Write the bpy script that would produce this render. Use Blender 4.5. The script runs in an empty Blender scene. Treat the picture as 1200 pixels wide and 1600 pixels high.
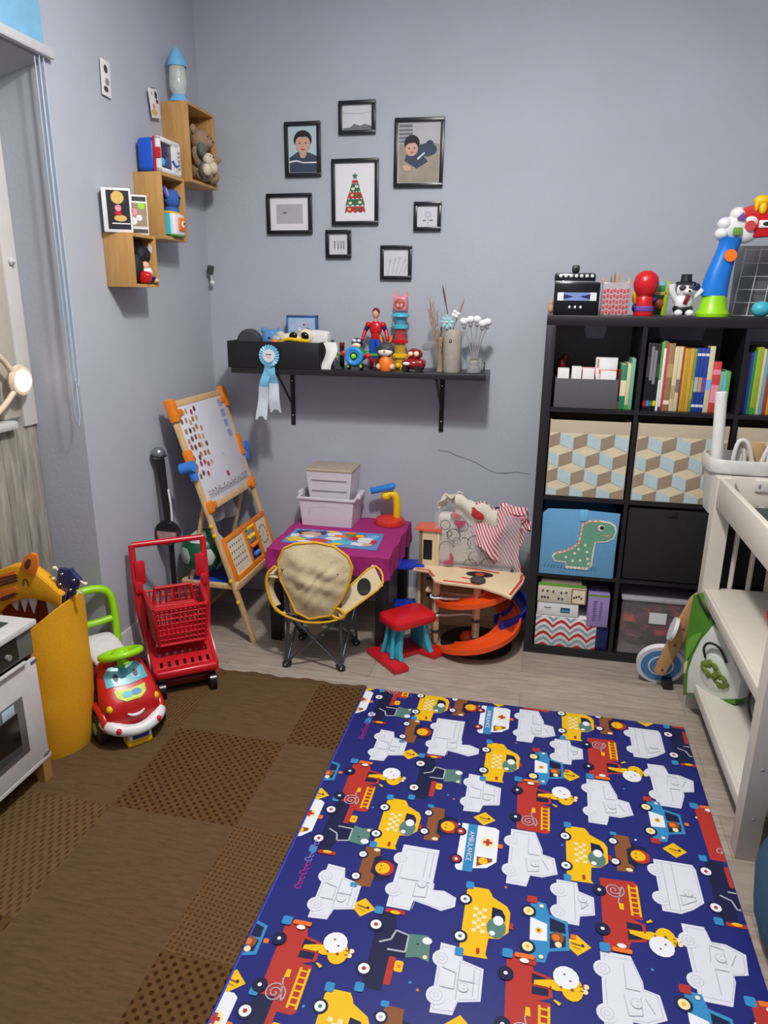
import bpy, bmesh, math, random
from mathutils import Vector, Matrix, Euler
random.seed(7)
scene = bpy.context.scene
COL = scene.collection
PI = math.pi

# ------------------------------------------------------------------ camera
cam_data = bpy.data.cameras.new('camera')
cam = bpy.data.objects.new('camera', cam_data)
COL.objects.link(cam)
cam_data.sensor_fit = 'HORIZONTAL'
cam_data.sensor_width = 36.0
cam_data.lens = 1110.0 / 1200.0 * 36.0
cam_data.clip_start = 0.05
CR = Vector((0.97622914, 0.21654172, 0.00929288))
CU = Vector((-0.07076287, 0.27790587, 0.9579984))
CF = Vector((-0.20486408, 0.93588354, -0.28662293))
rot = Matrix((CR, CU, -CF)).transposed()
cam.matrix_world = Matrix.Translation((0, -2.965, 1.517)) @ rot.to_4x4()
scene.camera = cam

# ------------------------------------------------------------------ light
world = bpy.data.worlds.new('world')
scene.world = world
world.use_nodes = True
world.node_tree.nodes['Background'].inputs[0].default_value = (0.75, 0.85, 1.0, 1)
world.node_tree.nodes['Background'].inputs[1].default_value = 0.5

def light(name, kind, loc, energy, color, size=0.2, rot=(0, 0, 0)):
    d = bpy.data.lights.new(name, kind)
    d.energy = energy
    d.color = color
    if kind == 'POINT': d.shadow_soft_size = size
    if kind == 'AREA':
        d.shape = 'RECTANGLE'; d.size = size[0]; d.size_y = size[1]
    o = bpy.data.objects.new(name, d)
    COL.objects.link(o)
    o.location = loc; o.rotation_euler = rot
    return o

light('ceiling_lamp_light', 'AREA', (-0.25, -1.45, 2.80), 44, (1.0, 0.96, 0.90), (0.15, 0.15))
light('lamp_side_glow', 'POINT', (-0.25, -1.45, 2.62), 33, (1.0, 0.97, 0.93), 0.07)
light('ceiling_fill', 'AREA', (0.1, -1.7, 2.92), 22, (1.0, 0.97, 0.95), (2.2, 2.2))  # added wide soft fill for ambient level, no fixture there
scene.view_settings.view_transform = 'Standard'
scene.view_settings.look = 'None'
scene.view_settings.exposure = 0.0
scene.view_settings.gamma = 1.0
scene.view_settings.use_curve_mapping = False

# ------------------------------------------------------------------ materials
def lin(c):
    return tuple(((v / 255) / 12.92 if v / 255 <= 0.04045 else ((v / 255 + 0.055) / 1.055) ** 2.4) for v in c)

MATS = {}
def M(name, c=(128, 128, 128), rough=0.5, metal=0.0, alpha=1.0, emit=0.0, var=0.06, scale=30.0, bump=0.0, spec=0.5, coat=0.0, trans=0.0):
    if name in MATS: return MATS[name]
    m = bpy.data.materials.new(name); m.use_nodes = True
    nt = m.node_tree; p = nt.nodes['Principled BSDF']
    L = lin(c)
    p.inputs['Roughness'].default_value = rough
    p.inputs['Metallic'].default_value = metal
    p.inputs['Specular IOR Level'].default_value = spec
    if coat: p.inputs['Coat Weight'].default_value = coat
    if trans: p.inputs['Transmission Weight'].default_value = trans
    if alpha < 1: p.inputs['Alpha'].default_value = alpha
    if emit:
        p.inputs['Emission Color'].default_value = (*L, 1); p.inputs['Emission Strength'].default_value = emit
    p.inputs['Base Color'].default_value = (*L, 1)
    if var or bump:
        tc = nt.nodes.new('ShaderNodeTexCoord'); n = nt.nodes.new('ShaderNodeTexNoise')
        n.inputs['Scale'].default_value = scale; n.inputs['Detail'].default_value = 4
        nt.links.new(tc.outputs['Object'], n.inputs['Vector'])
        if var:
            r = nt.nodes.new('ShaderNodeMapRange')
            r.inputs[1].default_value = 0.3; r.inputs[2].default_value = 0.7
            r.inputs[3].default_value = 1 - var; r.inputs[4].default_value = 1 + var
            nt.links.new(n.outputs['Fac'], r.inputs[0])
            v = nt.nodes.new('ShaderNodeVectorMath'); v.operation = 'SCALE'
            v.inputs[0].default_value = L
            nt.links.new(r.outputs[0], v.inputs['Scale'])
            nt.links.new(v.outputs[0], p.inputs['Base Color'])
        if bump:
            b = nt.nodes.new('ShaderNodeBump'); b.inputs['Strength'].default_value = bump
            b.inputs['Distance'].default_value = 0.005
            nt.links.new(n.outputs['Fac'], b.inputs['Height']); nt.links.new(b.outputs[0], p.inputs['Normal'])
    MATS[name] = m
    return m

def stretch_mat(name, c1, c2, scl, nscale=6, rough=0.55, bump=0.15, planks=None, coord='Object'):
    """streaky procedural surface: noise stretched by scl, optional plank seams (w, l)"""
    m = bpy.data.materials.new(name); m.use_nodes = True
    nt = m.node_tree; p = nt.nodes['Principled BSDF']; N = nt.nodes.new; K = nt.links.new
    p.inputs['Roughness'].default_value = rough
    tc = N('ShaderNodeTexCoord'); mp = N('ShaderNodeMapping'); mp.inputs['Scale'].default_value = scl
    K(tc.outputs[coord], mp.inputs['Vector'])
    n = N('ShaderNodeTexNoise'); n.inputs['Scale'].default_value = nscale; n.inputs['Detail'].default_value = 8
    n.inputs['Roughness'].default_value = 0.65
    K(mp.outputs[0], n.inputs['Vector'])
    r = N('ShaderNodeValToRGB'); r.color_ramp.elements[0].position = 0.3; r.color_ramp.elements[1].position = 0.72
    r.color_ramp.elements[0].color = (*lin(c1), 1); r.color_ramp.elements[1].color = (*lin(c2), 1)
    K(n.outputs['Fac'], r.inputs['Fac'])
    out = r.outputs['Color']
    if planks:
        b = N('ShaderNodeTexBrick'); b.inputs['Scale'].default_value = 1.0
        b.inputs['Brick Width'].default_value = planks[1]; b.inputs['Row Height'].default_value = planks[0]
        b.inputs['Mortar Size'].default_value = 0.0015; b.inputs['Mortar Smooth'].default_value = 0.2
        b.inputs['Color1'].default_value = (0.86, 0.86, 0.86, 1); b.inputs['Color2'].default_value = (1.08, 1.08, 1.08, 1)
        b.inputs['Mortar'].default_value = (0.6, 0.6, 0.6, 1)
        K(tc.outputs[coord], b.inputs['Vector'])
        mx = N('ShaderNodeMixRGB'); mx.blend_type = 'MULTIPLY'; mx.inputs[0].default_value = 1
        K(out, mx.inputs[1]); K(b.outputs['Color'], mx.inputs[2]); out = mx.outputs[0]
    K(out, p.inputs['Base Color'])
    bp = N('ShaderNodeBump'); bp.inputs['Strength'].default_value = bump; bp.inputs['Distance'].default_value = 0.004
    K(n.outputs['Fac'], bp.inputs['Height']); K(bp.outputs[0], p.inputs['Normal'])
    MATS[name] = m
    return m

def hole_mat(name, base, dark, scale, thr, rot=0.785, stretch=(1, 1, 1)):
    """woven carpet with a lattice of darker pits"""
    m = bpy.data.materials.new(name); m.use_nodes = True
    nt = m.node_tree; p = nt.nodes['Principled BSDF']; N = nt.nodes.new; K = nt.links.new
    p.inputs['Roughness'].default_value = 0.95; p.inputs['Specular IOR Level'].default_value = 0.1
    tc = N('ShaderNodeTexCoord'); mp = N('ShaderNodeMapping'); mp.inputs['Rotation'].default_value = (0, 0, rot)
    mp.inputs['Scale'].default_value = tuple(scale * s for s in stretch)
    K(tc.outputs['Object'], mp.inputs['Vector'])
    v = N('ShaderNodeTexVoronoi'); v.inputs['Randomness'].default_value = 0.08; v.inputs['Scale'].default_value = 1
    v.voronoi_dimensions = '2D'
    K(mp.outputs[0], v.inputs['Vector'])
    r = N('ShaderNodeMapRange'); r.inputs[1].default_value = thr - 0.07; r.inputs[2].default_value = thr + 0.07
    K(v.outputs['Distance'], r.inputs[0])
    n = N('ShaderNodeTexNoise'); n.inputs['Scale'].default_value = 90; K(tc.outputs['Object'], n.inputs['Vector'])
    mx = N('ShaderNodeMixRGB'); mx.inputs[1].default_value = (*lin(dark), 1); mx.inputs[2].default_value = (*lin(base), 1)
    K(r.outputs[0], mx.inputs[0])
    m2 = N('ShaderNodeMixRGB'); m2.blend_type = 'OVERLAY'; m2.inputs[0].default_value = 0.35
    K(mx.outputs[0], m2.inputs[1]); K(n.outputs['Fac'], m2.inputs[2])
    K(m2.outputs[0], p.inputs['Base Color'])
    MATS[name] = m
    return m

# ------------------------------------------------------------------ mesh builder
def rotm(r):
    if r is None: return Matrix.Identity(3)
    if isinstance(r, Matrix): return r.to_3x3()
    return Euler(r).to_matrix()

class B:
    def __init__(s, mat=None):
        s.bm = bmesh.new(); s.mats = []; s.cur = 0
        if mat: s.m(mat)
    def m(s, mat):
        if isinstance(mat, str): mat = MATS[mat]
        if mat not in s.mats: s.mats.append(mat)
        s.cur = s.mats.index(mat)
        return s
    def _fin(s, n0):
        s.bm.faces.ensure_lookup_table()
        for f in s.bm.faces[n0:]: f.material_index = s.cur
        return s
    def _add(s, verts, faces):
        n0 = len(s.bm.faces)
        vs = [s.bm.verts.new(v) for v in verts]
        for f in faces:
            try: s.bm.faces.new([vs[i] for i in f])
            except ValueError: pass
        return s._fin(n0)
    def _merge(s, tmp):
        me = bpy.data.meshes.new('t'); tmp.to_mesh(me); tmp.free()
        n0 = len(s.bm.faces); s.bm.from_mesh(me); bpy.data.meshes.remove(me)
        return s._fin(n0)
    def box(s, c, d, b=0.0, R=None, seg=2, taper=None):
        t = bmesh.new(); bmesh.ops.create_cube(t, size=1)
        for v in t.verts:
            k = 1.0
            if taper and v.co.z < 0: k = taper
            v.co = Vector((v.co.x * d[0] * k, v.co.y * d[1] * k, v.co.z * d[2]))
        if b: bmesh.ops.bevel(t, geom=t.edges[:], offset=min(b, min(d) * 0.49), segments=seg, profile=0.5, affect='EDGES')
        Rm = rotm(R)
        for v in t.verts: v.co = Rm @ v.co + Vector(c)
        return s._merge(t)
    def b2(s, p, q, b=0.0, **k):
        return s.box([(p[i] + q[i]) / 2 for i in range(3)], [abs(q[i] - p[i]) for i in range(3)], b, **k)
    def cyl(s, p0, p1, r, r2=None, n=20, caps=True):
        p0 = Vector(p0); p1 = Vector(p1); r2 = r if r2 is None else r2
        z = (p1 - p0).normalized(); q = z.to_track_quat('Z', 'Y').to_matrix()
        vs = []; fs = []
        for p, rr in ((p0, r), (p1, r2)):
            for i in range(n):
                a = 2 * PI * i / n; vs.append(p + q @ Vector((math.cos(a) * rr, math.sin(a) * rr, 0)))
        for i in range(n): fs.append((i, (i + 1) % n, n + (i + 1) % n, n + i))
        if caps: fs += [tuple(range(n))[::-1], tuple(range(n, 2 * n))]
        return s._add(vs, fs)
    def ell(s, c, r, R=None, n=16):
        if not hasattr(r, '__len__'): r = (r, r, r)
        t = bmesh.new(); bmesh.ops.create_uvsphere(t, u_segments=n, v_segments=max(6, n * 2 // 3), radius=1)
        Rm = rotm(R)
        for v in t.verts: v.co = Rm @ Vector((v.co.x * r[0], v.co.y * r[1], v.co.z * r[2])) + Vector(c)
        return s._merge(t)
    def lathe(s, prof, c=(0, 0, 0), n=28, R=None, sy=1.0):
        Rm = rotm(R); vs = []; fs = []
        for (r, z) in prof:
            for i in range(n):
                a = 2 * PI * i / n
                vs.append(Rm @ Vector((math.cos(a) * max(r, 1e-4), math.sin(a) * max(r, 1e-4) * sy, z)) + Vector(c))
        for k in range(len(prof) - 1):
            for i in range(n):
                j = (i + 1) % n; fs.append((k * n + i, k * n + j, (k + 1) * n + j, (k + 1) * n + i))
        return s._add(vs, fs)
    def tube(s, pts, r, n=10, closed=False, smooth=0, flat=1.0):
        pts = [Vector(p) for p in pts]
        rr = list(r) if hasattr(r, '__len__') else [r] * len(pts)
        for _ in range(smooth):
            q = []; q2 = []; L = len(pts)
            rng = range(L if closed else L - 1)
            if not closed: q.append(pts[0]); q2.append(rr[0])
            for i in rng:
                a, b = pts[i], pts[(i + 1) % L]; ra, rb = rr[i], rr[(i + 1) % L]
                q += [a * .75 + b * .25, a * .25 + b * .75]; q2 += [ra * .75 + rb * .25, ra * .25 + rb * .75]
            if not closed: q.append(pts[-1]); q2.append(rr[-1])
            pts, rr = q, q2
        L = len(pts); vs = []; fs = []; up = None
        for i in range(L):
            a = pts[(i - 1) % L] if (closed or i > 0) else pts[i]
            b = pts[(i + 1) % L] if (closed or i < L - 1) else pts[i]
            t = (b - a).normalized()
            if up is None:
                up = Vector((0, 0, 1)) if abs(t.z) < 0.9 else Vector((0, 1, 0))
            x = up.cross(t)
            if x.length < 1e-5: x = Vector((1, 0, 0)).cross(t)
            x.normalize(); y = t.cross(x).normalized(); up = y
            for k in range(n):
                an = 2 * PI * k / n
                vs.append(pts[i] + x * math.cos(an) * rr[i] + y * math.sin(an) * rr[i] * flat)
        for i in range(L if closed else L - 1):
            j = (i + 1) % L
            for k in range(n): fs.append((i * n + k, i * n + (k + 1) % n, j * n + (k + 1) % n, j * n + k))
        if not closed: fs += [tuple(range(n))[::-1], tuple(range((L - 1) * n, L * n))]
        return s._add(vs, fs)
    def ring(s, c, R0, r, R=None, n=32, k=10, a0=0, a1=2 * PI, sy=1.0):
        Rm = rotm(R); closed = abs(a1 - a0 - 2 * PI) < 1e-6
        m_ = n if closed else n + 1
        pts = [Rm @ Vector((math.cos(a0 + (a1 - a0) * i / n) * R0, math.sin(a0 + (a1 - a0) * i / n) * R0 * sy, 0)) + Vector(c) for i in range(m_)]
        return s.tube(pts, r, k, closed)
    def prism(s, poly, h0, h1, plane='xy', b=0.0, X=None):
        """extrude a 2-D outline; plane xz extrudes along y, yz along x"""
        t = bmesh.new()
        def mp(a, c_, h):
            return {'xy': (a, c_, h), 'xz': (a, h, c_), 'yz': (h, a, c_)}[plane]
        lo = [t.verts.new(mp(a, c_, h0)) for a, c_ in poly]; hi = [t.verts.new(mp(a, c_, h1)) for a, c_ in poly]
        n = len(poly); f1 = t.faces.new(lo); f2 = t.faces.new(hi)
        for i in range(n): t.faces.new((lo[i], lo[(i + 1) % n], hi[(i + 1) % n], hi[i]))
        bmesh.ops.recalc_face_normals(t, faces=t.faces)
        if b:
            ed = [e for e in t.edges if (e.verts[0] in lo) == (e.verts[1] in lo)]
            bmesh.ops.bevel(t, geom=ed, offset=b, segments=2, profile=0.5, affect='EDGES')
        bmesh.ops.triangulate(t, faces=[f for f in t.faces if len(f.verts) > 4])
        if X is not None:
            for v in t.verts: v.co = X @ v.co
        return s._merge(t)
    def flat(s, poly, h, plane='xy', X=None):
        t = bmesh.new()
        vs = []
        for a, c_ in poly:
            co = Vector({'xy': (a, c_, h), 'xz': (a, h, c_), 'yz': (h, a, c_)}[plane])
            if X is not None: co = X @ co
            vs.append(t.verts.new(co))
        f = t.faces.new(vs); f.normal_update()
        if len(vs) > 4: bmesh.ops.triangulate(t, faces=[f])
        return s._merge(t)
    def disc(s, c, r, h, plane='xy', n=20, ry=None, a0=0.0, a1=2 * PI):
        ry = ry or r
        return s.flat([(c[0] + r * math.cos(a0 + (a1 - a0) * i / n), c[1] + ry * math.sin(a0 + (a1 - a0) * i / n)) for i in range(n if a1 - a0 > 6.2 else n + 1)], h, plane)
    def sheet(s, fn, nu, nv, th=0.002):
        """thin cloth: fn(u,v)->point on a grid, given real thickness th"""
        P_ = [[Vector(fn(i / nu, j / nv)) for j in range(nv + 1)] for i in range(nu + 1)]
        vs = []; W = nv + 1
        for side in (0, 1):
            for i in range(nu + 1):
                for j in range(nv + 1):
                    a = P_[min(i + 1, nu)][j] - P_[max(i - 1, 0)][j]; b = P_[i][min(j + 1, nv)] - P_[i][max(j - 1, 0)]
                    nn = a.cross(b)
                    nn = nn.normalized() if nn.length > 1e-9 else Vector((0, 0, 1))
                    vs.append(P_[i][j] + nn * (th / 2 if side else -th / 2))
        O = (nu + 1) * W; fs = []
        for i in range(nu):
            for j in range(nv):
                a = (i * W + j, i * W + j + 1, (i + 1) * W + j + 1, (i + 1) * W + j)
                fs.append(a); fs.append(tuple(x + O for x in a[::-1]))
        bd = [(i, 0) for i in range(nu + 1)] + [(nu, j) for j in range(1, nv + 1)] + [(i, nv) for i in range(nu - 1, -1, -1)] + [(0, j) for j in range(nv - 1, 0, -1)]
        for k in range(len(bd)):
            a = bd[k][0] * W + bd[k][1]; b = bd[(k + 1) % len(bd)][0] * W + bd[(k + 1) % len(bd)][1]
            fs.append((a, b, b + O, a + O))
        return s._add(vs, fs)
    def o(s, name, parent=None, loc=None, rot=None, ang=38, recalc=True, sub=0):
        if recalc: bmesh.ops.recalc_face_normals(s.bm, faces=s.bm.faces)
        lim = math.radians(ang)
        for f in s.bm.faces: f.smooth = True
        for e in s.bm.edges:
            if len(e.link_faces) == 2:
                e.smooth = e.calc_face_angle(0) < lim
            else: e.smooth = False
        me = bpy.data.meshes.new(name); s.bm.to_mesh(me); s.bm.free()
        for mt in s.mats: me.materials.append(mt)
        ob = bpy.data.objects.new(name, me); COL.objects.link(ob)
        if parent: ob.parent = parent
        if loc: ob.location = loc
        if rot: ob.rotation_euler = rot
        return ob

def tag(o, label, cat, group=None, kind=None):
    o['label'] = label; o['category'] = cat
    if group: o['group'] = group
    if kind: o['kind'] = kind
    return o
def T(name, label, cat, loc=(0, 0, 0), rz=0.0, group=None, rot=None):
    o = bpy.data.objects.new(name, None); o.empty_display_size = 0.05
    COL.objects.link(o); o.location = loc
    o.rotation_euler = rot if rot else (0, 0, rz)
    return tag(o, label, cat, group)
def struct(o): o['kind'] = 'structure'; return o
def lab(o, s_): o['label'] = s_; return o
def text(s_, size, mat, name, parent, loc, rot, ext=0.0004):
    c = bpy.data.curves.new('txt', 'FONT'); c.body = s_; c.size = size; c.extrude = ext
    c.align_x = 'CENTER'; c.align_y = 'CENTER'; c.resolution_u = 3
    t = bpy.data.objects.new('txt', c); COL.objects.link(t)
    dg = bpy.context.evaluated_depsgraph_get()
    me = bpy.data.meshes.new_from_object(t.evaluated_get(dg))
    bpy.data.objects.remove(t); bpy.data.curves.remove(c)
    me.name = name; me.materials.clear(); me.materials.append(MATS[mat] if isinstance(mat, str) else mat)
    o = bpy.data.objects.new(name, me); COL.objects.link(o)
    o.parent = parent; o.location = loc; o.rotation_euler = rot
    return o

# common palette
M('black', (22, 22, 26), 0.45); M('black_gloss', (18, 18, 22), 0.2, var=0); M('white', (225, 225, 228), 0.4); M('white_matte', (222, 222, 222), 0.8)
M('chrome', (200, 200, 205), 0.15, 1.0, var=0); M('grey_metal', (120, 130, 140), 0.35, 0.8); M('red', (200, 25, 35), 0.28, var=0.03)
M('red_matte', (185, 40, 45), 0.7); M('blue', (20, 85, 200), 0.35, var=0.03); M('navy', (22, 30, 90), 0.4); M('sky', (110, 180, 225), 0.55)
M('yellow', (240, 195, 15), 0.4, var=0.03); M('orange', (240, 120, 25), 0.4, var=0.03); M('green', (60, 150, 50), 0.45); M('lime', (150, 215, 20), 0.35, var=0.02)
M('teal', (70, 185, 205), 0.4); M('pink', (235, 140, 160), 0.5); M('brown', (110, 65, 35), 0.6); M('cream', (228, 216, 185), 0.7); M('skin', (215, 165, 135), 0.6)
M('dark_grey', (60, 60, 64), 0.6); M('grey', (130, 130, 134), 0.6); M('light_grey', (190, 190, 194), 0.6); M('purple', (110, 70, 160), 0.5)
M('glass', (240, 245, 248), 0.08, alpha=0.18, var=0); M('dark_red', (120, 20, 25), 0.4); M('tan', (185, 150, 105), 0.7)
M('clear_plastic', (225, 225, 230), 0.15, alpha=0.22, var=0)
stretch_mat('pine', (196, 158, 108), (228, 196, 150), (14, 14, 1.5), 5, 0.5, 0.05)
stretch_mat('birch', (205, 172, 128), (232, 205, 165), (3, 12, 12), 5, 0.5, 0.05)
stretch_mat('oak', (178, 132, 72), (204, 160, 98), (12, 12, 1.2), 5, 0.5, 0.05)
# ------------------------------------------------------------------ room
def wall_mat(name, c):
    m = M(name, c, 0.85, var=0.035, scale=3.0, spec=0.2)
    nt = m.node_tree; p = nt.nodes['Principled BSDF']
    tc = nt.nodes.new('ShaderNodeTexCoord'); n = nt.nodes.new('ShaderNodeTexNoise'); n.inputs['Scale'].default_value = 55; n.inputs['Detail'].default_value = 6
    b = nt.nodes.new('ShaderNodeBump'); b.inputs['Strength'].default_value = 0.25; b.inputs['Distance'].default_value = 0.004
    nt.links.new(tc.outputs['Object'], n.inputs['Vector']); nt.links.new(n.outputs['Fac'], b.inputs['Height']); nt.links.new(b.outputs[0], p.inputs['Normal'])
    return m
wall_mat('wall_paint', (174, 178, 190))
wall_mat('ceiling_paint', (205, 205, 208))
stretch_mat('laminate', (138, 126, 116), (180, 167, 155), (2.0, 16, 16), 3.5, 0.42, 0.06, planks=(0.19, 1.25))
WX, WY, WR, WF, H = -1.62, 0.40, 2.05, -3.6, 2.98
struct(B('laminate').b2((-2.2, WF - .1, -0.06), (WR + .1, WY + .1, 0)).o('floor'))
struct(B('ceiling_paint').b2((-2.2, WF - .1, H), (WR + .1, WY + .1, H + .06)).o('ceiling'))
# back wall with the slight crack running under the shelf
bw = struct(B('wall_paint').b2((-2.2, WY, 0), (WR + .1, WY + .1, H)).o('wall_back'))
M('crack_shade', (120, 122, 134), 0.9)
ck = B('crack_shade')
pts = [(-0.47, .818), (-0.42, .815), (-0.375, .795), (-0.33, .785), (-0.28, .765), (-0.235, .74), (-0.19, .722), (-0.14, .725), (-0.09, .732), (-0.03, .728)]
for i in range(len(pts) - 1):
    a, b_ = pts[i], pts[i + 1]; w0 = 0.0015 + 0.0018 * math.sin(i * 1.1) ** 2; w1 = 0.0015 + 0.0018 * math.sin((i + 1) * 1.1) ** 2
    ck.flat([(a[0], a[1] - w0), (b_[0], b_[1] - w1), (b_[0], b_[1] + w1), (a[0], a[1] + w0)], WY - 0.0006, 'xz')
ck.o('wall_crack', bw)
# left wall: solid part, header over the recess, splayed reveal
wl = B('wall_paint')
wl.prism([(WX, WY + .02), (WX, -0.69), (-2.2, -0.69), (-2.2, WY + .02)], 0, H, 'xy')
wl.prism([(WX, 2.235), (-1.85, 2.178), (-2.2, 2.17), (-2.2, H), (WX, H)], -2.1, -0.69, 'xz')
wl.prism([(WX, -2.0), (-1.9, -2.1), (-2.2, -2.1), (-2.2, WF), (WX, WF)], 0, H, 'xy')
struct(wl.o('wall_left'))
struct(B('wall_paint').b2((WR, WF, 0), (WR + .1, WY, H)).o('wall_right'))
struct(B('wall_paint').b2((-2.2, WF - .1, 0), (WR + .1, WF, H)).o('wall_front'))
M('skirt_white', (196, 196, 202), 0.35, spec=0.4)
def skirt(y0, y1):
    b = B('skirt_white')
    b.prism([(WX, 0), (WX + .018, 0), (WX + .018, .12), (WX + .012, .135), (WX + .012, .175), (WX + .006, .19), (WX, .19)], y0, y1, 'xz')
    return b
struct(skirt(-0.69, WY).o('baseboard_left'))
bb = B('skirt_white'); bb.prism([(WY, 0), (WY - .016, 0), (WY - .016, .07), (WY - .006, .09), (WY, .09)], WX, -0.02, 'yz'); struct(bb.o('baseboard_back'))

# balcony door in the recess: frame, pane, lower plank panel, rail
M('door_white', (205, 203, 200), 0.45, var=0.04, scale=12); M('frame_aged', (188, 182, 170), 0.5)
stretch_mat('grey_planks', (112, 106, 98), (176, 170, 160), (1, 5, 0.7), 6, 0.8, 0.3)
DX = -1.81
d = struct(B('door_white').b2((DX - .07, -0.76, 1.065), (DX, -0.69, 2.18), 0.004).o('door_1'))
b = B('frame_aged'); b.b2((DX - .07, -0.84, 1.10), (DX - .012, -0.76, 2.18), 0.004); b.b2((DX - .07, -2.1, 2.08), (DX - .012, -0.84, 2.18), 0.004); b.b2((DX - .07, -1.45, 1.10), (DX - .012, -1.37, 2.08), 0.004); b.b2((DX - .07, -2.1, 1.10), (DX - .012, -2.02, 2.08), 0.004)
b.o('door_frame', d)
M('night_glass', (120, 105, 88), 0.08, var=0.2, scale=3)
B('night_glass').b2((DX - .045, -2.05, 1.10), (DX - .035, -0.83, 2.15)).o('window_pane', d)
B('door_white').b2((DX - .05, -2.1, 1.068), (DX + .025, -0.82, 1.098), 0.008).o('door_rail', d)
pb = B('grey_planks')
y = -2.1
while y < -0.70:
    w = 0.075 + 0.03 * random.random(); y2 = min(y + w, -0.692)
    pb.b2((DX - .05, y + .0015, 0), (DX - .012 + 0.004 * random.random(), y2 - .0015, 1.068), 0.003); y = y2
pb.o('plank_panel', d)
kb = B('door_white'); kb.lathe([(0, 0), (0.012, 0), (0.013, 0.008), (0.007, 0.014), (0.006, 0.02), (0, 0.022)], (DX, -0.725, 1.63), 16, (0, PI / 2, 0)); kb.o('door_latch', d)
# small lit lamp with two arms by the door edge
M('bulb_glow', (255, 238, 215), 0.4, emit=5.0, var=0); M('lamp_pale', (225, 205, 180), 0.35)
lt = T('round_lamp', 'small glowing round lamp with pale rim and two arms at door edge', 'lamp', (DX + .045, -0.80, 1.235))
lb = B('lamp_pale'); lb.lathe([(0, 0), (0.05, 0), (0.056, 0.012), (0.05, 0.022), (0.042, 0.024), (0, 0.02)], (-0.02, 0, 0), 28, (0, PI / 2, 0)); lb.o('rim', lt)
B('bulb_glow').lathe([(0, 0.012), (0.02, 0.01), (0.034, 0.004), (0.04, -0.006)], (0.006, 0, 0), 24, (0, PI / 2, 0)).o('light_disc', lt)
B('lamp_pale').tube([(-.01, -.03, .03), (-.01, -.07, .08), (-.012, -.13, .12)], 0.010, 10, smooth=1).o('arm', lt)
B('lamp_pale').tube([(-.01, -.03, -.03), (-.01, -.08, -.07), (-.012, -.13, -.10)], 0.010, 10, smooth=1).o('arm', lt)

# blue roller blind rolled up above the recess, chain hanging
M('blind_blue', (122, 176, 210), 0.7, bump=0.1)
rb = T('roller_blind', 'blue roller blind pulled up above the door recess with hanging cords', 'blind', (WX, -1.35, 2.25))
B('blind_blue').b2((0.012, -0.75, 0.02), (0.016, 0.650, 0.56)).o('fabric', rb)
B('skirt_white').b2((0.003, -0.76, -0.01), (0.028, 0.685, 0.022), 0.006).o('bottom_bar', rb)
for dy, zb, r in ((0.625, 1.075, .0035), (0.645, 1.21, .004)):
    c = B(M('cord_blue', (168, 188, 214), 0.5))
    c.tube([(0.012, dy, 0), (0.012, dy, zb - 2.25 + .03), (0.012, dy - .012, zb - 2.25), (0.012, dy - .028, zb - 2.25 + .03), (0.010, dy - .020, -0.02)], r * .55, 6)
    c.o('cord', rb)

# ------------------------------------------------------------------ floor coverings
CB = (90, 67, 38)
stretch_mat('carpet_plain', (76, 55, 27), (98, 74, 42), (2, 9, 1), 9, 0.95, 0.4)
hole_mat('carpet_pits', CB, (52, 32, 16), 46, 0.26)
hole_mat('carpet_pits_big', CB, (58, 37, 20), 33, 0.34, 0.9, (1, 0.62, 1))
hole_mat('carpet_dots', (100, 76, 48), (72, 50, 28), 70, 0.30, 0.1)
hole_mat('carpet_dash', (100, 78, 50), (74, 54, 32), 48, 0.28, 0.5, (1.6, 0.6, 1))
cm = B('carpet_plain')
xs = [-1.600, -1.21, -0.80, -0.6135]; ys = [-0.488, -0.91, -1.34, -1.77, -2.20, -2.63]
pat = {(0, 0): 'carpet_dots', (1, 0): 'carpet_plain', (2, 0): 'carpet_pits', (0, 1): 'carpet_plain', (1, 1): 'carpet_pits', (2, 1): 'carpet_plain',
       (0, 2): 'carpet_dash', (1, 2): 'carpet_plain', (2, 2): 'carpet_dots', (0, 3): 'carpet_pits_big', (1, 3): 'carpet_plain', (2, 3): 'carpet_pits'}
for i in range(3):
    for j in range(5):
        cm.m(pat.get((i, j), 'carpet_plain'))
        cm.b2((xs[i], ys[j + 1], 0.0003), (xs[i + 1], ys[j], 0.008))
for j in range(1, 4):
    cm.m(['carpet_dash', 'carpet_plain'][j % 2]); cm.b2((-1.80, max(ys[j + 1], -2.09), 0.0003), (-1.600, ys[j], 0.008))
# hem with a gentle ripple along the back edge
cm.m(M('carpet_hem', (84, 58, 32), 0.95, bump=0.3))
hem = [(-1.600 + 0.9865 * k / 60, -0.488 + 0.012 + 0.006 * math.sin(k * .45) + 0.004 * math.sin(k * 1.3)) for k in range(61)]
cm.prism([(-1.600, -0.50)] + hem + [(-0.6135, -0.50)], 0.0003, 0.0088, 'xy')
tag(cm.o('rug', None), 'brown patchwork rug of plain and pitted woven squares on the floor', 'rug')

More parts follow.
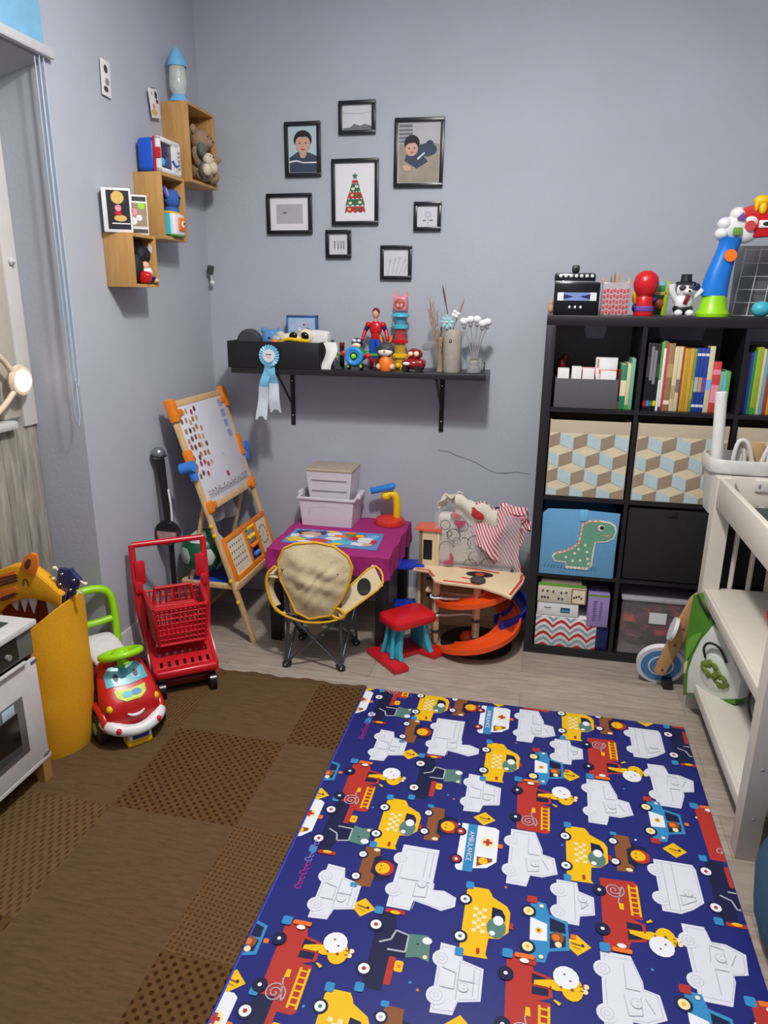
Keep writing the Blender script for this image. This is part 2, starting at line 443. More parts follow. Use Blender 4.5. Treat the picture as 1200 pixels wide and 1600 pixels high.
# --- blue vehicle play mat
RX0, RX1, RY0, RY1 = -0.612, 0.602, -2.55, -0.485
MT = 0.0118
def flatm(n, c, r=0.45): return M(n, c, r, var=0.015, spec=0.35)
for n, c in dict(r_base=(36, 42, 116), r_red=(176, 50, 42), r_yel=(232, 184, 14), r_wht=(226, 230, 236), r_blu=(50, 135, 190), r_nvy=(22, 28, 66), r_brn=(132, 80, 44), r_grn=(86, 124, 116),
                 r_org=(226, 112, 38), r_gry=(172, 176, 188), r_pnk=(160, 40, 130), r_lil=(120, 118, 200), r_skt=(214, 218, 228), r_crm=(232, 220, 170), r_edge=(52, 66, 190)).items(): flatm(n, c)
mat_b = B('r_base').b2((RX0, RY0, 0.0006), (RX1, RY1, MT), 0.003)
def clip(poly, ax, lim, keep_less):
    out = []
    for i in range(len(poly)):
        a, b_ = poly[i], poly[(i + 1) % len(poly)]
        ia = (a[ax] <= lim) if keep_less else (a[ax] >= lim); ib = (b_[ax] <= lim) if keep_less else (b_[ax] >= lim)
        if ia: out.append(a)
        if ia != ib:
            t = (lim - a[ax]) / (b_[ax] - a[ax]); out.append((a[0] + (b_[0] - a[0]) * t, a[1] + (b_[1] - a[1]) * t))
    return out
class V:
    """a printed picture: u runs to the vehicle's nose, v to its roof"""
    N = 0
    def __init__(s, cx, cy, face, k=0.93): s.c = (cx, cy); s.f = face; s.k = k; s.l = 0; V.N += 1; s.z = (V.N % 13) * 8e-6
    def poly(s, P_, mat, lift=0):
        pts = [(s.c[0] + v * s.k, s.c[1] - s.f * u * s.k) for u, v in P_]
        for ax, lim, le in ((0, RX0 + .003, 0), (0, RX1 - .003, 1), (1, RY0 + .003, 0), (1, RY1 - .003, 1)):
            if pts: pts = clip(pts, ax, lim, le)
        if len(pts) < 3: return
        s.l += 1
        ar = sum(pts[i][0] * pts[(i + 1) % len(pts)][1] - pts[(i + 1) % len(pts)][0] * pts[i][1] for i in range(len(pts)))
        if abs(ar) < 1e-7: return
        mat_b.m(mat)
        q = []
        for p in pts:
            if not q or (abs(p[0] - q[-1][0]) + abs(p[1] - q[-1][1])) > 1e-5: q.append(p)
        if len(q) > 2:
            if ar < 0: q = q[::-1]
            mat_b.flat(q, MT + 0.00012 * s.l + s.z, 'xy')
    def rr(s, u0, v0, u1, v1, r, mat, n=4):
        r = min(r, abs(u1 - u0) / 2, abs(v1 - v0) / 2); P_ = []
        for cx, cy, a in ((u1 - r, v1 - r, 0), (u0 + r, v1 - r, 90), (u0 + r, v0 + r, 180), (u1 - r, v0 + r, 270)):
            for i in range(n + 1):
                t = math.radians(a + 90 * i / n); P_.append((cx + r * math.cos(t), cy + r * math.sin(t)))
        s.poly(P_, mat)
    def ci(s, u, v, r, mat, n=14, rv=None):
        s.poly([(u + r * math.cos(2 * PI * i / n), v + (rv or r) * math.sin(2 * PI * i / n)) for i in range(n)], mat)
    def ln(s, P_, w, mat):
        for i in range(len(P_) - 1):
            a = Vector(P_[i]); b_ = Vector(P_[i + 1]); d_ = (b_ - a)
            if d_.length < 1e-6: continue
            n_ = Vector((-d_.y, d_.x)).normalized() * w / 2
            s.poly([tuple(a - n_), tuple(b_ - n_), tuple(b_ + n_), tuple(a + n_)], mat); s.l -= 1
        s.l += 1
    def wheel(s, u, v, r, rim='r_wht', hub='r_red', tyre='r_nvy'):
        s.ci(u, v, r, tyre); s.ci(u, v, r * .68, rim); s.ci(u, v, r * .26, hub)
def ambulance(cx, cy, f):
    p = V(cx, cy, f)
    p.poly([(-.10, -.05), (-.10, .055), (-.09, .068), (.045, .068), (.075, .04), (.085, 0), (.10, -.01), (.10, -.045), (.09, -.052)], 'r_wht')
    p.rr(-.10, -.03, .10, 0.0, .003, 'r_blu')
    p.poly([(.035, .008), (.035, .055), (.048, .055), (.075, .01)], 'r_brn'); p.ci(.05, .028, .014, 'r_yel')
    p.ci(-.03, .036, .021, 'r_crm'); p.rr(-.044, .031, -.016, .041, .001, 'r_red'); p.rr(-.035, .022, -.025, .050, .001, 'r_red')
    p.wheel(-.06, -.052, .019, 'r_red', 'r_wht', 'r_nvy'); p.wheel(.06, -.052, .019, 'r_red', 'r_wht', 'r_nvy')
    p.rr(-.03, .068, -.012, .083, .004, 'r_org')
    p.ln([(-.085, -.015), (.085, -.015)], .002, 'r_blu')
    AMB.append((cx, cy, f))
AMB = []
def taxi(cx, cy, f):
    p = V(cx, cy, f)
    p.poly([(-.115, -.03), (-.115, .02), (-.10, .03), (-.09, .033), (-.065, .075), (-.045, .085), (.02, .083), (.045, .06), (.05, .032), (.10, .028), (.112, .035), (.115, -.03), (.10, -.04), (-.10, -.04)], 'r_yel')
    p.poly([(-.055, .035), (-.05, .062), (-.03, .072), (-.012, .072), (-.012, .035)], 'r_nvy')
    p.poly([(-.005, .033), (-.005, .07), (.018, .07), (.038, .052), (.042, .033)], 'r_nvy')
    p.ci(.012, .05, .034, 'r_grn', rv=.026); p.ci(-.012, .054, .016, 'r_wht', rv=.014); p.ci(.032, .04, .008, 'r_wht')
    for i in range(7):
        for j in range(3):
            if (i + j) % 2 == 0: p.rr(-.045 + i * .012, -.015 + j * .012, -.033 + i * .012, -.003 + j * .012, 0.0005, 'r_crm'); p.l -= 1
    p.l += 1
    p.wheel(-.065, -.042, .02, 'r_wht', 'r_grn'); p.wheel(.06, -.042, .02, 'r_wht', 'r_grn')
    p.rr(-.13, -.045, -.105, -.022, .005, 'r_blu'); p.rr(.095, -.05, .12, -.028, .005, 'r_blu'); p.ci(.095, .008, .010, 'r_red', rv=.005); p.rr(-.01, .085, .01, .094, .002, 'r_red')
def firetruck(cx, cy, f):
    p = V(cx, cy, f)
    p.poly([(-.125, -.045), (-.13, .05), (-.12, .06), (.005, .06), (.005, .03), (.02, .065), (.075, .062), (.085, .02), (.12, .01), (.125, -.05)], 'r_red')
    p.poly([(.02, .015), (.022, .055), (.042, .055), (.042, .015)], 'r_nvy'); p.poly([(.05, .015), (.05, .055), (.07, .05), (.078, .015)], 'r_nvy')
    p.ln([(-.115, .034), (-.005, .034)], .006, 'r_yel'); p.ln([(-.115, .056), (-.005, .056)], .006, 'r_yel')
    for i in range(6): p.ln([(-.105 + i * .018, .034), (-.105 + i * .018, .056)], .005, 'r_yel')
    sp = [(-.085 + (.002 + .0018 * t) * math.cos(t), -.008 + (.002 + .0018 * t) * math.sin(t)) for t in [k * .45 for k in range(34)]] + [(-.045, 0), (-.035, .006)]
    p.ln(sp, .003, 'r_gry'); p.poly([(-.04, .0), (-.04, .014), (-.018, .012), (-.018, .002)], 'r_yel')
    p.poly([(.046, .02), (.046, .05), (.040, .075), (.046, .105), (.066, .105), (.070, .075), (.066, .05), (.058, .02)], 'r_yel')
    p.ci(.054, .112, .034, 'r_yel', rv=.027); p.ci(.082, .098, .032, 'r_wht'); p.ci(.074, .108, .003, 'r_brn'); p.ci(.09, .094, .003, 'r_brn')
    p.ci(.052, .143, .007, 'r_crm'); p.ci(.066, .146, .007, 'r_crm'); p.ln([(.052, .13), (.052, .14)], .003, 'r_brn'); p.ln([(.064, .13), (.066, .142)], .003, 'r_brn')
    p.ci(.046, .06, .003, 'r_brn'); p.ci(.052, .085, .003, 'r_brn'); p.ci(.05, .112, .004, 'r_brn')
    p.poly([(.015, .07), (.008, .085), (.0, .08), (.012, .066)], 'r_yel')
    p.wheel(-.075, -.05, .02, 'r_nvy', 'r_wht'); p.wheel(.06, -.05, .02, 'r_nvy', 'r_wht')
    p.rr(.105, -.062, .132, -.035, .006, 'r_blu'); p.rr(.112, -.03, .126, .02, .004, 'r_org'); p.ci(.105, -.005, .007, 'r_wht', rv=.012)
def truck(cx, cy, f):
    p = V(cx, cy, f)
    p.poly([(-.12, -.04), (-.12, .01), (-.02, .01), (-.02, .05), (.055, .05), (.065, .012), (.11, .0), (.115, -.045)], 'r_nvy')
    p.rr(-.10, .01, -.02, .028, .004, 'r_red'); p.rr(-.06, .028, -.028, .05, .006, 'r_yel'); p.ci(-.044, .04, .005, 'r_org')
    p.ln([(0, .048), (.052, .048), (.06, .012), (.03, .004), (.015, -.025)], .005, 'r_gry'); p.ln([(0, .048), (-.002, .0)], .005, 'r_gry')
    p.poly([(-.016, .05), (-.008, .080), (-.016, .112), (.03, .108), (.062, .098), (.056, .05)], 'r_grn'); p.ci(.045, .098, .011, 'r_wht', rv=.013); p.ci(-.004, .1, .006, 'r_crm'); p.ci(.03, .075, .003, 'r_nvy')
    p.wheel(-.07, -.045, .022); p.wheel(.065, -.045, .022)
    p.rr(.10, -.06, .125, -.036, .005, 'r_blu'); p.rr(.11, -.03, .124, .025, .004, 'r_red'); p.ci(.114, -.002, .006, 'r_yel', rv=.014); p.rr(-.135, -.055, -.11, -.032, .005, 'r_blu')
def lioncar(cx, cy, f):
    p = V(cx, cy, f)
    p.poly([(-.075, -.03), (-.07, .01), (-.05, .015), (-.035, .06), (.03, .062), (.045, .02), (.07, .015), (.075, -.03)], 'r_nvy')
    p.poly([(-.078, -.035), (-.076, .012), (-.03, .015), (-.02, .0), (.04, .0), (.05, .015), (.075, .01), (.078, -.035)], 'r_brn')
    p.ci(.004, .038, .029, 'r_red'); p.ci(.002, .032, .022, 'r_yel'); p.ci(-.006, .026, .003, 'r_brn'); p.ci(.01, .026, .003, 'r_brn')
    p.wheel(-.045, -.038, .017, 'r_wht', 'r_gry'); p.wheel(.042, -.038, .017, 'r_wht', 'r_gry'); p.ci(.068, .0, .007, 'r_crm', rv=.01); p.rr(-.086, -.045, -.07, -.025, .004, 'r_blu')
def police(cx, cy, f):
    p = V(cx, cy, f)
    p.poly([(-.10, -.03), (-.095, .012), (-.06, .02), (-.045, .07), (.045, .073), (.06, .02), (.095, .01), (.10, -.03)], 'r_blu')
    p.poly([(-.05, .022), (-.037, .062), (-.005, .064), (-.005, .022)], 'r_nvy'); p.poly([(.003, .022), (.003, .064), (.037, .062), (.05, .022)], 'r_nvy')
    p.ci(.012, .042, .018, 'r_brn'); p.ci(.012, .038, .010, 'r_org'); p.ci(.034, .044, .009, 'r_crm')
    p.poly([(-.04, -.03), (-.025, .015), (.03, .015), (.035, -.03)], 'r_wht'); p.ci(0, -.007, .009, 'r_yel'); p.ci(0, -.007, .004, 'r_brn')
    p.wheel(-.058, -.035, .021, 'r_crm', 'r_yel'); p.wheel(.058, -.035, .021, 'r_crm', 'r_yel')
    p.rr(-.112, -.04, -.088, -.012, .005, 'r_red'); p.rr(.088, -.04, .112, -.012, .005, 'r_red'); p.rr(-.006, .076, .008, .09, .003, 'r_org')
    p.ci(-.082, .0, .006, 'r_crm'); p.ci(.082, .0, .006, 'r_crm')
def sign(cx, cy):
    p = V(cx, cy, 1); p.poly([(-.032, 0), (0, -.036), (.032, 0), (0, .036)], 'r_yel')
    p.ln([(-.004, -.016), (0.002, .018)], .005, 'r_brn'); p.ln([(.007, -.012), (.012, .010)], .002, 'r_brn'); p.ci(-.002, .014, .004, 'r_nvy', 8)
def sketch(cx, cy, f, kind):
    """the uncoloured twins: pale body with thin grey drawing"""
    p = V(cx, cy, f, .83)
    S = {'amb': ([(-.11, -.055), (-.11, .07), (-.09, .078), (.05, .078), (.085, .04), (.11, .0), (.11, -.055)], [(-.06, -.052), (.06, -.052)], [[(-.1, 0), (.1, 0)], [(-.1, -.03), (.1, -.03)], [(.035, .008), (.035, .055), (.048, .055), (.075, .01), (.035, .008)]]),
         'fire': ([(-.14, -.055), (-.14, .07), (.005, .07), (.01, .075), (.035, .075), (.03, .11), (.05, .15), (.085, .15), (.11, .11), (.10, .07), (.09, .02), (.13, .015), (.13, -.06)], [(-.075, -.05), (.06, -.05)], [[(-.12, .034), (-.005, .034)], [(-.12, .054), (-.005, .054)], [(.01, -.04), (.01, .06)], [(.02, .015), (.075, .015), (.07, .055), (.02, .055)]]),
         'police': ([(-.11, -.045), (-.105, .015), (-.065, .025), (-.05, .085), (.05, .085), (.065, .025), (.105, .015), (.11, -.045)], [(-.058, -.035), (.058, -.035)], [[(-.06, .018), (.06, .018)], [(-.04, .06), (.04, .062)], [(0, .02), (0, .065)], [(-.03, -.03), (-.02, .01), (.03, .01), (.03, -.03)]]),
         'truck': ([(-.13, -.05), (-.13, .035), (-.05, .06), (-.03, .06), (-.02, .10), (.05, .11), (.075, .06), (.075, .02), (.125, .01), (.125, -.055)], [(-.07, -.045), (.065, -.045)], [[(-.1, .012), (-.02, .012), (-.02, .05)], [(0, .048), (.052, .048), (.06, .012), (.0, .004)], [(0, .06), (.04, .08)]]),
         'lion': ([(-.085, -.045), (-.085, .02), (-.05, .025), (-.035, .07), (.035, .07), (.05, .025), (.085, .02), (.085, -.045)], [(-.045, -.038), (.042, -.038)], [[(-.07, .01), (.07, .01)], [(-.02, .03), (.02, .03), (.0, .05), (-.02, .03)]])}[kind]
    p.poly(S[0], 'r_skt')
    cu = sum(q[0] for q in S[0]) / len(S[0]); cv = sum(q[1] for q in S[0]) / len(S[0])
    inn = [(cu + (u - cu) * .90, cv + (v - cv) * .88) for u, v in S[0]]; p.ln(inn + [inn[0]], .0018, 'r_gry')
    for (u, v) in S[1]: p.ci(u, v, .028, 'r_skt'); p.ci(u, v, .018, 'r_gry'); p.ci(u, v, .0165, 'r_skt'); p.ci(u, v, .008, 'r_gry'); p.ci(u, v, .0068, 'r_skt')
    for L in S[2]: p.ln(L, .0022, 'r_gry')
    p.ci(.02, .035, .015, 'r_gry'); p.ci(.02, .035, .0136, 'r_skt'); p.ci(.015, .037, .002, 'r_gry'); p.ci(.026, .037, .002, 'r_gry')
for k in range(-1, 4):
    dy = -0.6625 * k
    def a(fn, x, y, *r): fn(x, y + dy, *r)
    a(ambulance, -.094, -.605, 1); a(ambulance, -.634, -.605, 1); a(sketch, .445, -.625, 1, 'amb')
    a(taxi, -.345, -.560, 1); a(taxi, .198, -.560, 1); a(taxi, -.063, -.855, 1); a(taxi, .48, -1.19 + .335, 1) if False else None
    a(firetruck, -.487, -1.075, -1); a(firetruck, .06, -1.045, -1); a(firetruck, .600, -1.045, -1)
    a(firetruck, .290, -.755, 1); a(sketch, -.250, -.755, 1, 'fire')
    a(truck, -.5, -.612, 1); a(sketch, .045, -.612, 1, 'truck'); a(truck, .578, -.615, 1)
    a(truck, -.270, -.985, -1); a(sketch, .275, -.982, 1, 'truck')
    a(lioncar, -.212, -.535, 1); a(lioncar, .330, -.530, 1); a(lioncar, -.366, -.742, -1); a(sketch, .170, -.742, -1, 'lion'); a(lioncar, -.212, -1.177, 1) if False else None
    a(sketch, -.449, -.850, 1, 'police'); a(police, .094, -.850, 1); a(police, .440, -1.030, 1); a(sketch, -.108, -1.030, 1, 'police'); a(police, -.640, -1.03, 1)
    a(sketch, .485, -.850, -1, 'truck')
    a(sign, -.357, -.880); a(sign, .180, -.872); a(sign, -.078, -1.142); a(sign, .465, -1.148); a(sign, -.60, -1.148)
    for sx, sy, c in ((-.2, -1.06, 'r_blu'), (-.18, -1.075, 'r_org'), (-.15, -.52, 'r_wht'), (.35, -.9, 'r_blu'), (.0, -.73, 'r_org'), (-.42, -1.17, 'r_blu'), (.36, -1.13, 'r_wht'), (.15, -1.2, 'r_blu')):
        V(sx, sy + dy, 1).ci(0, 0, .004, c, 8)
for cy in (-.74, -1.43, -2.1):
    p = V(-.555, cy, -1, 1.0)
    for k in range(11):   # small looping pink-to-lilac script
        u0 = -.085 + .016 * k; mt = 'r_pnk' if k < 6 else 'r_lil'; hgt = (.018, .011, .012, .020, .011, .012, .021, .011, .012, .020, .012)[k]
        p.ln([(u0 + .006 * math.cos(t), .012 - hgt * .5 * math.sin(t) - hgt * .5 + .008) for t in [j * PI / 4 for j in range(8)]], .0035, mt)
        p.ln([(u0 + .006, .012), (u0 + .012, .008)], .003, mt)
mat_b.m('r_edge'); mat_b.flat([(RX0 + .002, RY0), (RX0 + .007, RY0), (RX0 + .007, RY1), (RX0 + .002, RY1)], MT + 0.0006)
playmat = tag(mat_b.o('play_mat', None, recalc=False), 'dark blue children\'s play mat printed with cars, fire trucks and ambulances', 'play mat')
for cx, cy, f in AMB:
    if RX0 < cx < RX1 and -2.3 < cy < -.5:
        lab(text('AMBULANCE', 0.020, 'r_wht', 'printed_word', playmat, (cx - .015, cy, MT + .0036), (0, 0, -PI / 2)), 'white printed word on the mat')
# ------------------------------------------------------------------ left wall: box shelves and their contents
def box_shelf(y0, y1, z0, z1, label):
    dp, t = 0.118, 0.012
    s = T('box_shelf', label, 'shelf', (WX, y0, z0), group=None)
    w, h = y1 - y0, z1 - z0
    b = B('oak'); b.b2((0.001, 0, 0), (dp, t, h), .001); b.b2((0.001, w - t, 0), (dp, w, h), .001)
    b.b2((0.001, t, 0), (dp, w - t, t)); b.b2((0.001, t, h - t), (dp, w - t, h)); b.o('box_frame', s)
    B('oak').b2((0.001, t, t), (0.006, w - t, h - t)).o('back_panel', s)
    return s
box_shelf(0.045, 0.300, 1.985, 2.290, 'highest wooden box shelf on the left wall, holding a brown teddy')
box_shelf(-0.215, -0.020, 1.740, 1.985, 'middle wooden box shelf on the left wall, holding a toy cube')
box_shelf(-0.460, -0.288, 1.553, 1.743, 'lowest wooden box shelf on the left wall, with a red-booted doll inside')
# blue capped water bottle on the highest box
t = T('water_bottle', 'clear bottle with pointed blue cap and blue foot on the highest box shelf', 'bottle', (-1.555, 0.085, 2.290))
B('sky').lathe([(0, 0), (.045, 0), (.043, .008), (.03, .022), (.026, .03), (0, .03)]).o('foot', t)
b = B(M('bottle_clear', (218, 226, 216), 0.1, alpha=0.6, var=0.12)); b.lathe([(.026, .03), (.034, .05), (.036, .085), (.034, .11), (.032, .135), (0, .137)]); b.o('body', t)
bb_ = B('white'); bb_.ell((.0, 0, .07), (.018, .018, .025)); bb_.ell((0, 0, .105), .014); bb_.o('inner_shape', t)
b = B('sky'); b.lathe([(.037, .132), (.038, .15), (.033, .16), (.022, .185), (.012, .2), (0, .203)]); b.o('cap', t)
# teddy
def smooth_blob(b, parts, n=16):
    for c, r, R in parts: b.ell(c, r, R, n)
M('plush_brown', (158, 132, 104), 0.95, bump=0.6, scale=120); M('plush_cream', (215, 200, 178), 0.95, bump=0.6, scale=120); M('plush_teal', (92, 108, 105), 0.95, bump=0.5, scale=120); M('plush_pinkish', (130, 95, 92), 0.9, bump=0.5, scale=120)
t = T('teddy_bear', 'brown plush teddy slumped in the highest box shelf with one paw outside', 'plush toy', (-1.545, 0.185, 1.998))
b = B('plush_brown'); smooth_blob(b, [((0, .035, .07), (.045, .055, .07), None), ((.03, .09, .10), (.045, .02, .02), (0, -.3, .4)), ((.045, .045, .03), (.04, .028, .028), None), ((.045, -.02, .03), (.04, .026, .026), None), ((.02, -.03, .1), (.02, .02, .045), (.5, 0, 0))]); b.o('body', t)
b = B('plush_brown'); b.ell((.01, .035, .175), (.045, .052, .048)); b.ell((.045, .04, .165), (.022, .026, .02)); b.o('head', t)
for sy in (-1, 1): B('plush_brown').ell((0, .035 + sy * .045, .215), (.012, .02, .02)).o('ear', t)
b = B('black_gloss'); b.ell((.066, .04, .170), (.004, .007, .005)); b.ell((.05, .022, .188), .004); b.ell((.05, .056, .188), .004); b.o('face', t)
t = T('plush_dog', 'small cream and grey-green plush dog held before the brown teddy', 'plush toy', (-1.487, 0.150, 1.998))
b = B('plush_teal'); b.ell((0, 0, .045), (.025, .032, .038)); b.ell((-.005, -.012, .125), (.018, .026, .03)); b.o('body', t)
b = B('plush_cream'); b.ell((.012, .012, .09), (.024, .03, .026)); b.ell((.022, .028, .06), (.022, .028, .026)); b.ell((.018, -.02, .045), (.02, .024, .025)); b.o('head', t)
b = B('black_gloss'); b.ell((.035, .012, .097), .004); b.ell((.03, -.006, .1), .003); b.o('face', t)
t = tag(B('plush_pinkish').ell((0, 0, 0), (.02, .02, .045), (.5, 0, 0)).ell((.0, -.008, .03), (.014, .012, .03), (.8, 0, 0)).o('plush_rabbit', None, (-1.56, .085, 2.15)), 'dusky brown long-eared plush tucked behind the teddy', 'plush toy')
# toy oven on the middle box
t = T('toy_oven', 'blue and white toy microwave with red trim on the middle box shelf', 'toy', (-1.553, -0.115, 1.985))
B('blue').box((-.015, 0, .064), (.075, .17, .124), .018, seg=4).o('body', t)
B('red').box((.024, 0, .064), (.012, .174, .128), .005).o('trim', t)
b = B('white')
def frame_yz(b, x0, x1, y0, y1, z0, z1, w, bv=.004):
    b.b2((x0, y0, z0), (x1, y1, z0 + w), bv); b.b2((x0, y0, z1 - w), (x1, y1, z1), bv); b.b2((x0, y0, z0), (x1, y0 + w, z1), bv); b.b2((x0, y1 - w, z0), (x1, y1, z1), bv)
frame_yz(b, .028, .048, -.088, .088, .001, .130, .020, .008); b.b2((.028, .022, .015), (.045, .034, .12), .003); b.o('door_frame', t)
B(M('oven_dark', (58, 40, 70), 0.25)).b2((.029, -.070, .02), (.038, .024, .112), .004).o('window', t)
b = B(M('oven_inside', (60, 80, 150), 0.4)); b.ell((.035, -.01, .045), (.008, .022, .02)); b.m('teal').ell((.035, -.045, .042), (.008, .016, .016)); b.o('toy_food', t)
b = B('white'); b.b2((.029, .034, .02), (.046, .072, .112), .004); b.m('blue'); b.ring((.047, .045, .066), .028, .004, (0, PI / 2, 0), a0=-1.2, a1=1.2, n=14); b.o('control_panel', t)
for i in range(5): B('light_grey').box((.049, .064, .035 + i * .015), (.008, .016, .009), .002).o('button', t)
B('red').box((.04, -.086, .068), (.022, .012, .04), .004).o('latch', t)
# blue plush and toy cube in the middle box
t = T('blue_plush', 'round blue plush with pink-lined ears at the back of the middle box', 'plush toy', (-1.535, -0.075, 1.872))
b = B(M('plush_blue', (50, 95, 175), 0.95, bump=0.5, scale=120)); b.ell((0, 0, .03), (.032, .042, .038)); b.ell((-.004, 0, -.04), (.035, .045, .05)); b.o('body', t)
for s_ in (-1, 1):
    e = B('plush_blue').ell((0, s_ * .045, .05), (.008, .014, .026), (s_ * -.5, 0, 0)).o('ear', t); B(M('ear_lilac', (170, 130, 175), 0.9)).ell((.006, s_ * .045, .05), (.004, .008, .018), (s_ * -.5, 0, 0)).o('ear_lining', e)
B('navy').ell((.03, .004, .034), (.006, .008, .006)).o('nose', t)
t = T('activity_cube', 'white toy cube with teal side, yellow top and orange button in the middle box', 'toy', (-1.530, -0.112, 1.754))
b = B('white'); b.box((.014, 0, .046), (.06, .09, .084), .01, seg=3); b.o('body', t)
B('teal').box((-.004, -.046, .046), (.06, .008, .08), .003).o('side_panel', t); B('yellow').box((0, 0, .092), (.06, .084, .008), .003).o('top_panel', t); B('green').box((.012, 0, .004), (.064, .088, .008), .003).o('base_panel', t)
b = B('orange'); b.box((.047, .010, .048), (.010, .05, .05), .006); b.m('white').ell((.053, .01, .048), (.004, .014, .014)); b.m('black').ell((.057, .01, .05), (.003, .005, .005)); b.o('button', t)
# two window boxes on the lowest box
M('card_black', (26, 26, 38), 0.4); M('card_gold', (214, 180, 96), 0.5)
t = T('figure_box', 'white-edged black collector box with a round gold badge on the lowest box shelf', 'box', (-1.566, -0.432, 1.7435), rz=-1.05)
b = B('white'); b.b2((-.03, -.050, 0), (.030, .050, .150), .002); b.o('carton', t)
b = B('card_black'); b.flat([(-.034, .010), (.044, .010), (.044, .142), (-.034, .142)], .0304, 'yz'); b.m('card_gold'); b.disc((.004, .118), .022, .0308, 'yz'); b.disc((.010, .048), .022, .0308, 'yz', ry=.011); b.m('pink'); b.disc((.004, .082), .011, .0310, 'yz'); b.m('red'); b.disc((.004, .064), .012, .0308, 'yz', ry=.008); b.m('white'); b.flat([(-.02, .028), (.042, .028), (.042, .032), (-.02, .032)], .0308, 'yz'); b.o('printed_front', t)
B('light_grey').flat([(-.026, .01), (.026, .01), (.026, .14), (-.026, .14)], -.0505, 'xz').o('side_window', t)
t = T('figure_box', 'white window box with a small toy and green spot, beside the black-fronted box', 'box', (-1.560, -0.322, 1.7435), rz=-.95)
b = B('white'); b.b2((-.03, -.042, 0), (.0395, .042, .140), .002); b.o('carton', t)
b = B(M('box_beige', (150, 130, 105), 0.5)); b.flat([(-.04, .03), (.038, .03), (.038, .112), (-.04, .112)], .0405, 'yz'); b.m('card_black'); b.flat([(-.012, .118), (.038, .118), (.038, .134), (-.012, .134)], .0405, 'yz'); b.m('dark_grey'); b.flat([(-.02, .006), (.038, .006), (.038, .02), (-.02, .02)], .0405, 'yz'); b.m('lime'); b.disc((.02, .102), .012, .0409, 'yz'); b.m('red_matte'); b.flat([(-.04, .01), (-.030, .01), (-.030, .06), (-.04, .06)], .0409, 'yz'); b.m('pink'); b.disc((-.008, .08), .012, .0409, 'yz'); b.m('white'); b.disc((.01, .06), .011, .0409, 'yz'); b.disc((-.012, .048), .014, .0408, 'yz'); b.m('card_black'); b.disc((-.018, .082), .006, .0412, 'yz', ry=.011); b.o('printed_front', t)
# doll in the lowest box
t = T('toy_doll', 'black-haired little doll with big red boots sitting in the lowest box shelf', 'toy', (-1.53, -0.365, 1.566))
b = B(M('doll_black', (16, 14, 20), 0.7)); b.box((-.03, .0, .09), (.04, .115, .14), .015); b.ell((.0, .02, .105), (.024, .04, .035)); b.ell((-.005, -.02, .06), (.024, .03, .05)); b.o('hair', t)
b = B('skin'); b.ell((.012, .012, .065), (.016, .02, .018)); b.ell((.03, .05, .012), (.016, .014, .01)); b.o('face', t)
b = B('white'); b.ell((.015, .018, .042), (.018, .026, .022)); b.m('navy').box((.02, .042, .018), (.03, .02, .02), .006); b.o('dress', t)
B('red').box((.02, -.006, .024), (.045, .042, .044), .014, R=(.2, .2, .3), seg=3).o('boot', t)
B('light_grey').prism([(-.015, 0), (0, .02), (.015, 0), (0, -.02)], 0, .002, 'yz', X=Matrix.Translation((.025, .035, .128)) @ Matrix.Rotation(.4, 4, 'X')).o('hair_clip', t)
# cards on the wall
def wall_card(loc, w, h, rz, label, pics):
    X_ = Matrix.Rotation(rz, 4, 'X')
    b = B('white_matte'); b.box((0, 0, 0), (.0025, w, h), .0006, R=(rz, 0, 0))
    for (cy, cz, ry_, rz_, m_) in pics:
        b.m(m_); b.flat([(cy + ry_ * math.cos(a * PI / 6), cz + rz_ * math.sin(a * PI / 6)) for a in range(12)], .0016, 'yz', X=X_)
    tag(b.o('wall_card', None, loc), label, 'card')
wall_card((-1.612, -.355, 2.270), .058, .118, -.05, 'small white card with dark marks, higher and farther left on the left wall', [(.0, .03, .012, .014, 'dark_grey'), (.005, -.01, .012, .012, 'grey'), (-.004, -.036, .014, .010, 'dark_grey')])
wall_card((-1.600, -.040, 2.262), .070, .104, .16, 'white card with black and orange marks hanging beside the highest box shelf', [(.018, .030, .010, .014, 'black'), (.022, .008, .009, .008, 'black'), (-.01, -.01, .012, .010, 'pink'), (-.01, -.032, .024, .012, 'card_gold'), (-.014, .034, .004, .004, 'black')])
B('grey').cyl((-.012, 0, .055), (.006, 0, .055), .003).o('pin', bpy.data.objects['wall_card.001'])
# little clip bracket in the corner
t = T('wall_clip', 'little dark and white clip fixed in the corner of the room', 'hook', (-1.600, .36, 1.615))
B('dark_grey').box((.01, .0, .03), (.028, .02, .04), .004, R=(0, .2, 0)).o('clip', t); B('white').ell((.016, 0, -.028), (.012, .01, .010)).o('tip', t)
B('light_grey').cyl((.01, 0, .01), (.015, 0, -.02), .004).o('stem', t)

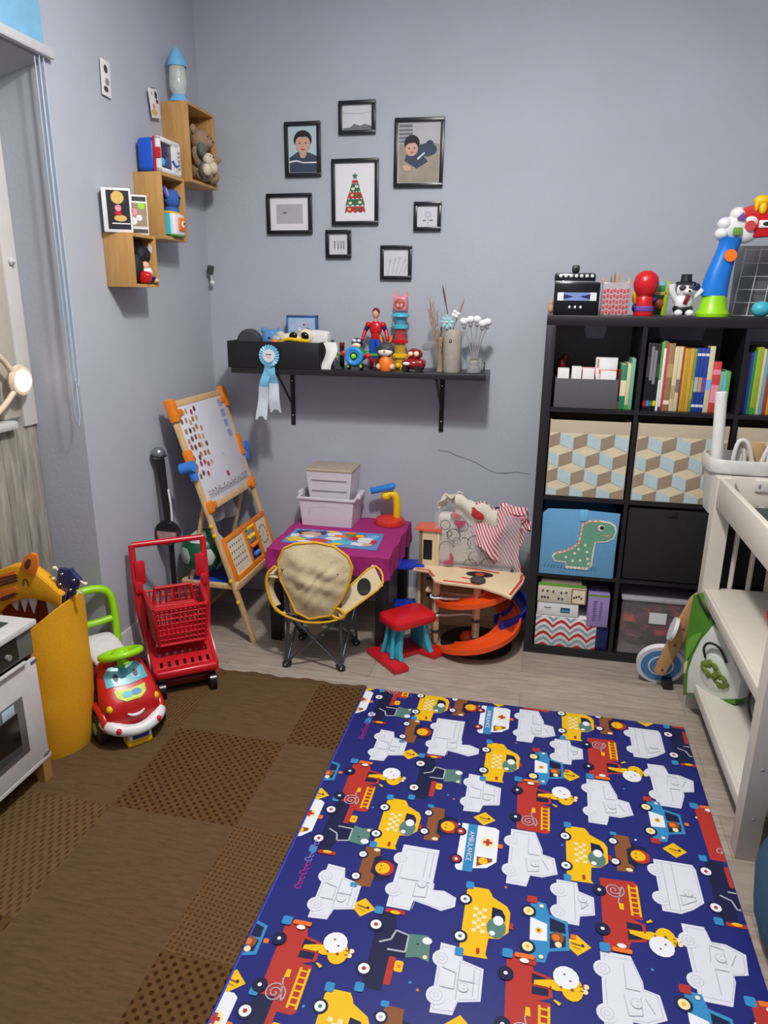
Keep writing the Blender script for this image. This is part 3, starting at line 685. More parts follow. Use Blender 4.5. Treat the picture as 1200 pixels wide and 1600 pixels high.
# ------------------------------------------------------------------ back wall pictures
M('frame_black', (20, 20, 30), 0.3, var=0.02); M('print_grey', (172, 172, 180), 0.6, var=0.05, scale=14); M('print_pale', (200, 202, 210), 0.6, var=0.04, scale=16); M('print_white', (222, 222, 228), 0.6, var=0.01)
M('hair_dark', (26, 26, 32), 0.7, var=0); M('shirt_navy', (52, 66, 88), 0.7, var=0.1, scale=60); M('floor_tan', (150, 142, 128), 0.7, var=0.12, scale=20); M('photo_sky', (176, 198, 208), 0.6, var=0.03, scale=8); M('line_grey', (110, 110, 120), 0.7, var=0); M('xmas_red', (170, 40, 45), 0.6, var=0.2, scale=90); M('xmas_green', (45, 105, 70), 0.6, var=0.2, scale=90); M('skin_photo', (198, 158, 138), 0.6, var=0.03)
def picture(x0, x1, z0, z1, label, draw, fw=.016, mat_w=0.0, tilt=0.0, bg='print_grey'):
    w, h = x1 - x0, z1 - z0
    t = T('picture_frame', label, 'picture', ((x0 + x1) / 2, WY - .001, (z0 + z1) / 2), rot=(0, tilt, 0))
    b = B('frame_black')
    for p, q in (((-w / 2, -.018, -h / 2), (w / 2, 0, -h / 2 + fw)), ((-w / 2, -.018, h / 2 - fw), (w / 2, 0, h / 2)), ((-w / 2, -.018, -h / 2 + fw), (-w / 2 + fw, 0, h / 2 - fw)), ((w / 2 - fw, -.018, -h / 2 + fw), (w / 2, 0, h / 2 - fw))):
        b.b2(p, q, .0015)
    b.o('frame', t)
    b = B('print_white'); b.b2((-w / 2 + fw, -.006, -h / 2 + fw), (w / 2 - fw, -.002, h / 2 - fw))
    iw, ih = w / 2 - fw - mat_w - .003, h / 2 - fw - mat_w - .003
    b.m(bg).flat([(-iw, -ih), (iw, -ih), (iw, ih), (-iw, ih)], -.0066, 'xz')
    draw(b, iw, ih); b.o('print', t)
    return t
LVC = [0]
def P2(b, m_, pts, lv): LVC[0] = (LVC[0] + 1) % 23; b.m(m_).flat(pts, -.0068 - .0003 * lv - .00001 * LVC[0], 'xz')
def E2(b, m_, c, r, ry, lv, a0=0, a1=2 * PI): LVC[0] = (LVC[0] + 1) % 23; b.m(m_).disc(c, r, -.0068 - .0003 * lv - .00001 * LVC[0], 'xz', 20, ry, a0, a1)
def d_boy(b, w, h):
    P2(b, 'shirt_navy', [(-w, -h), (w, -h), (w, -h * .30), (w * .45, -h * .14), (-w * .4, -h * .10), (-w, -h * .34)], 1)
    P2(b, 'print_white', [(-w, -h * .50), (-w * .5, -h * .45), (0, -h * .55), (w, -h * .55), (w, -h * .61), (0, -h * .60), (-w * .5, -h * .52), (-w, -h * .57)], 2)
    E2(b, 'skin_photo', (0.0, -h * .18), w * .25, h * .2, 3)
    E2(b, 'hair_dark', (0, h * .42), w * .66, h * .42, 4); E2(b, 'skin_photo', (.0, h * .22), w * .55, h * .40, 5)
    P2(b, 'hair_dark', [(-w * .58, h * .45), (-w * .3, h * .55), (w * .3, h * .55), (w * .58, h * .45), (w * .45, h * .75), (-w * .45, h * .75)], 6)
    E2(b, 'hair_dark', (-w * .22, h * .28), w * .08, h * .025, 7); E2(b, 'hair_dark', (w * .22, h * .28), w * .08, h * .025, 7)
    E2(b, 'red_matte', (0, h * .0), w * .17, h * .03, 7); E2(b, 'tan', (0, h * .13), w * .06, h * .03, 7)
def d_big(b, w, h):
    P2(b, 'print_grey', [(-w, h * .3), (w, h * .3), (w, h), (-w, h)], 1)
    P2(b, 'line_grey', [(-w, h * .35), (-w * .3, h * .35), (-w * .35, h * .95), (-w, h * .95)], 2)
    for i in range(4): P2(b, 'print_grey', [(-w, h * (.42 + i * .13)), (-w * .32, h * (.42 + i * .13)), (-w * .32, h * (.46 + i * .13)), (-w, h * (.46 + i * .13))], 3)
    E2(b, 'shirt_navy', (w * .38, h * .1), w * .5, h * .22, 3); E2(b, 'shirt_navy', (w * .52, h * .22), w * .22, h * .2, 3)
    P2(b, 'shirt_navy', [(-w * .7, -h * .25), (-w * .55, h * .1), (w * .0, h * .1), (w * .45, -h * .3), (-w * .1, -h * .52)], 4)
    P2(b, 'print_white', [(-w * .08, -h * .18), (w * .28, h * .02), (w * .3, -h * .02), (-w * .05, -h * .24)], 5)
    P2(b, 'skin_photo', [(-w * .8, -h * .42), (-w * .6, -h * .38), (-w * .35, -h * .48), (-w * .4, -h * .62), (-w * .72, -h * .58)], 5)
    E2(b, 'hair_dark', (-w * .35, h * .33), w * .38, h * .27, 6); E2(b, 'skin_photo', (-w * .36, h * .13), w * .31, h * .24, 7)
    P2(b, 'hair_dark', [(-w * .68, h * .22), (-w * .5, h * .32), (-w * .1, h * .34), (-w * .02, h * .2), (w * .0, h * .42), (-w * .5, h * .5)], 8)
    E2(b, 'hair_dark', (-w * .48, h * .15), w * .05, h * .02, 9); E2(b, 'hair_dark', (-w * .22, h * .16), w * .05, h * .02, 9); E2(b, 'red_matte', (-w * .34, h * .02), w * .09, h * .02, 9)
def d_tree(b, w, h):
    L = [('xmas_red', -.72, -.5, .55, .48), ('xmas_green', -.48, -.24, .52, .42), ('xmas_red', -.24, -.0, .44, .3), ('xmas_green', 0, .3, .3, .18), ('xmas_red', .3, .42, .2, .14)]
    for i, (m_, a, c, w0, w1) in enumerate(L):
        n = 9; pts = [(-w * w1, h * c)] + [(-w * w0 + 2 * w * w0 * k / (n - 1), h * (a + (.05 if k % 2 else -.02))) for k in range(n)] + [(w * w1, h * c)]
        P2(b, m_, pts, 1 + i)
    for x, z, m_ in ((-.25, -.38, 'cream'), (.25, -.36, 'cream'), (0, -.37, 'xmas_green'), (-.1, .12, 'cream'), (.08, .2, 'print_white'), (-.3, -.6, 'card_gold'), (.2, -.62, 'xmas_green'), (.1, -.12, 'xmas_green'), (-.15, -.1, 'card_gold')): E2(b, m_, (w * x, h * z), w * .09, h * .05, 7)
    st = [(w * .16 * (1 if k % 2 == 0 else .45) * math.sin(k * PI / 5), h * .56 + w * .17 * (1 if k % 2 == 0 else .45) * math.cos(k * PI / 5)) for k in range(10)]
    P2(b, 'xmas_green', st, 7)
def d_coast(b, w, h):
    P2(b, 'line_grey', [(-w, -h), (w, -h), (w, -h * .72), (w * .5, -h * .55), (w * .2, -h * .7), (-w * .2, -h * .5), (-w * .5, -h * .8), (-w, -h * .85)], 1)
    P2(b, 'print_grey', [(-w, h * .45), (w * .2, h * .35), (w, h * .5), (w, h * .44), (w * .2, h * .3), (-w, h * .38)], 1)
def d_bird(b, w, h):
    E2(b, 'line_grey', (-w * .35, h * .12), w * .13, h * .11, 1); P2(b, 'line_grey', [(-w * .6, h * .0), (-w * .3, h * .25), (-w * .15, h * .25), (-w * .3, h * .05)], 2)
def d_people(b, w, h):
    for x in (-.45, -.05, .3, .6):
        P2(b, 'line_grey', [(w * (x - .09), -h * .5), (w * (x + .07), -h * .5), (w * (x + .05), h * .15), (w * (x - .05), h * .15)], 1); E2(b, 'line_grey', (w * x, h * .24), w * .08, h * .1, 2)
def d_lines(b, w, h):
    for k in range(5):
        x = w * (-.7 + .32 * k); P2(b, 'line_grey', [(x, -h * .9), (x + w * .03, -h * .9), (x + w * (.2 + .1 * k), h * (.1 + .1 * (k % 3))), (x + w * (.17 + .1 * k), h * (.1 + .1 * (k % 3)))], 1)
        E2(b, 'line_grey', (x + w * (.19 + .1 * k), h * (.15 + .1 * (k % 3))), w * .09, h * .1, 2); E2(b, 'print_pale', (x + w * (.19 + .1 * k), h * (.15 + .1 * (k % 3))), w * .06, h * .07, 3)
def d_rose(b, w, h):
    for k, r in enumerate((.34, .3, .2, .16)): E2(b, 'line_grey' if k % 2 == 0 else 'print_pale', (w * .05, h * .15), w * r, h * r, 1 + k)
    P2(b, 'line_grey', [(w * .03, -h * .8), (w * .07, -h * .8), (w * .07, -h * .15), (w * .03, -h * .15)], 1); E2(b, 'line_grey', (-w * .3, -h * .4), w * .2, h * .08, 1); E2(b, 'line_grey', (w * .4, -h * .4), w * .2, h * .08, 1)
picture(-1.207, -1.040, 2.046, 2.270, 'black-framed portrait photo of a smiling child in a navy jumper', d_boy, bg='photo_sky')
picture(-.955, -.789, 2.211, 2.343, 'black-framed pale coastal print, highest of the wall pictures', d_coast, bg='print_pale')
picture(-.704, -.486, 1.992, 2.266, 'black-framed photo of a child lying propped on the arms', d_big, bg='floor_tan', tilt=.01)
picture(-.990, -.774, 1.840, 2.114, 'black-framed print of a red and green patchwork Christmas tree', d_tree, bg='print_white')
picture(-1.304, -1.086, 1.804, 1.978, 'wide black frame with broad white mount around a tiny bird', d_bird, mat_w=.026)
picture(-1.021, -.901, 1.698, 1.820, 'little square black frame with small dark figures, below the tree print', d_people, bg='print_pale')
picture(-.612, -.489, 1.812, 1.932, 'little square black frame with a faint flower, rightmost of the pictures', d_rose, bg='print_pale')
picture(-.762, -.617, 1.605, 1.752, 'square black frame with thin grasses, lowest of the wall pictures', d_lines, bg='print_pale')

# ------------------------------------------------------------------ wall shelf
M('shelf_black', (34, 32, 36), 0.35, var=0.08)
s = T('wall_shelf', 'long black wall shelf on two metal brackets', 'shelf', (-.83, WY, 1.21))
B('shelf_black').b2((-.585, -.25, -.026), (.590, -.001, 0), .002).o('shelf_board', s)
for bx in (-.375, .370):
    b = B('black'); b.b2((bx - .011, -.005, -.30), (bx + .011, -.001, -.027), .001); b.b2((bx - .011, -.23, -.031), (bx + .011, -.003, -.0262), .001)
    b.tube([(bx, -.20, -.034), (bx, -.007, -.20)], .0055, 8); b.m('chrome')
    for z in (-.08, -.25): b.ell((bx, -.006, z), (.005, .003, .005))
    b.o('bracket', s)
ZS = 1.211
# black bin with oddments
t = T('storage_bin', 'long low black fabric bin at the left end of the wall shelf', 'bin', (-1.205, .265, ZS))
b = B('black')
W_, D_, H_ = .222, .118, .118
for p, q in (((-W_, -D_, 0), (W_, D_, .004)), ((-W_, -D_, .004), (W_, -D_ + .004, H_)), ((-W_, D_ - .004, .004), (W_, D_, H_)), ((-W_, -D_, .004), (-W_ + .004, D_, H_)), ((W_ - .004, -D_, .004), (W_, D_, H_))): b.b2(p, q, .0012)
b.o('fabric_body', t)
fl = B('black').b2((-.21, -.112, .004), (.21, .112, .03)).o('false_bottom', t)
tag(B('dark_grey').lathe([(0, -.03), (.045, -.03), (.055, -.02), (.055, .02), (.045, .03), (0, .03)], (0, 0, 0), 32, (PI / 2, 0, .15)).o('rubber_disc', None, (-1.355, .245, 1.325)), 'dark grey round disc standing in the left of the black shelf bin', 'disc')
t = T('blue_plush_bear', 'sky-blue plush bear head showing above the black shelf bin', 'plush toy', (-1.265, .30, 1.27))
b = B(M('plush_sky', (95, 150, 205), 0.95, bump=.5, scale=120)); b.ell((0, 0, .06), (.055, .04, .048)); b.ell((0, 0, .0), (.05, .035, .05)); b.o('body', t)
for sx in (-1, 1): B('plush_sky').ell((sx * .04, 0, .102), (.016, .012, .014)).o('ear', t)
B('navy').ell((.0, -.04, .07), (.006, .004, .005)).o('nose', t)
t = T('game_board_toy', 'pale blue toy screen with dark blue rim standing at the back of the bin', 'toy', (-1.125, .335, 1.25))
b = B('sky'); b.box((0, 0, .12), (.15, .02, .14), .012, seg=3); b.o('body', t); fr = B(M('rim_blue', (60, 75, 130), .4))
for p, q in (((-.076, -.013, .182), (.076, .012, .192)), ((.066, -.013, .05), (.076, .012, .192)), ((-.076, -.013, .05), (-.070, .012, .192))): fr.b2(p, q, .003)
fr.o('rim', t)
b = B(M('screen_pale', (165, 185, 215), .4, var=.15)); b.flat([(-.062, .06), (.060, .06), (.060, .178), (-.062, .178)], -.0105, 'xz'); b.m('yellow').disc((-.03, .11), .008, -.011, 'xz'); b.m('red').disc((.01, .15), .005, -.011, 'xz'); b.m('navy').disc((.03, .13), .005, -.011, 'xz'); b.m('white').disc((-.01, .13), .008, -.011, 'xz'); b.o('screen', t)
t = T('toy_goggles', 'cream and yellow toy mask with dark round eyes on top of the bin', 'toy', (-1.10, .235, 1.335))
b = B('cream'); b.ell((-.03, 0, -.005), (.075, .03, .032), (0, .15, 0)); b.ell((.025, 0, .016), (.035, .025, .034)); b.ell((-.06, .01, .0), (.045, .03, .03)); b.o('shell', t)
for x in (-.028, .028): B('black_gloss').ell((x, -.024, .02), (.020, .012, .016), (0, .5 if x > 0 else -.1, 0)).o('eye_hole', t)
B('yellow').tube([(-.09, -.02, -.01), (-.05, -.034, .006), (0, -.034, .0), (.05, -.03, -.004)], .008, 8, smooth=2).o('band', t)
tag(B('orange').ell((0, 0, 0), (.018, .014, .012)).o('toy_block', None, (-1.205, .17, 1.327)), 'small orange toy peeking over the front of the black bin', 'toy')
tag(B('light_grey').ell((0, 0, 0), (.035, .025, .022)).ell((.01, 0, .018), (.025, .02, .02)).o('soft_toy', None, (-1.215, .25, 1.335)), 'light grey soft toy between the blue bear and the cream mask', 'plush toy')
t = T('paper_bundle', 'crumpled white paper bundle at the right end of the black bin', 'paper', (-1.02, .27, 1.30))
b = B('white_matte'); b.box((0, 0, .035), (.10, .07, .085), .02, R=(0, .1, 0)); b.box((-.045, -.03, -.0), (.10, .05, .012), .003, R=(0, -.12, 0)); b.o('bundle', t)
B('red_matte').box((-.02, -.075, -.012), (.03, .012, .02), .005).o('red_tag', t)
b = B('white_matte'); b.sheet(lambda u, v: (-.0 + .045 * u + .012 * math.sin(v * 5), -.03 + .05 * u * (1 - v) + .01 * math.sin(u * 4), .118 * (1 - v)), 6, 8, .0015)
tag(b.o('paper_sheet', None, (-.972, .20, ZS)), 'white paper sheet curling down beside the right end of the black bin', 'paper')
tag(B('dark_grey').prism([(0, 0), (.03, 0), (.0, .05)], -.01, .01, 'xz').o('toy_wedge', None, (-.925, .20, ZS)), 'small dark grey wedge toy beside the curled paper', 'toy')
t = T('black_tube', 'thin black tube with a reddish cap standing behind the toy plane', 'tube', (-.925, .31, ZS)); B('black').cyl((0, 0, 0), (0, 0, .095), .011).o('tube_body', t); B('dark_red').cyl((0, 0, .095), (0, 0, .112), .012).o('cap', t)
# rosette
M('satin_blue', (118, 190, 226), 0.35, spec=.7); M('satin_white', (205, 215, 228), 0.35, spec=.7)
t = T('rosette', 'light blue rosette ribbon pinned to the front of the black shelf bin', 'rosette', (-1.218, .136, 1.268))
b = B('satin_blue'); pts = []
n = 44
prof = []
vs = []; fs = []
for i in range(n):
    a = 2 * PI * i / n; r = .048 + (.0015 if i % 2 else -.0015); y = -.004 if i % 2 else -.010
    vs += [(math.cos(a) * .026, -.006, math.sin(a) * .026), (math.cos(a) * r, y, math.sin(a) * r), (math.cos(a) * r, y + .004, math.sin(a) * r), (math.cos(a) * .026, .004, math.sin(a) * .026)]
for i in range(n):
    j = (i + 1) % n
    for k in range(4): fs.append((i * 4 + k, j * 4 + k, j * 4 + (k + 1) % 4, i * 4 + (k + 1) % 4))
b._add(vs, fs); b.o('pleated_ring', t, ang=10)
B('white').cyl((0, .002, 0), (0, -.011, 0), .029, n=30).o('centre_disc', t)
b = B('line_grey'); b.b2((-.013,-.0122,.003),(.013,-.0108,.008)); b.m('pink').b2((-.009,-.0122,-.007),(.009,-.0108,-.004)); b.o('printed_lines', t)
for sx, L_, x1, m1 in ((-1, .262, -.036, 0), (1, .228, .014, 0)):
    b = B('satin_blue'); f = lambda u, v, sx=sx, L_=L_, x1=x1: (sx * .004 + x1 * v * .75 + (u - .5) * (.028 + .018 * v), -.003 + .006 * math.sin(v * 7 + sx) + .003 * sx, -.03 - L_ * v * .42)
    b.sheet(f, 3, 10, .0012); b.o('ribbon_tail', t)
    b = B('satin_white'); e = L_ * .42
    f2 = lambda u, v, sx=sx, L_=L_, x1=x1, e=e: (sx * .004 + x1 * (.75 + .45 * v) + (u - .5) * (.046 + .01 * v), -.003 + .006 * math.sin(7 + v * 5 + sx) + .003 * sx, -.03 - e - (L_ - e) * v * (1 if abs(u - .5) > .3 else .90))
    b.sheet(f2, 6, 10, .0012); lab(b.o('ribbon_tail', t), 'silver-white lower half of a ribbon tail')
# toy plane
t = T('toy_plane', 'green toy plane with blue propeller ring and round pilot on the wall shelf', 'toy', (-.830, .225, ZS))
b = B('green'); b.ell((0, .02, .06), (.035, .075, .032)); b.box((0, .085, .075), (.08, .02, .006), .002); b.box((0, .09, .095), (.005, .03, .045), .002); b.o('fuselage', t)
B('green').box((0, .0, .066), (.25, .05, .012), .005).o('wing', t)
b = B(M('ring_blue', (45, 140, 225), .35)); b.ring((0, -.058, .062), .032, .011, (PI / 2, 0, 0), n=28); b.m(M('prop_teal', (60, 150, 215), .4)); b.ring((0, -.060, .062), .022, .005, (PI / 2, 0, 0)); b.o('nose_ring', t)
B('lime').ell((0, -.066, .062), (.012, .012, .012)).o('propeller_hub', t); B('red').ell((-.052, -.045, .072), (.014, .01, .014)).o('side_light', t); B('red').ell((.055, -.03, .062), (.016, .01, .012)).o('side_light', t)
for sx in (-1, 1): B('black').cyl((sx * .03 - .006, -.03, .014), (sx * .03 + .006, -.03, .014), .014).o('wheel', t)
for sx in (-1, 1): B('lime').tube([(sx * .02, -.045, .045), (sx * .03, -.05, .012)], .005, 8).o('strut', t)
b = B('navy'); b.ell((0, -.0, .115), (.026, .024, .024)); b.o('pilot_cap', t)
b = B('cream'); b.ell((0, -.016, .106), (.021, .014, .014)); b.m('white').ell((-.006, -.026, .128), (.010, .006, .007)); b.ell((.014, -.024, .128), (.009, .006, .007)); b.m('orange').ell((.0, -.030, .104), (.008, .008, .004)); b.o('pilot_face', t)
# plain action figure (red top, blue legs)
def figure(b_mats, t, h=.26):
    pass
t = T('toy_figure', 'tall poseable toy figure with dark red hair, red top and blue trousers', 'toy', (-.763, .305, ZS))
b = B('red'); b.ell((0, 0, .178), (.030, .018, .036)); b.ell((0, 0, .145), (.022, .015, .03)); b.ell((-.034, 0, .195), .014); b.ell((.034, 0, .195), .014); b.o('torso', t)
for s_ in (-1, 1):
    b = B('navy'); b.tube([(s_ * .034, 0, .195), (s_ * .048, .0, .168)], [.012, .010], 10); b.m('red'); b.tube([(s_ * .048, 0, .170), (s_ * .056, -.012, .14)], [.010, .008], 10); b.ell((s_ * .057, -.014, .132), (.008, .008, .011)); b.o('arm', t)
    b = B('blue'); b.tube([(s_ * .012, 0, .13), (s_ * .018, -.004, .075), (s_ * .017, 0, .035)], [.016, .012, .010], 12, smooth=1); b.m('red'); b.tube([(s_ * .017, 0, .045), (s_ * .017, 0, .012)], [.012, .010], 12); b.ell((s_ * .018, -.008, .008), (.010, .018, .008)); b.o('leg', t)
b = B('skin'); b.ell((0, 0, .243), (.016, .018, .022)); b.cyl((0, 0, .205), (0, 0, .23), .009); b.o('head', t)
b = B('dark_red'); b.ell((0, .004, .250), (.018, .019, .020)); b.o('hair', t)
# stacking tower
t = T('stacking_toy', 'tall see-through stacking tower toy with a pink animal face on top', 'toy', (-.652, .325, ZS))
for i, (z0, z1, m_, mc, r) in enumerate(((.0, .05, 'yellow', (245, 200, 40), .036), (.05, .115, 'yellow', (235, 190, 60), .033), (.115, .180, 'red', (225, 70, 80), .031), (.18, .245, 'teal', (90, 180, 220), .030))):
    B(m_).lathe([(0, z0), (r + .005, z0), (r + .006, z0 + .012), (r, z0 + .016), (0, z0 + .016)]).o('tray', t)
    lab(B(M('clear_%d' % i, mc, .15, alpha=.55, var=0)).lathe([(r - .006, z0 + .016), (r - .008, z1), (0, z1)]).o('drum', t), 'see-through coloured drum')
B('teal').lathe([(0, .232), (.042, .232), (.040, .24), (.022, .25), (0, .25)]).o('brim', t)
b = B(M('clear_pink', (235, 150, 155), .2, alpha=.75, var=0)); b.box((0, 0, .288), (.066, .05, .07), .016, seg=3); b.o('head_block', t)
for s_ in (-1, 1): B('pink').prism([(-.010, 0), (.012, 0), (.004 * s_, .024)], -.008, .008, 'xz', X=Matrix.Translation((s_ * .024, 0, .318))).o('ear', t)
b = B(M('face_brown', (170, 80, 60), .5)); b.ell((0, -.024, .288), (.024, .006, .022)); b.m('pink').ell((-.008, -.029, .28), (.008, .004, .010)); b.ell((.009, -.029, .28), (.008, .004, .010)); b.o('face', t)
b = B('light_grey'); b.ring((-.045, 0, .20), .014, .002, (PI / 2, 0, 0)); b.o('side_ring', t)
B('yellow').ell((.0, -.045, .016), (.013, .013, .013)).o('loose_ball', t)
# bunny
t = T('bunny_toy', 'grey and orange bunny figure with upright ears on the wall shelf', 'toy', (-.690, .195, ZS))
b = B('orange'); b.lathe([(0, 0), (.026, .0), (.034, .02), (.030, .045), (.018, .065), (0, .07)]); b.m(M('bunny_cream', (232, 190, 160), .5)); b.ell((-.030, -.008, .018), (.013, .02, .015)); b.ell((.030, -.008, .018), (.013, .02, .015)); b.o('body', t)
b = B('dark_grey'); b.ell((0, 0, .092), (.040, .030, .034)); b.o('head', t)
b = B('white'); b.ell((0, -.014, .082), (.034, .020, .018)); b.m('orange').ell((0, -.034, .086), (.006, .004, .005)); b.m('black').ell((-.018, -.026, .095), .004); b.ell((.018, -.026, .095), .004); b.o('face', t)
for s_ in (-1, 1):
    e = B('dark_grey').ell((s_ * .022, 0, .138), (.010, .006, .026), (0, s_ * .3, 0)).o('ear', t); B('orange').ell((s_ * .022, -.005, .138), (.006, .003, .018), (0, s_ * .3, 0)).o('ear_lining', e)
# red toy car
t = T('toy_car', 'glossy dark red toy car on the wall shelf beside the grey vase', 'toy car', (-.568, .200, ZS))
M('car_red', (140, 18, 28), .15, coat=.8, var=.02)
b = B('car_red'); b.ell((0, 0, .035), (.052, .042, .026)); b.box((.022, .0, .034), (.066, .076, .042), .016, seg=3); b.o('body', t)
b = B('car_red'); b.ell((.006, .01, .075), (.036, .032, .026)); b.o('cabin', t)
b = B('cream'); b.ell((-.008, -.018, .078), (.012, .008, .010)); b.ell((.018, -.018, .078), (.012, .008, .012)); b.m('orange').ell((-.018, -.016, .068), (.008, .008, .007)); b.o('windscreen', t)
b = B('white'); b.ell((-.022, -.036, .036), (.018, .008, .008)); b.o('grille', t)
for sx, sy in ((-1, -1), (1, -1), (-1, 1), (1, 1)): B('black').cyl((sx * .03, sy * .036, .014), (sx * .03, sy * .044, .014), .014).o('wheel', t)
# vase, dried stems, flower
M('stone_vase', (162, 156, 146), .8, bump=.3, scale=60); M('dry_grass', (150, 128, 102), .9); M('dry_dark', (92, 80, 62), .9)
t = T('vase', 'tall matte greige vase with a small dark pendant on the wall shelf', 'vase', (-.398, .225, ZS))
B('stone_vase').lathe([(0, 0), (.038, 0), (.040, .005), (.0405, .15), (.038, .172), (.030, .184), (.020, .186), (.018, .17), (0, .16)]).o('body', t)
b = B('black'); b.ell((-.004, -.0405, .135), (.006, .003, .008)); b.m('card_gold').ell((-.004, -.043, .135), (.002, .002, .005)); b.o('pendant', t)
def stems(name, label, base, specs):
    t = T(name, label, 'dried stems', base)
    for kind, dx, dy, hgt, m_ in specs:
        b = B(m_); top = Vector((dx, dy, hgt))
        if kind == 'reed': b.tube([(0, 0, 0), tuple(top * .5), tuple(top * .8), tuple(top)], [.0018, .002, .005, .001], 8, smooth=1)
        else:
            b.tube([(0, 0, 0), tuple(top)], .0012, 6)
            for k in range(14):
                u = .45 + .55 * k / 14; p = top * u; a = k * 2.4
                b.tube([tuple(p), tuple(p + Vector((math.cos(a) * .014, math.sin(a) * .010, .022)))], [.0016, .0004], 5)
        b.o('stem', t)
    return t
stems('dried_grass', 'bundle of dry brown grasses standing left of the greige vase', (-.452, .235, ZS), [('fluff', -.04, 0, .30, 'dry_grass'), ('fluff', -.06, .01, .27, 'dry_grass'), ('fluff', -.02, 0, .26, 'dry_grass'), ('fluff', .005, .01, .22, 'dry_grass'), ('fluff', -.012, -.01, .17, 'dry_grass'), ('reed', -.055, 0, .315, 'dry_grass'), ('fluff', .0, .0, .2, 'dry_dark'), ('fluff', -.03, .01, .22, 'dry_grass'), ('fluff', .01, -.01, .13, 'dry_dark')])
b = B('dry_grass'); b.lathe([(0, 0), (.016, 0), (.012, .03), (.010, .09), (.014, .14), (.006, .15)], n=14); b.o('tied_bundle', bpy.data.objects['dried_grass'])
b = B('grey'); b.ell((-.055, 0, .11), (.03, .002, .018), (0, -.5, 0)); b.o('grey_leaf', bpy.data.objects['dried_grass'])
stems('dry_reeds', 'two long pointed dark reeds rising from the greige vase', (-.405, .225, ZS + .165), [('reed', -.045, 0, .205, 'dry_dark'), ('reed', .052, 0, .145, 'dry_grass')])
t = T('fabric_flower', 'pale turquoise flower with white blossom at the neck of the vase', 'flower', (-.420, .205, ZS + .215))
b = B(M('petal_aqua', (150, 200, 208), .7))
for k in range(8):
    a = k * PI / 4; b.ell((math.cos(a) * .018, -.012, math.sin(a) * .018), (.014, .005, .007), (0, -a, 0))
b.m('cream').ell((0, -.018, 0), .006); b.o('petals', t)
b = B('white')
for dx, dz in ((.024, .03), (.036, .024), (.03, .042), (.044, .034)): b.ell((dx, 0, dz), (.010, .008, .009))
b.o('blossom', t); B('green').tube([(0, 0, 0), (.005, .01, -.05)], .002, 6).o('stem', t)
# glass of cotton stems
t = T('drinking_glass', 'small clear glass of moss at the right end of the wall shelf', 'glass', (-.300, .225, ZS))
b = B('glass'); b.lathe([(0, .001), (.030, .001), (.031, .055), (.028, .055), (.027, .008), (0, .008)]); b.o('glass_body', t); b = B(M('moss', (105, 100, 78), .95, bump=1, scale=90)); b.ell((0, 0, .045), (.026, .026, .018)); b.ell((0, 0, .022), (.026, .026, .014)); b.o('moss_fill', t)
g = 'cotton stems in the small glass'
M('cotton', (228, 228, 232), .9, bump=.4, scale=80); M('grey_stem', (150, 148, 150), .7)
for dx, dy, hz, l in ((-.052, 0, .185, 'white cotton ball stem, farthest left in the small glass'), (-.024, .01, .194, 'white cotton ball stem, second from left in the small glass'), (.006, 0, .196, 'white cotton ball stem standing tallest in the small glass'), (.030, .0, .176, 'lower white cotton ball stem right of centre in the small glass'), (.050, .01, .184, 'white cotton ball stem, farthest right in the small glass')):
    c = T('cotton_stem', l, 'flower', (-.300, .225, ZS + .055), group=g)
    B('grey_stem').tube([(dx * .15, 0, -.02), (dx * .35, dy, hz * .3), (dx * .9, dy, hz * .72)], .0026, 7, smooth=2).o('stem', c)
    B('grey_stem').ell((dx * .95, dy, hz * .77), (.009, .009, .011)).o('calyx', c)
    B('cotton').ell((dx, dy, hz * .88), (.019, .017, .016)).o('cotton_ball', c)
tag(B('black').lathe([(0, 0), (.02, 0), (.02, .004), (0, .004)], n=20, R=(0, PI / 2, 0)).o('shelf_cap', None, (-.262, .30, ZS + .021)), 'small black disc upright at the right end of the wall shelf', 'disc')
# ------------------------------------------------------------------ easel
t = T('kids_easel', 'wooden children\'s easel with whiteboard and orange corner clips by the left wall', 'easel', (-1.21, -0.20, 0))
LX, LZ = -0.345, 1.10            # lean of the front legs
def fp(u, y, n=0.0):             # point on the leaning front plane: u up the leg 0..1, y along, n out of the face
    L = math.hypot(LX, LZ); nx, nz = LZ / L, -LX / L
    return Vector((LX * u + nx * n, y, LZ * u + nz * n))
ax_u = Vector((LX, 0, LZ)).normalized(); ax_n = Vector((LZ, 0, -LX)).normalized()
RF = Matrix((ax_n, Vector((0, 1, 0)), ax_u)).transposed()
LEN = math.hypot(LX, LZ); EW = .50
for y in (0.0, EW): B('pine').box(fp(.5, y), (.018, .030, LEN), .004, R=RF).o('leg', t)
for y in (.035, EW - .035):
    p1 = fp(.60, y, -.012); b = B('pine'); p0 = Vector((-.372, y, .0)); c_ = (p1 + p0) / 2; dd = (p1 - p0)
    Rr = Matrix((Vector((0, 1, 0)).cross(dd.normalized()), Vector((0, 1, 0)), dd.normalized())).transposed()
    b.box(c_, (.016, .026, dd.length), .004, R=Rr); b.o('rear_leg', t)
for u in (.975, .565): B('pine').box(fp(u, EW / 2, .002), (.020, EW - .02, .030), .004, R=RF).o('rail', t)
M('whiteboard', (214, 216, 226), .25, var=.01)
wb = B('whiteboard'); wb.box(fp(.77, EW / 2, .006), (.008, EW - .03, LEN * .385), .001, R=RF); wb = wb.o('whiteboard', t)
XF = Matrix.Translation(fp(.77, EW / 2, .0105)) @ RF.to_4x4()
cols = [(150, 90, 60), (190, 140, 90), (170, 60, 80), (120, 110, 60), (200, 160, 120), (90, 70, 70), (170, 120, 70)]
for i, c in enumerate(cols): M('mag%d' % i, c, .6, var=0)
b = B('mag0'); hh = LEN * .385 / 2
rnd = random.Random(3)
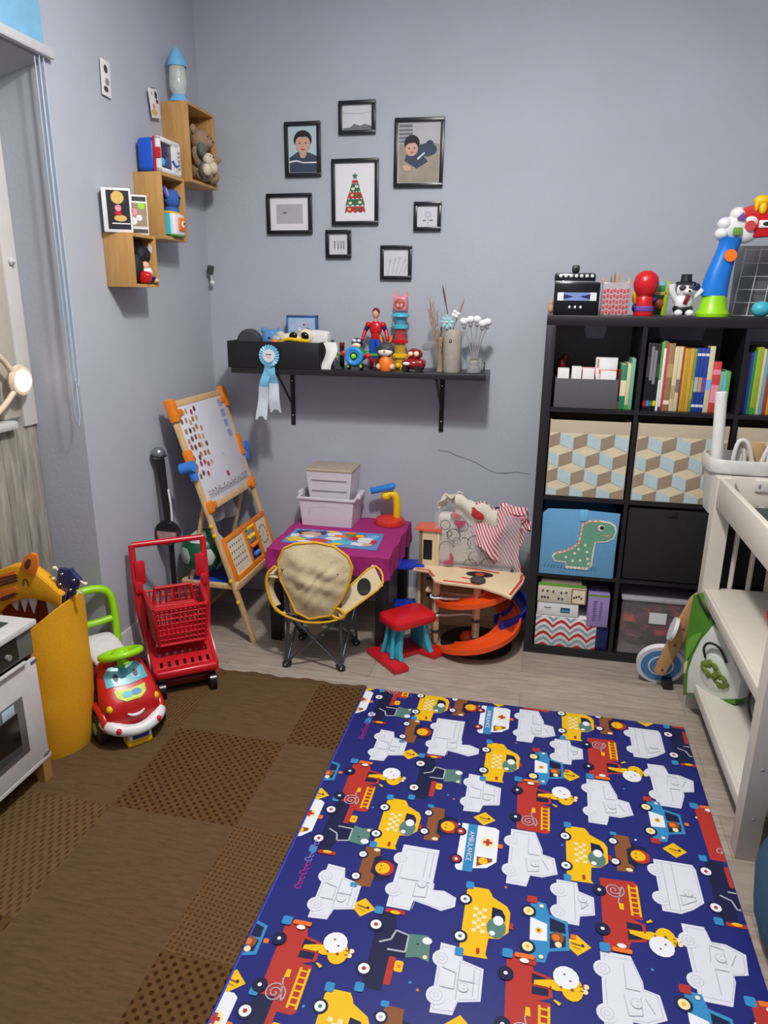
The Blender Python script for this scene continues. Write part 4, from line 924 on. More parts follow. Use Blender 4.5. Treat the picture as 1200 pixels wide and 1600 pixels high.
for k in range(38):
    b.m('mag%d' % rnd.randrange(7)); yy = -.215 + .035 * (k % 5) + rnd.uniform(-.008, .008); zz = hh - .03 - .040 * (k // 5) + rnd.uniform(-.008, .008)
    b.flat([(yy + .0115 * math.cos(a * PI / 4), zz + .0135 * math.sin(a * PI / 4)) for a in range(8)], .0004, 'yz', X=XF)
b.m(M('mag_blue', (140, 155, 195), .6, var=0))
for k in range(4): b.flat([(.165, hh - .05 - k * .05), (.205, hh - .05 - k * .05), (.205, hh - .015 - k * .05), (.165, hh - .015 - k * .05)], .0004, 'yz', X=XF)
for k in range(46):
    yy = -.20 + .0092 * k; h_ = rnd.uniform(.006, .035); b.m(['dark_grey', 'green', 'mag2', 'grey'][k % 4]); b.flat([(yy, -hh + .02), (yy + .0025, -hh + .02), (yy + .0025, -hh + .02 + h_), (yy, -hh + .02 + h_)], .0004, 'yz', X=XF); b.flat([(yy + .004 * math.cos(a * PI / 3), -hh + .022 + h_ + .004 * math.sin(a * PI / 3)) for a in range(6)], .0005, 'yz', X=XF)
b.m('mag2'); b.flat([(.02, -hh + .075), (.045, -hh + .075), (.045, -hh + .10), (.02, -hh + .10)], .0004, 'yz', X=XF)
b.o('marks', wb)
M('clip_orange', (232, 130, 25), .4)
for u, y, su in ((.955, -.004, .10), (.955, EW + .004, .10), (.57, .012, .055), (.57, EW - .012, .055)):
    b = B('clip_orange'); b.box(fp(u, y, .006), (.036, .046, su), .008, R=RF); b.box(fp(u - .012 if u > .9 else u + .0, y + (.03 if y < .2 else -.03), .010), (.020, .06, .03), .006, R=RF); b.o('corner_clip', t)
for u, y in ((.755, -.002), (.74, EW + .002)):
    b = B('clip_orange'); b.box(fp(u, y, .004), (.034, .042, .11), .010, R=RF); b.o('side_clip', t)
    b = B(M('cup_blue', (60, 130, 220), .35)); s_ = -1 if y < .2 else 1; b.cyl(fp(u - .015, y + s_ * .030, -.03), fp(u - .015, y + s_ * .030, .03), .026, .026); b.box(fp(u - .05, y + s_ * .022, .01), (.03, .03, .05), .008, R=RF); b.o('roll_holder', t)
# activity panel
b = B('clip_orange')
for u, y, du, dy in ((.425, EW / 2, .022, EW - .03), (.265, EW / 2, .022, EW - .03)): b.box(fp(u, y, .014), (.016, dy, du), .003, R=RF)
for y in (.020, .215, .345, EW - .020): b.box(fp(.345, y, .014), (.016, .018, .16 * LEN), .003, R=RF)
ap = b.o('activity_frame', t)
b = B(M('panel_cream', (222, 212, 190), .6)); b.box(fp(.345, .118, .012), (.006, .185, .155 * LEN), R=RF); b.m('grey')
XP = Matrix.Translation(fp(.345, .118, .0155)) @ RF.to_4x4()
for r_ in range(4):
    for c_ in range(6): b.flat([(-.07 + .024 * c_, .048 - .03 * r_), (-.058 + .024 * c_, .048 - .03 * r_), (-.058 + .024 * c_, .058 - .03 * r_), (-.07 + .024 * c_, .058 - .03 * r_)], .0004, 'yz', X=XP)
b.o('letter_card', t)
b = B('panel_cream'); b.box(fp(.345, .415, .012), (.006, .12, .155 * LEN), R=RF); XC = Matrix.Translation(fp(.345, .415, .0155)) @ RF.to_4x4()
b.m('grey')
for k in range(12): b.flat([(.044 * math.cos(k * PI / 6) + .008 * math.cos(a * PI / 3), .044 * math.sin(k * PI / 6) + .008 * math.sin(a * PI / 3)) for a in range(6)], .0004, 'yz', X=XC)
b.m('orange'); b.flat([(-.004, 0), (0, .03), (.004, 0)], .001, 'yz', X=XC); b.flat([(0, -.004), (-.026, -.012), (0, .004)], .0012, 'yz', X=XC); b.o('clock_card', t)
for k, (m_, n0, cnt) in enumerate((('yellow', .06, 4), ('yellow', .04, 4), ('orange', .05, 4), ('cup_blue', .07, 3))):
    u = .41 - k * .038; b = B('chrome'); b.cyl(fp(u, .222, .014), fp(u, .338, .014), .0022, n=8); b.o('abacus_rod', ap)
    b = B(m_)
    for q in range(cnt): b.ell(fp(u, .235 + n0 * .5 + q * .019, .014), (.012, .0095, .012), n=12)
    b.o('abacus_beads', ap)
b = B('green')
for q in range(2): b.ell(fp(.41, .232 + q * .012, .014), (.010, .006, .010), n=10)
b.o('abacus_beads', ap)
# tray and bolts
tb = B('pine'); tb.b2((-.335, -.010, .255), (-.065, .012, .278), .003); tb.b2((-.335, EW - .012, .255), (-.065, EW + .01, .278), .003); tb.b2((-.085, .0, .250), (-.062, EW, .285), .003); tb.b2((-.345, .0, .255), (-.325, EW, .278), .003); tr = tb.o('tray_frame', t)
B(M('tray_blue', (28, 78, 190), .35)).b2((-.33, .010, .268), (-.085, EW - .01, .274)).o('tray_panel', t)
for u in (.50, .46, .27, .18): lab(B('yellow').ell(fp(u, -.017, .0), (.010, .006, .010)).o('bolt_cap', t), 'small yellow bolt cap')
B('pine').box((-.30, .12, .09), (.016, .5, .022), .003, R=(0, 0, 0)).o('low_brace', t)
# ball and bowl behind
t = T('green_ball', 'green and white patchwork football on the easel tray', 'ball', (-1.475, -.115, .395))
M('ball_green', (28, 92, 62), .35, var=.1); M('ball_white', (190, 200, 195), .4)
b = B('ball_green'); b.ell((0, 0, 0), .105, n=32); b.o('ball_skin', t)
b = B('ball_white'); phi = (1 + 5 ** .5) / 2
for v in [(0, s1, s2 * phi) for s1 in (-1, 1) for s2 in (-1, 1)] + [(s1, s2 * phi, 0) for s1 in (-1, 1) for s2 in (-1, 1)] + [(s2 * phi, 0, s1) for s1 in (-1, 1) for s2 in (-1, 1)]:
    d_ = Vector(v).normalized(); q = d_.to_track_quat('Z', 'Y').to_matrix()
    b.lathe([(math.sin(a * .07) * .1072, math.cos(a * .07) * .1072) for a in range(0, 7)], (0, 0, 0), 6, q)
b.o('white_patches', t)
t = T('frosted_bowl', 'frosted pale plastic bowl on the blue tray behind the activity panel', 'bowl', (-1.395, .06, .274))
B(M('frosted', (190, 200, 225), .3, alpha=.8)).lathe([(0, 0), (.045, 0), (.075, .03), (.082, .075), (.079, .075), (.072, .032), (0, .006)]).o('bowl_body', t)
B('red').ell((.02, .2, .03), (.03, .04, .025)).o('toy_part', t)
t = T('plastic_bag', 'crumpled see-through plastic bag hanging behind the easel panel', 'bag', (-1.46, .10, .50))
b = B('clear_plastic'); rnd = random.Random(5)
b.sheet(lambda u, v: (.03 * math.sin(u * 9 + v * 4), (u - .5) * (.22 - .16 * v), v * .22 + .02 * math.sin(u * 7)), 12, 10, .001); b.sheet(lambda u, v: (-.02 + .03 * math.sin(u * 8 - v * 5), (u - .5) * (.20 - .14 * v), v * .21), 12, 10, .001)
b.tube([(0, -.02, .2), (.005, -.05, .30), (.01, .0, .33), (0, .02, .2)], .004, 6, smooth=2); b.o('film', t)

# ------------------------------------------------------------------ microphone stand
t = T('microphone_stand', 'toy black microphone stand with silver-headed microphone in the left corner', 'toy', (-1.560, -.255, 0))
B('black').lathe([(0, 0), (.11, 0), (.11, .012), (.03, .022), (.012, .03), (0, .03)]).o('base', t)
B('black').cyl((0, 0, .02), (0, 0, .62), .0125).o('pole', t); B('black').cyl((0, 0, .52), (-.012, 0, .70), .017).o('grip', t)
b = B('black'); b.cyl((-.010, 0, .68), (-.022, 0, .85), .015, .021); mic = b.o('microphone', t)
lab(B(M('mic_head', (150, 155, 165), .25, .8)).ell((-.025, -.002, .875), (.030, .030, .030)).o('mic_grille', mic), 'silver mesh microphone head'); B('black').ring((-.024, -.002, .868), .030, .004, (0, .1, 0)).o('mic_band', mic)
B('white').tube([(.010, -.006, .72), (.022, -.012, .64), (.018, -.012, .56), (.008, -.012, .53)], .0045, 8, smooth=2).o('cable', t)
b = B('black'); b.cyl((.0, -.030, .525), (.0, -.005, .530), .056, n=32); dd = b.o('round_console', t)
b = B(M('sticker_mix', (185, 150, 150), .5, var=.35, scale=40)); b.cyl((0, -.032, .525), (0, -.0305, .525), .046, n=32); b.o('picture_disc', dd); B(M('rim_maroon', (90, 30, 50), .4)).ring((0, -.031, .525), .052, .004, (PI / 2, 0, 0)).o('disc_rim', dd)

# ------------------------------------------------------------------ shopping trolley
e1 = Vector((.80, .60, 0)); ang = math.atan2(.60, .80)
t = T('toy_shopping_trolley', 'red plastic toy shopping trolley with lattice basket by the left wall', 'toy trolley', (-1.385, -.555, 0), rz=ang)
M('trolley_red', (196, 22, 36), .28, var=.02, spec=.6)
# local: x right, -y front. rear (handle) at y=+.13, front at y=-.13
def lattice(b, org, du, dv, nu, nv, bar=.0045, th=.004):
    """perforated panel: org corner, du/dv edge vectors"""
    org, du, dv = Vector(org), Vector(du), Vector(dv)
    nrm = du.cross(dv).normalized()
    for i in range(nu + 1):
        w = bar * (2.0 if i in (0, nu) else 1)
        p = org + du * (i / nu)
        R_ = Matrix((du.normalized(), dv.normalized(), nrm)).transposed()
        b.box(p + dv / 2, (w, dv.length, th), R=R_)
    for j in range(nv + 1):
        w = bar * (2.0 if j in (0, nv) else 1)
        p = org + dv * (j / nv)
        R_ = Matrix((du.normalized(), dv.normalized(), nrm)).transposed()
        b.box(p + du / 2, (du.length, w, th), R=R_)
def quad_lattice(b, A, B_, C_, D_, nu, nv, bar=.005, th=.004):
    """A-B bottom edge, D-C top edge"""
    A, B_, C_, D_ = map(Vector, (A, B_, C_, D_))
    for i in range(nu + 1):
        u = i / nu; p = A.lerp(B_, u); q = D_.lerp(C_, u); r = bar * (.9 if i in (0, nu) else .5); b.tube([tuple(p), tuple(q)], r, 6)
    for j in range(nv + 1):
        v = j / nv; p = A.lerp(D_, v); q = B_.lerp(C_, v); r = bar * (.9 if j in (0, nv) else .5); b.tube([tuple(p), tuple(q)], r, 6)
for s_ in (-1, 1):
    b = B('trolley_red')
    b.tube([(s_ * .095, -.09, .10), (s_ * .125, .06, .16), (s_ * .142, .10, .34), (s_ * .142, .13, .555)], [.013, .015, .014, .013], 12, smooth=2)
    b.box((s_ * .120, .100, .445), (.040, .020, .10), .008); b.box((s_ * .13, .09, .385), (.03, .03, .05), .008); b.prism([(-.11, .05), (.09, .05), (.115, .30), (.09, .36), (.05, .20), (-.08, .12)], s_ * .124 - .008, s_ * .124 + .008, 'yz'); b.o('side_frame', t)
B('trolley_red').cyl((-.142, .13, .555), (.142, .13, .555), .012).o('handle_bar', t)
# basket tapering to the front
b = B('trolley_red')
Bk0, Bk1 = .075, .36
rl, rr_, fl_, fr_ = (-.115, .085), (.115, .085), (-.100, -.125), (.100, -.125)
def sc(p, k, dy=0): return (p[0] * k, p[1] * 1 + dy)
zb, zt = .205, .365
q = lambda p, k, z, dy=0: (p[0] * k, p[1] + dy, z)
quad_lattice(b, q(fl_, .88, zb, .02), q(fr_, .88, zb, .02), q(fr_, 1, zt), q(fl_, 1, zt), 11, 7, .0085)
quad_lattice(b, q(fl_, .88, zb, .02), q(rl, .92, zb), q(rl, 1, zt), q(fl_, 1, zt), 11, 7, .008)
quad_lattice(b, q(fr_, .88, zb, .02), q(rr_, .92, zb), q(rr_, 1, zt), q(fr_, 1, zt), 11, 7, .008)
quad_lattice(b, q(rl, .92, zb), q(rr_, .92, zb), q(rr_, 1, zt + .0), q(rl, 1, zt + .0), 11, 6, .006)
b.prism([(fl_[0] * .88, fl_[1] + .02), (fr_[0] * .88, fr_[1] + .02), (rr_[0] * .92, rr_[1]), (rl[0] * .92, rl[1])], zb - .004, zb)
for p, p2 in ((fl_, fr_), (fr_, rr_), (rl, fl_)): b.tube([(p[0], p[1], zt), (p2[0], p2[1], zt)], .008, 8)
bs = b.o('basket', t)
b = B('trolley_red'); quad_lattice(b, (-.085, .06, .30), (.085, .06, .30), (.085, -.02, .31), (-.085, -.02, .31), 9, 3, .008); quad_lattice(b, (-.085, .075, .30), (.085, .075, .30), (.07, .08, .375), (-.07, .08, .375), 6, 1, .008); b.o('child_seat', t)
# lower perforated deck: solid sheet with holes -> lattice of broad bars
b = B('trolley_red')
A, C_ = Vector((-.112, -.150, .085)), Vector((-.112, .07, .19))
for i in range(8):
    x = -.105 + .030 * i; b.box((x, -.04, .158), (.018, .235, .010), R=(math.atan2(.105, .22), 0, 0))
for j in range(5):
    y = -.14 + j * .048; z = .107 + (y + .15) * .46; b.box((0, y, z), (.225, .026, .010), R=(math.atan2(.105, .22), 0, 0))
b.box((0, -.155, .106), (.245, .035, .035), .012, seg=3)
for s_ in (-1, 1): b.prism([(-.16, .092), (.09, .08), (.09, .215), (-.16, .122)], s_ * .118 - .006, s_ * .118 + .006, 'yz')
b.o('lower_deck', t)
b = B('dark_red'); b.box((0, -.05, .05), (.19, .17, .03), .008); b.o('chassis', t)
for sx, sy, r in ((-1, -.150, .037), (1, -.150, .037), (-1, .10, .036), (1, .10, .036)):
    b = B('black_gloss'); b.cyl((sx * .098 - .012, sy, r), (sx * .098 + .012, sy, r), r, n=24); b.m('dark_grey').cyl((sx * .098 - .014, sy, r), (sx * .098 + .014, sy, r), r * .45); b.o('wheel', t)
b = B('green'); b.ell((.03, -.02, .175), (.025, .02, .018)); tag_ = b.o('toy_food', None, (-1.36, -.555, .02)); tag(tag_, 'green and pale toy food glimpsed through the trolley\'s lower deck', 'toy food')

# ------------------------------------------------------------------ ride-on truck
t = T('ride_on_truck', 'red ride-on toy truck with lime steering wheel and smiling white bumper', 'ride-on toy', (-1.456, -.900, 0), rz=.88)
t.scale = (.82, .95, .90)
M('truck_red', (196, 30, 30), .28, var=.02, spec=.6)
# local: -y is the nose
b = B('truck_red')
def loft(b, secs, n=24, pw=.55):
    """superellipse sections (y, cx, cz, rx, rz)"""
    vs = []; fs = []
    for (y, cx, cz, rx, rz) in secs:
        for i in range(n):
            a = 2 * PI * i / n; c_, s_ = math.cos(a), math.sin(a)
            vs.append((cx + rx * math.copysign(abs(c_) ** pw, c_), y, cz + rz * math.copysign(abs(s_) ** pw, s_)))
    m_ = len(secs)
    for k in range(m_ - 1):
        for i in range(n): fs.append((k * n + i, k * n + (i + 1) % n, (k + 1) * n + (i + 1) % n, (k + 1) * n + i))
    fs += [tuple(range(n))[::-1], tuple(range((m_ - 1) * n, m_ * n))]
    return b._add(vs, fs)
loft(b, [(-.205, 0, .135, .085, .045), (-.195, 0, .138, .108, .062), (-.165, 0, .145, .122, .078), (-.12, 0, .165, .122, .10), (-.075, 0, .19, .108, .118), (-.04, 0, .20, .095, .12), (0, 0, .18, .085, .10), (.06, 0, .165, .085, .085), (.18, 0, .165, .095, .085), (.235, 0, .17, .09, .07), (.25, 0, .17, .07, .05)])
from mathutils.bvhtree import BVHTree
BODY = BVHTree.FromBMesh(b.bm)
body = b.o('body', t)
for s_ in (-1, 1):
    b = B('truck_red'); b.ring((s_ * .118, -.115, .085), .072, .020, (0, PI / 2, 0), a0=PI * .02 + PI / 2 * 0, a1=PI * 2, n=28) if False else b.tube([(s_ * .115, -.19, .09), (s_ * .12, -.165, .135), (s_ * .12, -.11, .155), (s_ * .12, -.05, .13), (s_ * .11, -.03, .09)], .020, 10, smooth=2); b.o('wheel_arch', t)
_lo = Vector((0, -.183, .165)); _d = (Vector((0, -.078, .302)) - _lo); _n = Vector((0, -_d.z, _d.y)).normalized()
def on_body(x, s_, lift):
    p = _lo + _d * s_ + Vector((x, 0, 0)); h = BODY.ray_cast(p + _n * .2, -_n)
    return (h[0] if h[0] is not None else p) + _n * lift
def face_patch(mat, outline, lift, name, parent, N=7):
    """fill a convex outline (x, s) with a fan of rings laid on the body"""
    cx_ = sum(p[0] for p in outline) / len(outline); cs = sum(p[1] for p in outline) / len(outline)
    pts = []
    for i in range(len(outline)):
        a, c = outline[i], outline[(i + 1) % len(outline)]
        for k in range(4): pts.append((a[0] + (c[0] - a[0]) * k / 4, a[1] + (c[1] - a[1]) * k / 4))
    n = len(pts); b = B(mat); vs = [on_body(cx_, cs, lift)]; fs = []
    for r_ in range(1, N + 1):
        for p in pts: vs.append(on_body(cx_ + (p[0] - cx_) * r_ / N, cs + (p[1] - cs) * r_ / N, lift))
    for p in pts: vs.append(on_body(p[0], p[1], -.004))
    for k in range(n): fs.append((0, 1 + k, 1 + (k + 1) % n))
    for r_ in range(N):
        for k in range(n): fs.append((1 + r_ * n + k, 1 + r_ * n + (k + 1) % n, 1 + (r_ + 1) * n + (k + 1) % n, 1 + (r_ + 1) * n + k))
    b._add(vs, fs); return b.o(name, parent)
def oval(cx_, cs, rx, rs, n=12): return [(cx_ + rx * math.cos(2 * PI * k / n), cs + rs * math.sin(2 * PI * k / n)) for k in range(n)]
ws = face_patch(M('screen_teal', (80, 175, 190), .3), [(-.088, .50), (0, .44), (.088, .50), (.084, .78), (.06, .93), (-.06, .93), (-.084, .78)], .003, 'windscreen', t)
for s_ in (-1, 1):
    face_patch(M('eye_white', (112, 188, 203), .3), oval(s_ * .042, .70, .028, .17), .0045, 'eye', ws); face_patch('navy', oval(s_ * .042, .66, .011, .09), .006, 'pupil', ws, 3)
lp = face_patch(M('panel_lime', (190, 215, 60), .4), [(-.066, .38), (0, .34), (.066, .38), (.060, .20), (.03, .08), (-.03, .08), (-.060, .20)], .003, 'bonnet_panel', t)
face_patch('teal', oval(-.018, .23, .022, .075), .0045, 'panel_print', lp, 3); face_patch('bike_blue' if 'bike_blue' in MATS else M('bike_blue', (70, 135, 195), .4), oval(.020, .24, .022, .07), .005, 'panel_print', lp, 3)
for s_ in (-1, 1): B('yellow').ell((s_ * .096, -.186, .175), (.017, .014, .016)).o('headlamp', t)
b = B('white'); b.tube([(-.036, -.212, .150), (-.015, -.216, .139), (.015, -.216, .139), (.036, -.212, .150)], [.003, .006, .006, .003], 8, smooth=2); b.o('smile', t)
b = B('white')
b.tube([(-.118, -.150, .105), (-.108, -.195, .105), (-.06, -.222, .088), (0, -.230, .080), (.06, -.222, .088), (.108, -.195, .105), (.118, -.150, .105)], [.024, .027, .024, .022, .024, .027, .024], 12, smooth=2); b.box((0, -.225, .062), (.10, .025, .045), .01); bp = b.o('bumper', t)
for s_ in (-1, 1): B('red').ell((s_ * .085, -.232, .100), (.012, .010, .012)).o('fog_lamp', bp)
B(M('plate_blue', (28, 40, 110), .4)).box((0, -.240, .062), (.07, .006, .026), .003).o('number_plate', bp)
B('yellow').box((0, -.20, .026), (.11, .06, .036), .012).o('lower_step', t)
for sx, sy in ((-1, -.11), (1, -.11), (-1, .16), (1, .16)):
    b = B('black'); b.lathe([(0, -.02), (.045, -.022), (.062, -.018), (.066, 0), (.062, .018), (.045, .022), (0, .02)], (sx * .122, sy, .066), 26, (0, PI / 2, 0)); w_ = b.o('wheel', t)
    B(M('hub_mint', (140, 180, 140), .4)).lathe([(0, .018), (.024, .018), (.026, .026), (0, .03)], (sx * .122, sy, .066), 18, (0, sx * PI / 2, 0)).o('hub_cap', w_)
b = B('white'); loft(b, [(.02, 0, .262, .055, .012), (.03, 0, .262, .072, .022), (.09, 0, .258, .085, .028), (.18, 0, .262, .088, .030), (.225, 0, .268, .078, .026), (.24, 0, .27, .055, .016)], pw=.75); b.o('seat', t)
b = B('lime'); Rw = (-.35, 0, 0); b.ring((0, -.095, .345), .082, .014, Rw, n=36, k=12, sy=.85); b.ell((0, -.095, .347), (.042, .034, .022), Rw); b.box((0, -.095, .34), (.15, .03, .014), .006, R=Rw); b.box((0, -.135, .325), (.03, .06, .014), .006, R=Rw); b.o('steering_wheel', t)
B('lime').cyl((0, -.085, .28), (0, -.095, .34), .018).o('steering_column', t)
b = B('lime'); b.tube([(-.095, .215, .20), (-.105, .245, .40), (-.085, .255, .475), (0, .26, .49), (.085, .255, .475), (.105, .245, .40), (.095, .215, .20)], .018, 12, smooth=2); b.tube([(-.10, .24, .345), (0, .243, .335), (.10, .24, .345)], .015, 10, smooth=1); b.o('back_handle', t)

# ------------------------------------------------------------------ tiger basket
M('felt_yellow', (222, 158, 8), .85, bump=.2, scale=150); M('felt_orange', (232, 122, 24), .85, bump=.2, scale=150); M('felt_brown', (92, 40, 24), .85, bump=.2, scale=150); M('felt_mouth', (120, 36, 16), .85); M('felt_white', (214, 210, 208), .85)
t = T('tiger_basket', 'tall yellow felt basket shaped like a tiger with open toothy mouth', 'basket', (-1.605, -1.075, 0))
R0, n = .150, 56
vs = []; fs = []
def rimz(a):   # a=0 towards +x; highest there, lower on the camera side, highest at the back hinge
    return .455 + .115 * max(0, math.cos(a)) ** 1.3 + .10 * max(0, math.sin(a) * .6 - math.cos(a) * .8)
lv = 14
for sgn, rad in ((0, R0), (1, R0 - .006)):
    for j in range(lv + 1):
        for i in range(n):
            a = 2 * PI * i / n; z = .001 + (rimz(a) - .001) * j / lv
            k = rad * (0.90 + .10 * min(1, j / 5)) * (1 + .01 * math.sin(3 * a + j))
            if j == 0: k = rad * .86
            vs.append((math.cos(a) * k, math.sin(a) * k, z))
O = (lv + 1) * n
for j in range(lv):
    for i in range(n):
        q_ = (i + 1) % n; fs.append((j * n + i, j * n + q_, (j + 1) * n + q_, (j + 1) * n + i)); fs.append((O + j * n + i, O + (j + 1) * n + i, O + (j + 1) * n + q_, O + j * n + q_))
for i in range(n): q_ = (i + 1) % n; fs.append((lv * n + i, lv * n + q_, O + lv * n + q_, O + lv * n + i))
fs.append(tuple(range(n))[::-1]); fs.append(tuple(O + i for i in range(n)))
B('felt_yellow')._add(vs, fs).o('basket_body', t, ang=50)
def hd(P_): return [(x + 1.605, z) for x, z in P_]
hy = -.040
head = [(-1.79, .49), (-1.78, .60), (-1.726, .640), (-1.686, .658), (-1.653, .672), (-1.621, .678), (-1.577, .672), (-1.543, .650), (-1.511, .625), (-1.491, .606), (-1.470, .592), (-1.478, .547), (-1.498, .553), (-1.532, .564), (-1.578, .570), (-1.609, .567), (-1.648, .552), (-1.681, .534), (-1.72, .50)]
def bent(X_=None): return None
hb = B('felt_yellow').prism(hd(head), hy - .004, hy + .004, 'xz', b=.001).o('head_side', t)
B('felt_yellow').prism(hd(head), hy + .034, hy + .040, 'xz', b=.001).o('head_side', t)
top = [p for p in hd(head)[1:11]]
b = B('felt_yellow')
for i in range(len(top) - 1):
    (x0, z0), (x1, z1) = top[i], top[i + 1]
    b._add([(x0, hy, z0), (x1, hy, z1), (x1, hy + .040, z1), (x0, hy + .040, z0), (x0, hy, z0 - .006), (x1, hy, z1 - .006), (x1, hy + .040, z1 - .006), (x0, hy + .040, z0 - .006)], [(0, 1, 2, 3), (4, 7, 6, 5), (0, 4, 5, 1), (2, 6, 7, 3), (1, 5, 6, 2), (3, 7, 4, 0)])
b.o('head_top', t)
B('felt_mouth').prism(hd([(-1.72, .50), (-1.68, .53), (-1.609, .565), (-1.55, .565), (-1.49, .55), (-1.50, .47), (-1.56, .42), (-1.68, .42)]), hy + .012, hy + .018, 'xz').o('mouth_lining', t)
for T3 in (((-1.672, .541), (-1.636, .560), (-1.651, .514)), ((-1.634, .558), (-1.601, .566), (-1.622, .512)), ((-1.604, .566), (-1.566, .568), (-1.588, .510)), ((-1.535, .562), (-1.492, .549), (-1.530, .492))):
    B('felt_white').prism(hd(T3), hy + .004, hy + .011, 'xz').o('tooth', t)
ear = [(-1.606, .668), (-1.590, .700), (-1.572, .722), (-1.553, .733), (-1.535, .728), (-1.532, .708), (-1.540, .680), (-1.552, .655)]
e_ = B('felt_orange').prism(hd(ear), hy - .012, hy - .004, 'xz', b=.001).o('ear', t)
B('felt_brown').prism(hd([(-1.584, .678), (-1.580, .696), (-1.566, .712), (-1.556, .710), (-1.560, .690), (-1.574, .674)]), hy - .014, hy - .0115, 'xz').o('inner_ear', e_)
b = B('felt_orange'); b.prism(hd([(-1.79, .58), (-1.726, .628), (-1.66, .652), (-1.625, .664), (-1.628, .648), (-1.70, .615), (-1.79, .56)]), hy - .0055, hy - .003, 'xz'); b.prism(hd([(-1.79, .53), (-1.70, .585), (-1.64, .604), (-1.628, .596), (-1.66, .578), (-1.72, .545), (-1.79, .50)]), hy - .0055, hy - .003, 'xz')
b.m('felt_brown')
for o_ in (0, .012, .024): b.prism(hd([(-1.79, .585 - o_), (-1.70, .630 - o_), (-1.625, .652 - o_ * .8), (-1.622, .646 - o_ * .8), (-1.70, .622 - o_), (-1.79, .575 - o_)]), hy - .0065, hy - .0050, 'xz')
b.prism(hd([(-1.705, .552), (-1.689, .566), (-1.643, .584), (-1.629, .583), (-1.653, .567), (-1.693, .549)]), hy - .0075, hy - .005, 'xz'); b.tube([(x + 1.605, hy - .005, z) for x, z in ((-1.604, .612), (-1.602, .630), (-1.594, .638), (-1.586, .630), (-1.584, .612))], .0018, 6, smooth=1); b.o('stripes', t)
# ukulele standing in it
M('uke_blue', (34, 38, 92), .4)
t = T('ukulele', 'small dark blue ukulele with cream pegs leaning in the tiger basket', 'ukulele', (-1.592, -1.07, .315))
d_ = Vector((.140, -.02, .330)).normalized(); s_ = Vector((d_.z, 0, -d_.x)).normalized(); n_ = s_.cross(d_)
XU = Matrix((s_, d_, n_)).transposed().to_4x4()
b = B('uke_blue'); b.prism([(-.016, -.02), (.016, -.02), (.014, .285), (.034, .305), (.040, .375), (.012, .385), (.0, .395), (-.012, .385), (-.040, .375), (-.034, .305), (-.014, .285)], -.008, .008, 'xy', X=XU, b=.002); b.o('neck', t)
b = B('uke_blue'); b.ell(XU @ Vector((0, -.12, 0)), (.075, .1, .03), XU.to_3x3()); b.o('body', t)
for x, y in ((-.022, .365), (.022, .365), (-.020, .325), (.020, .325)):
    B('chrome').ell(XU @ Vector((x, y, .009)), (.006, .006, .005)).o('peg_post', t)
    b = B('cream'); b.cyl(XU @ Vector((x * 1.6, y, -.0)), XU @ Vector((x * 2.4, y, -.0)), .003); b.ell(XU @ Vector((x * 2.6, y, -.0)), (.008, .007, .006)); b.o('peg', t)
b = B('light_grey')
for k in range(4): b.tube([XU @ Vector((-.009 + .006 * k, -.05, .010)), XU @ Vector((-.009 + .006 * k, .32, .010))], .0006, 5)
b.o('strings', t)

# ------------------------------------------------------------------ play kitchen (its front faces +x)
M('kitchen_white', (205, 203, 204), .4); M('steel_grey', (110, 112, 114), .35, .3)
t = T('play_kitchen', 'white toy kitchen with grey sink, oven door and wooden legs at the left edge', 'play kitchen', (-1.48, -1.258, 0))
Wk, Dk = .72, .36
b = B('kitchen_white'); b.prism([(-Dk, -Wk), (.012, -Wk), (.012, .012), (-Dk, .012)], .548, .568, 'xy', b=.003)
top = b.o('worktop', t)
b = B('dark_grey'); 
b.b2((-.30, -.46, .5685), (-.045, -.035, .5705), .012); b.o('sink_rim', top)
b = B(M('sink_dark', (58, 60, 66), .3)); b.b2((-.285, -.445, .5695), (-.058, -.048, .5715), .010); b.o('sink_basin', top)
M('kitchen_side', (150, 112, 66), .5)
b = B('kitchen_side'); b.b2((-Dk + .01, -.012, .09), (-.002, 0, .548), .001); b.o('side_panel', t); B('kitchen_side').b2((-Dk + .01, -Wk + .01, .09), (-.002, -Wk + .022, .548), .001).o('side_panel', t)
b = B('kitchen_white'); b.b2((-Dk + .01, -Wk + .02, .085), (.006, .004, .100), .002); b.b2((-Dk + .01, -Wk + .02, .10), (-Dk + .02, -.01, .548)); b.o('bottom_board', t)
b = B('steel_grey'); b.b2((-.006, -Wk + .02, .462), (.0, -.002, .546), .001); fr_ = b.o('control_strip', t)
b = B('black'); b.b2((-.002, -.40, .470), (.0035, -.068, .540), .001); b.o('control_panel', t)
for y in (-.115, -.21, -.305): B('grey').cyl((.003, y, .500), (.014, y, .500), .009).o('knob', t)
B('light_grey').b2((.006, -.60, .450), (.018, -.055, .460), .003).o('door_handle', t)
b = B('kitchen_white'); b.b2((-.004, -.62, .102), (.006, -.006, .446), .001); dr = b.o('oven_door', t)
b = B('steel_grey'); b.b2((.0055, -.50, .165), (.0085, -.085, .355), .001); wf = b.o('window_frame', dr)
b = B('black_gloss'); b.b2((.0078, -.47, .185), (.0095, -.115, .315), .001); b.m('dark_grey').prism([(-.47, .187), (-.117, .187), (-.117, .205), (-.47, .235)], .0096, .0102, 'yz'); b.o('window', dr)
b = B(M('sticker_blue', (175, 198, 218), .5)); b.b2((.0088, -.175, .318), (.0100, -.125, .350), .0005); b.o('sticker', dr)
for z in (.108, .436): B('steel_grey').b2((.002, -.030, z - .004), (.0085, -.004, z + .004)).o('hinge', dr)
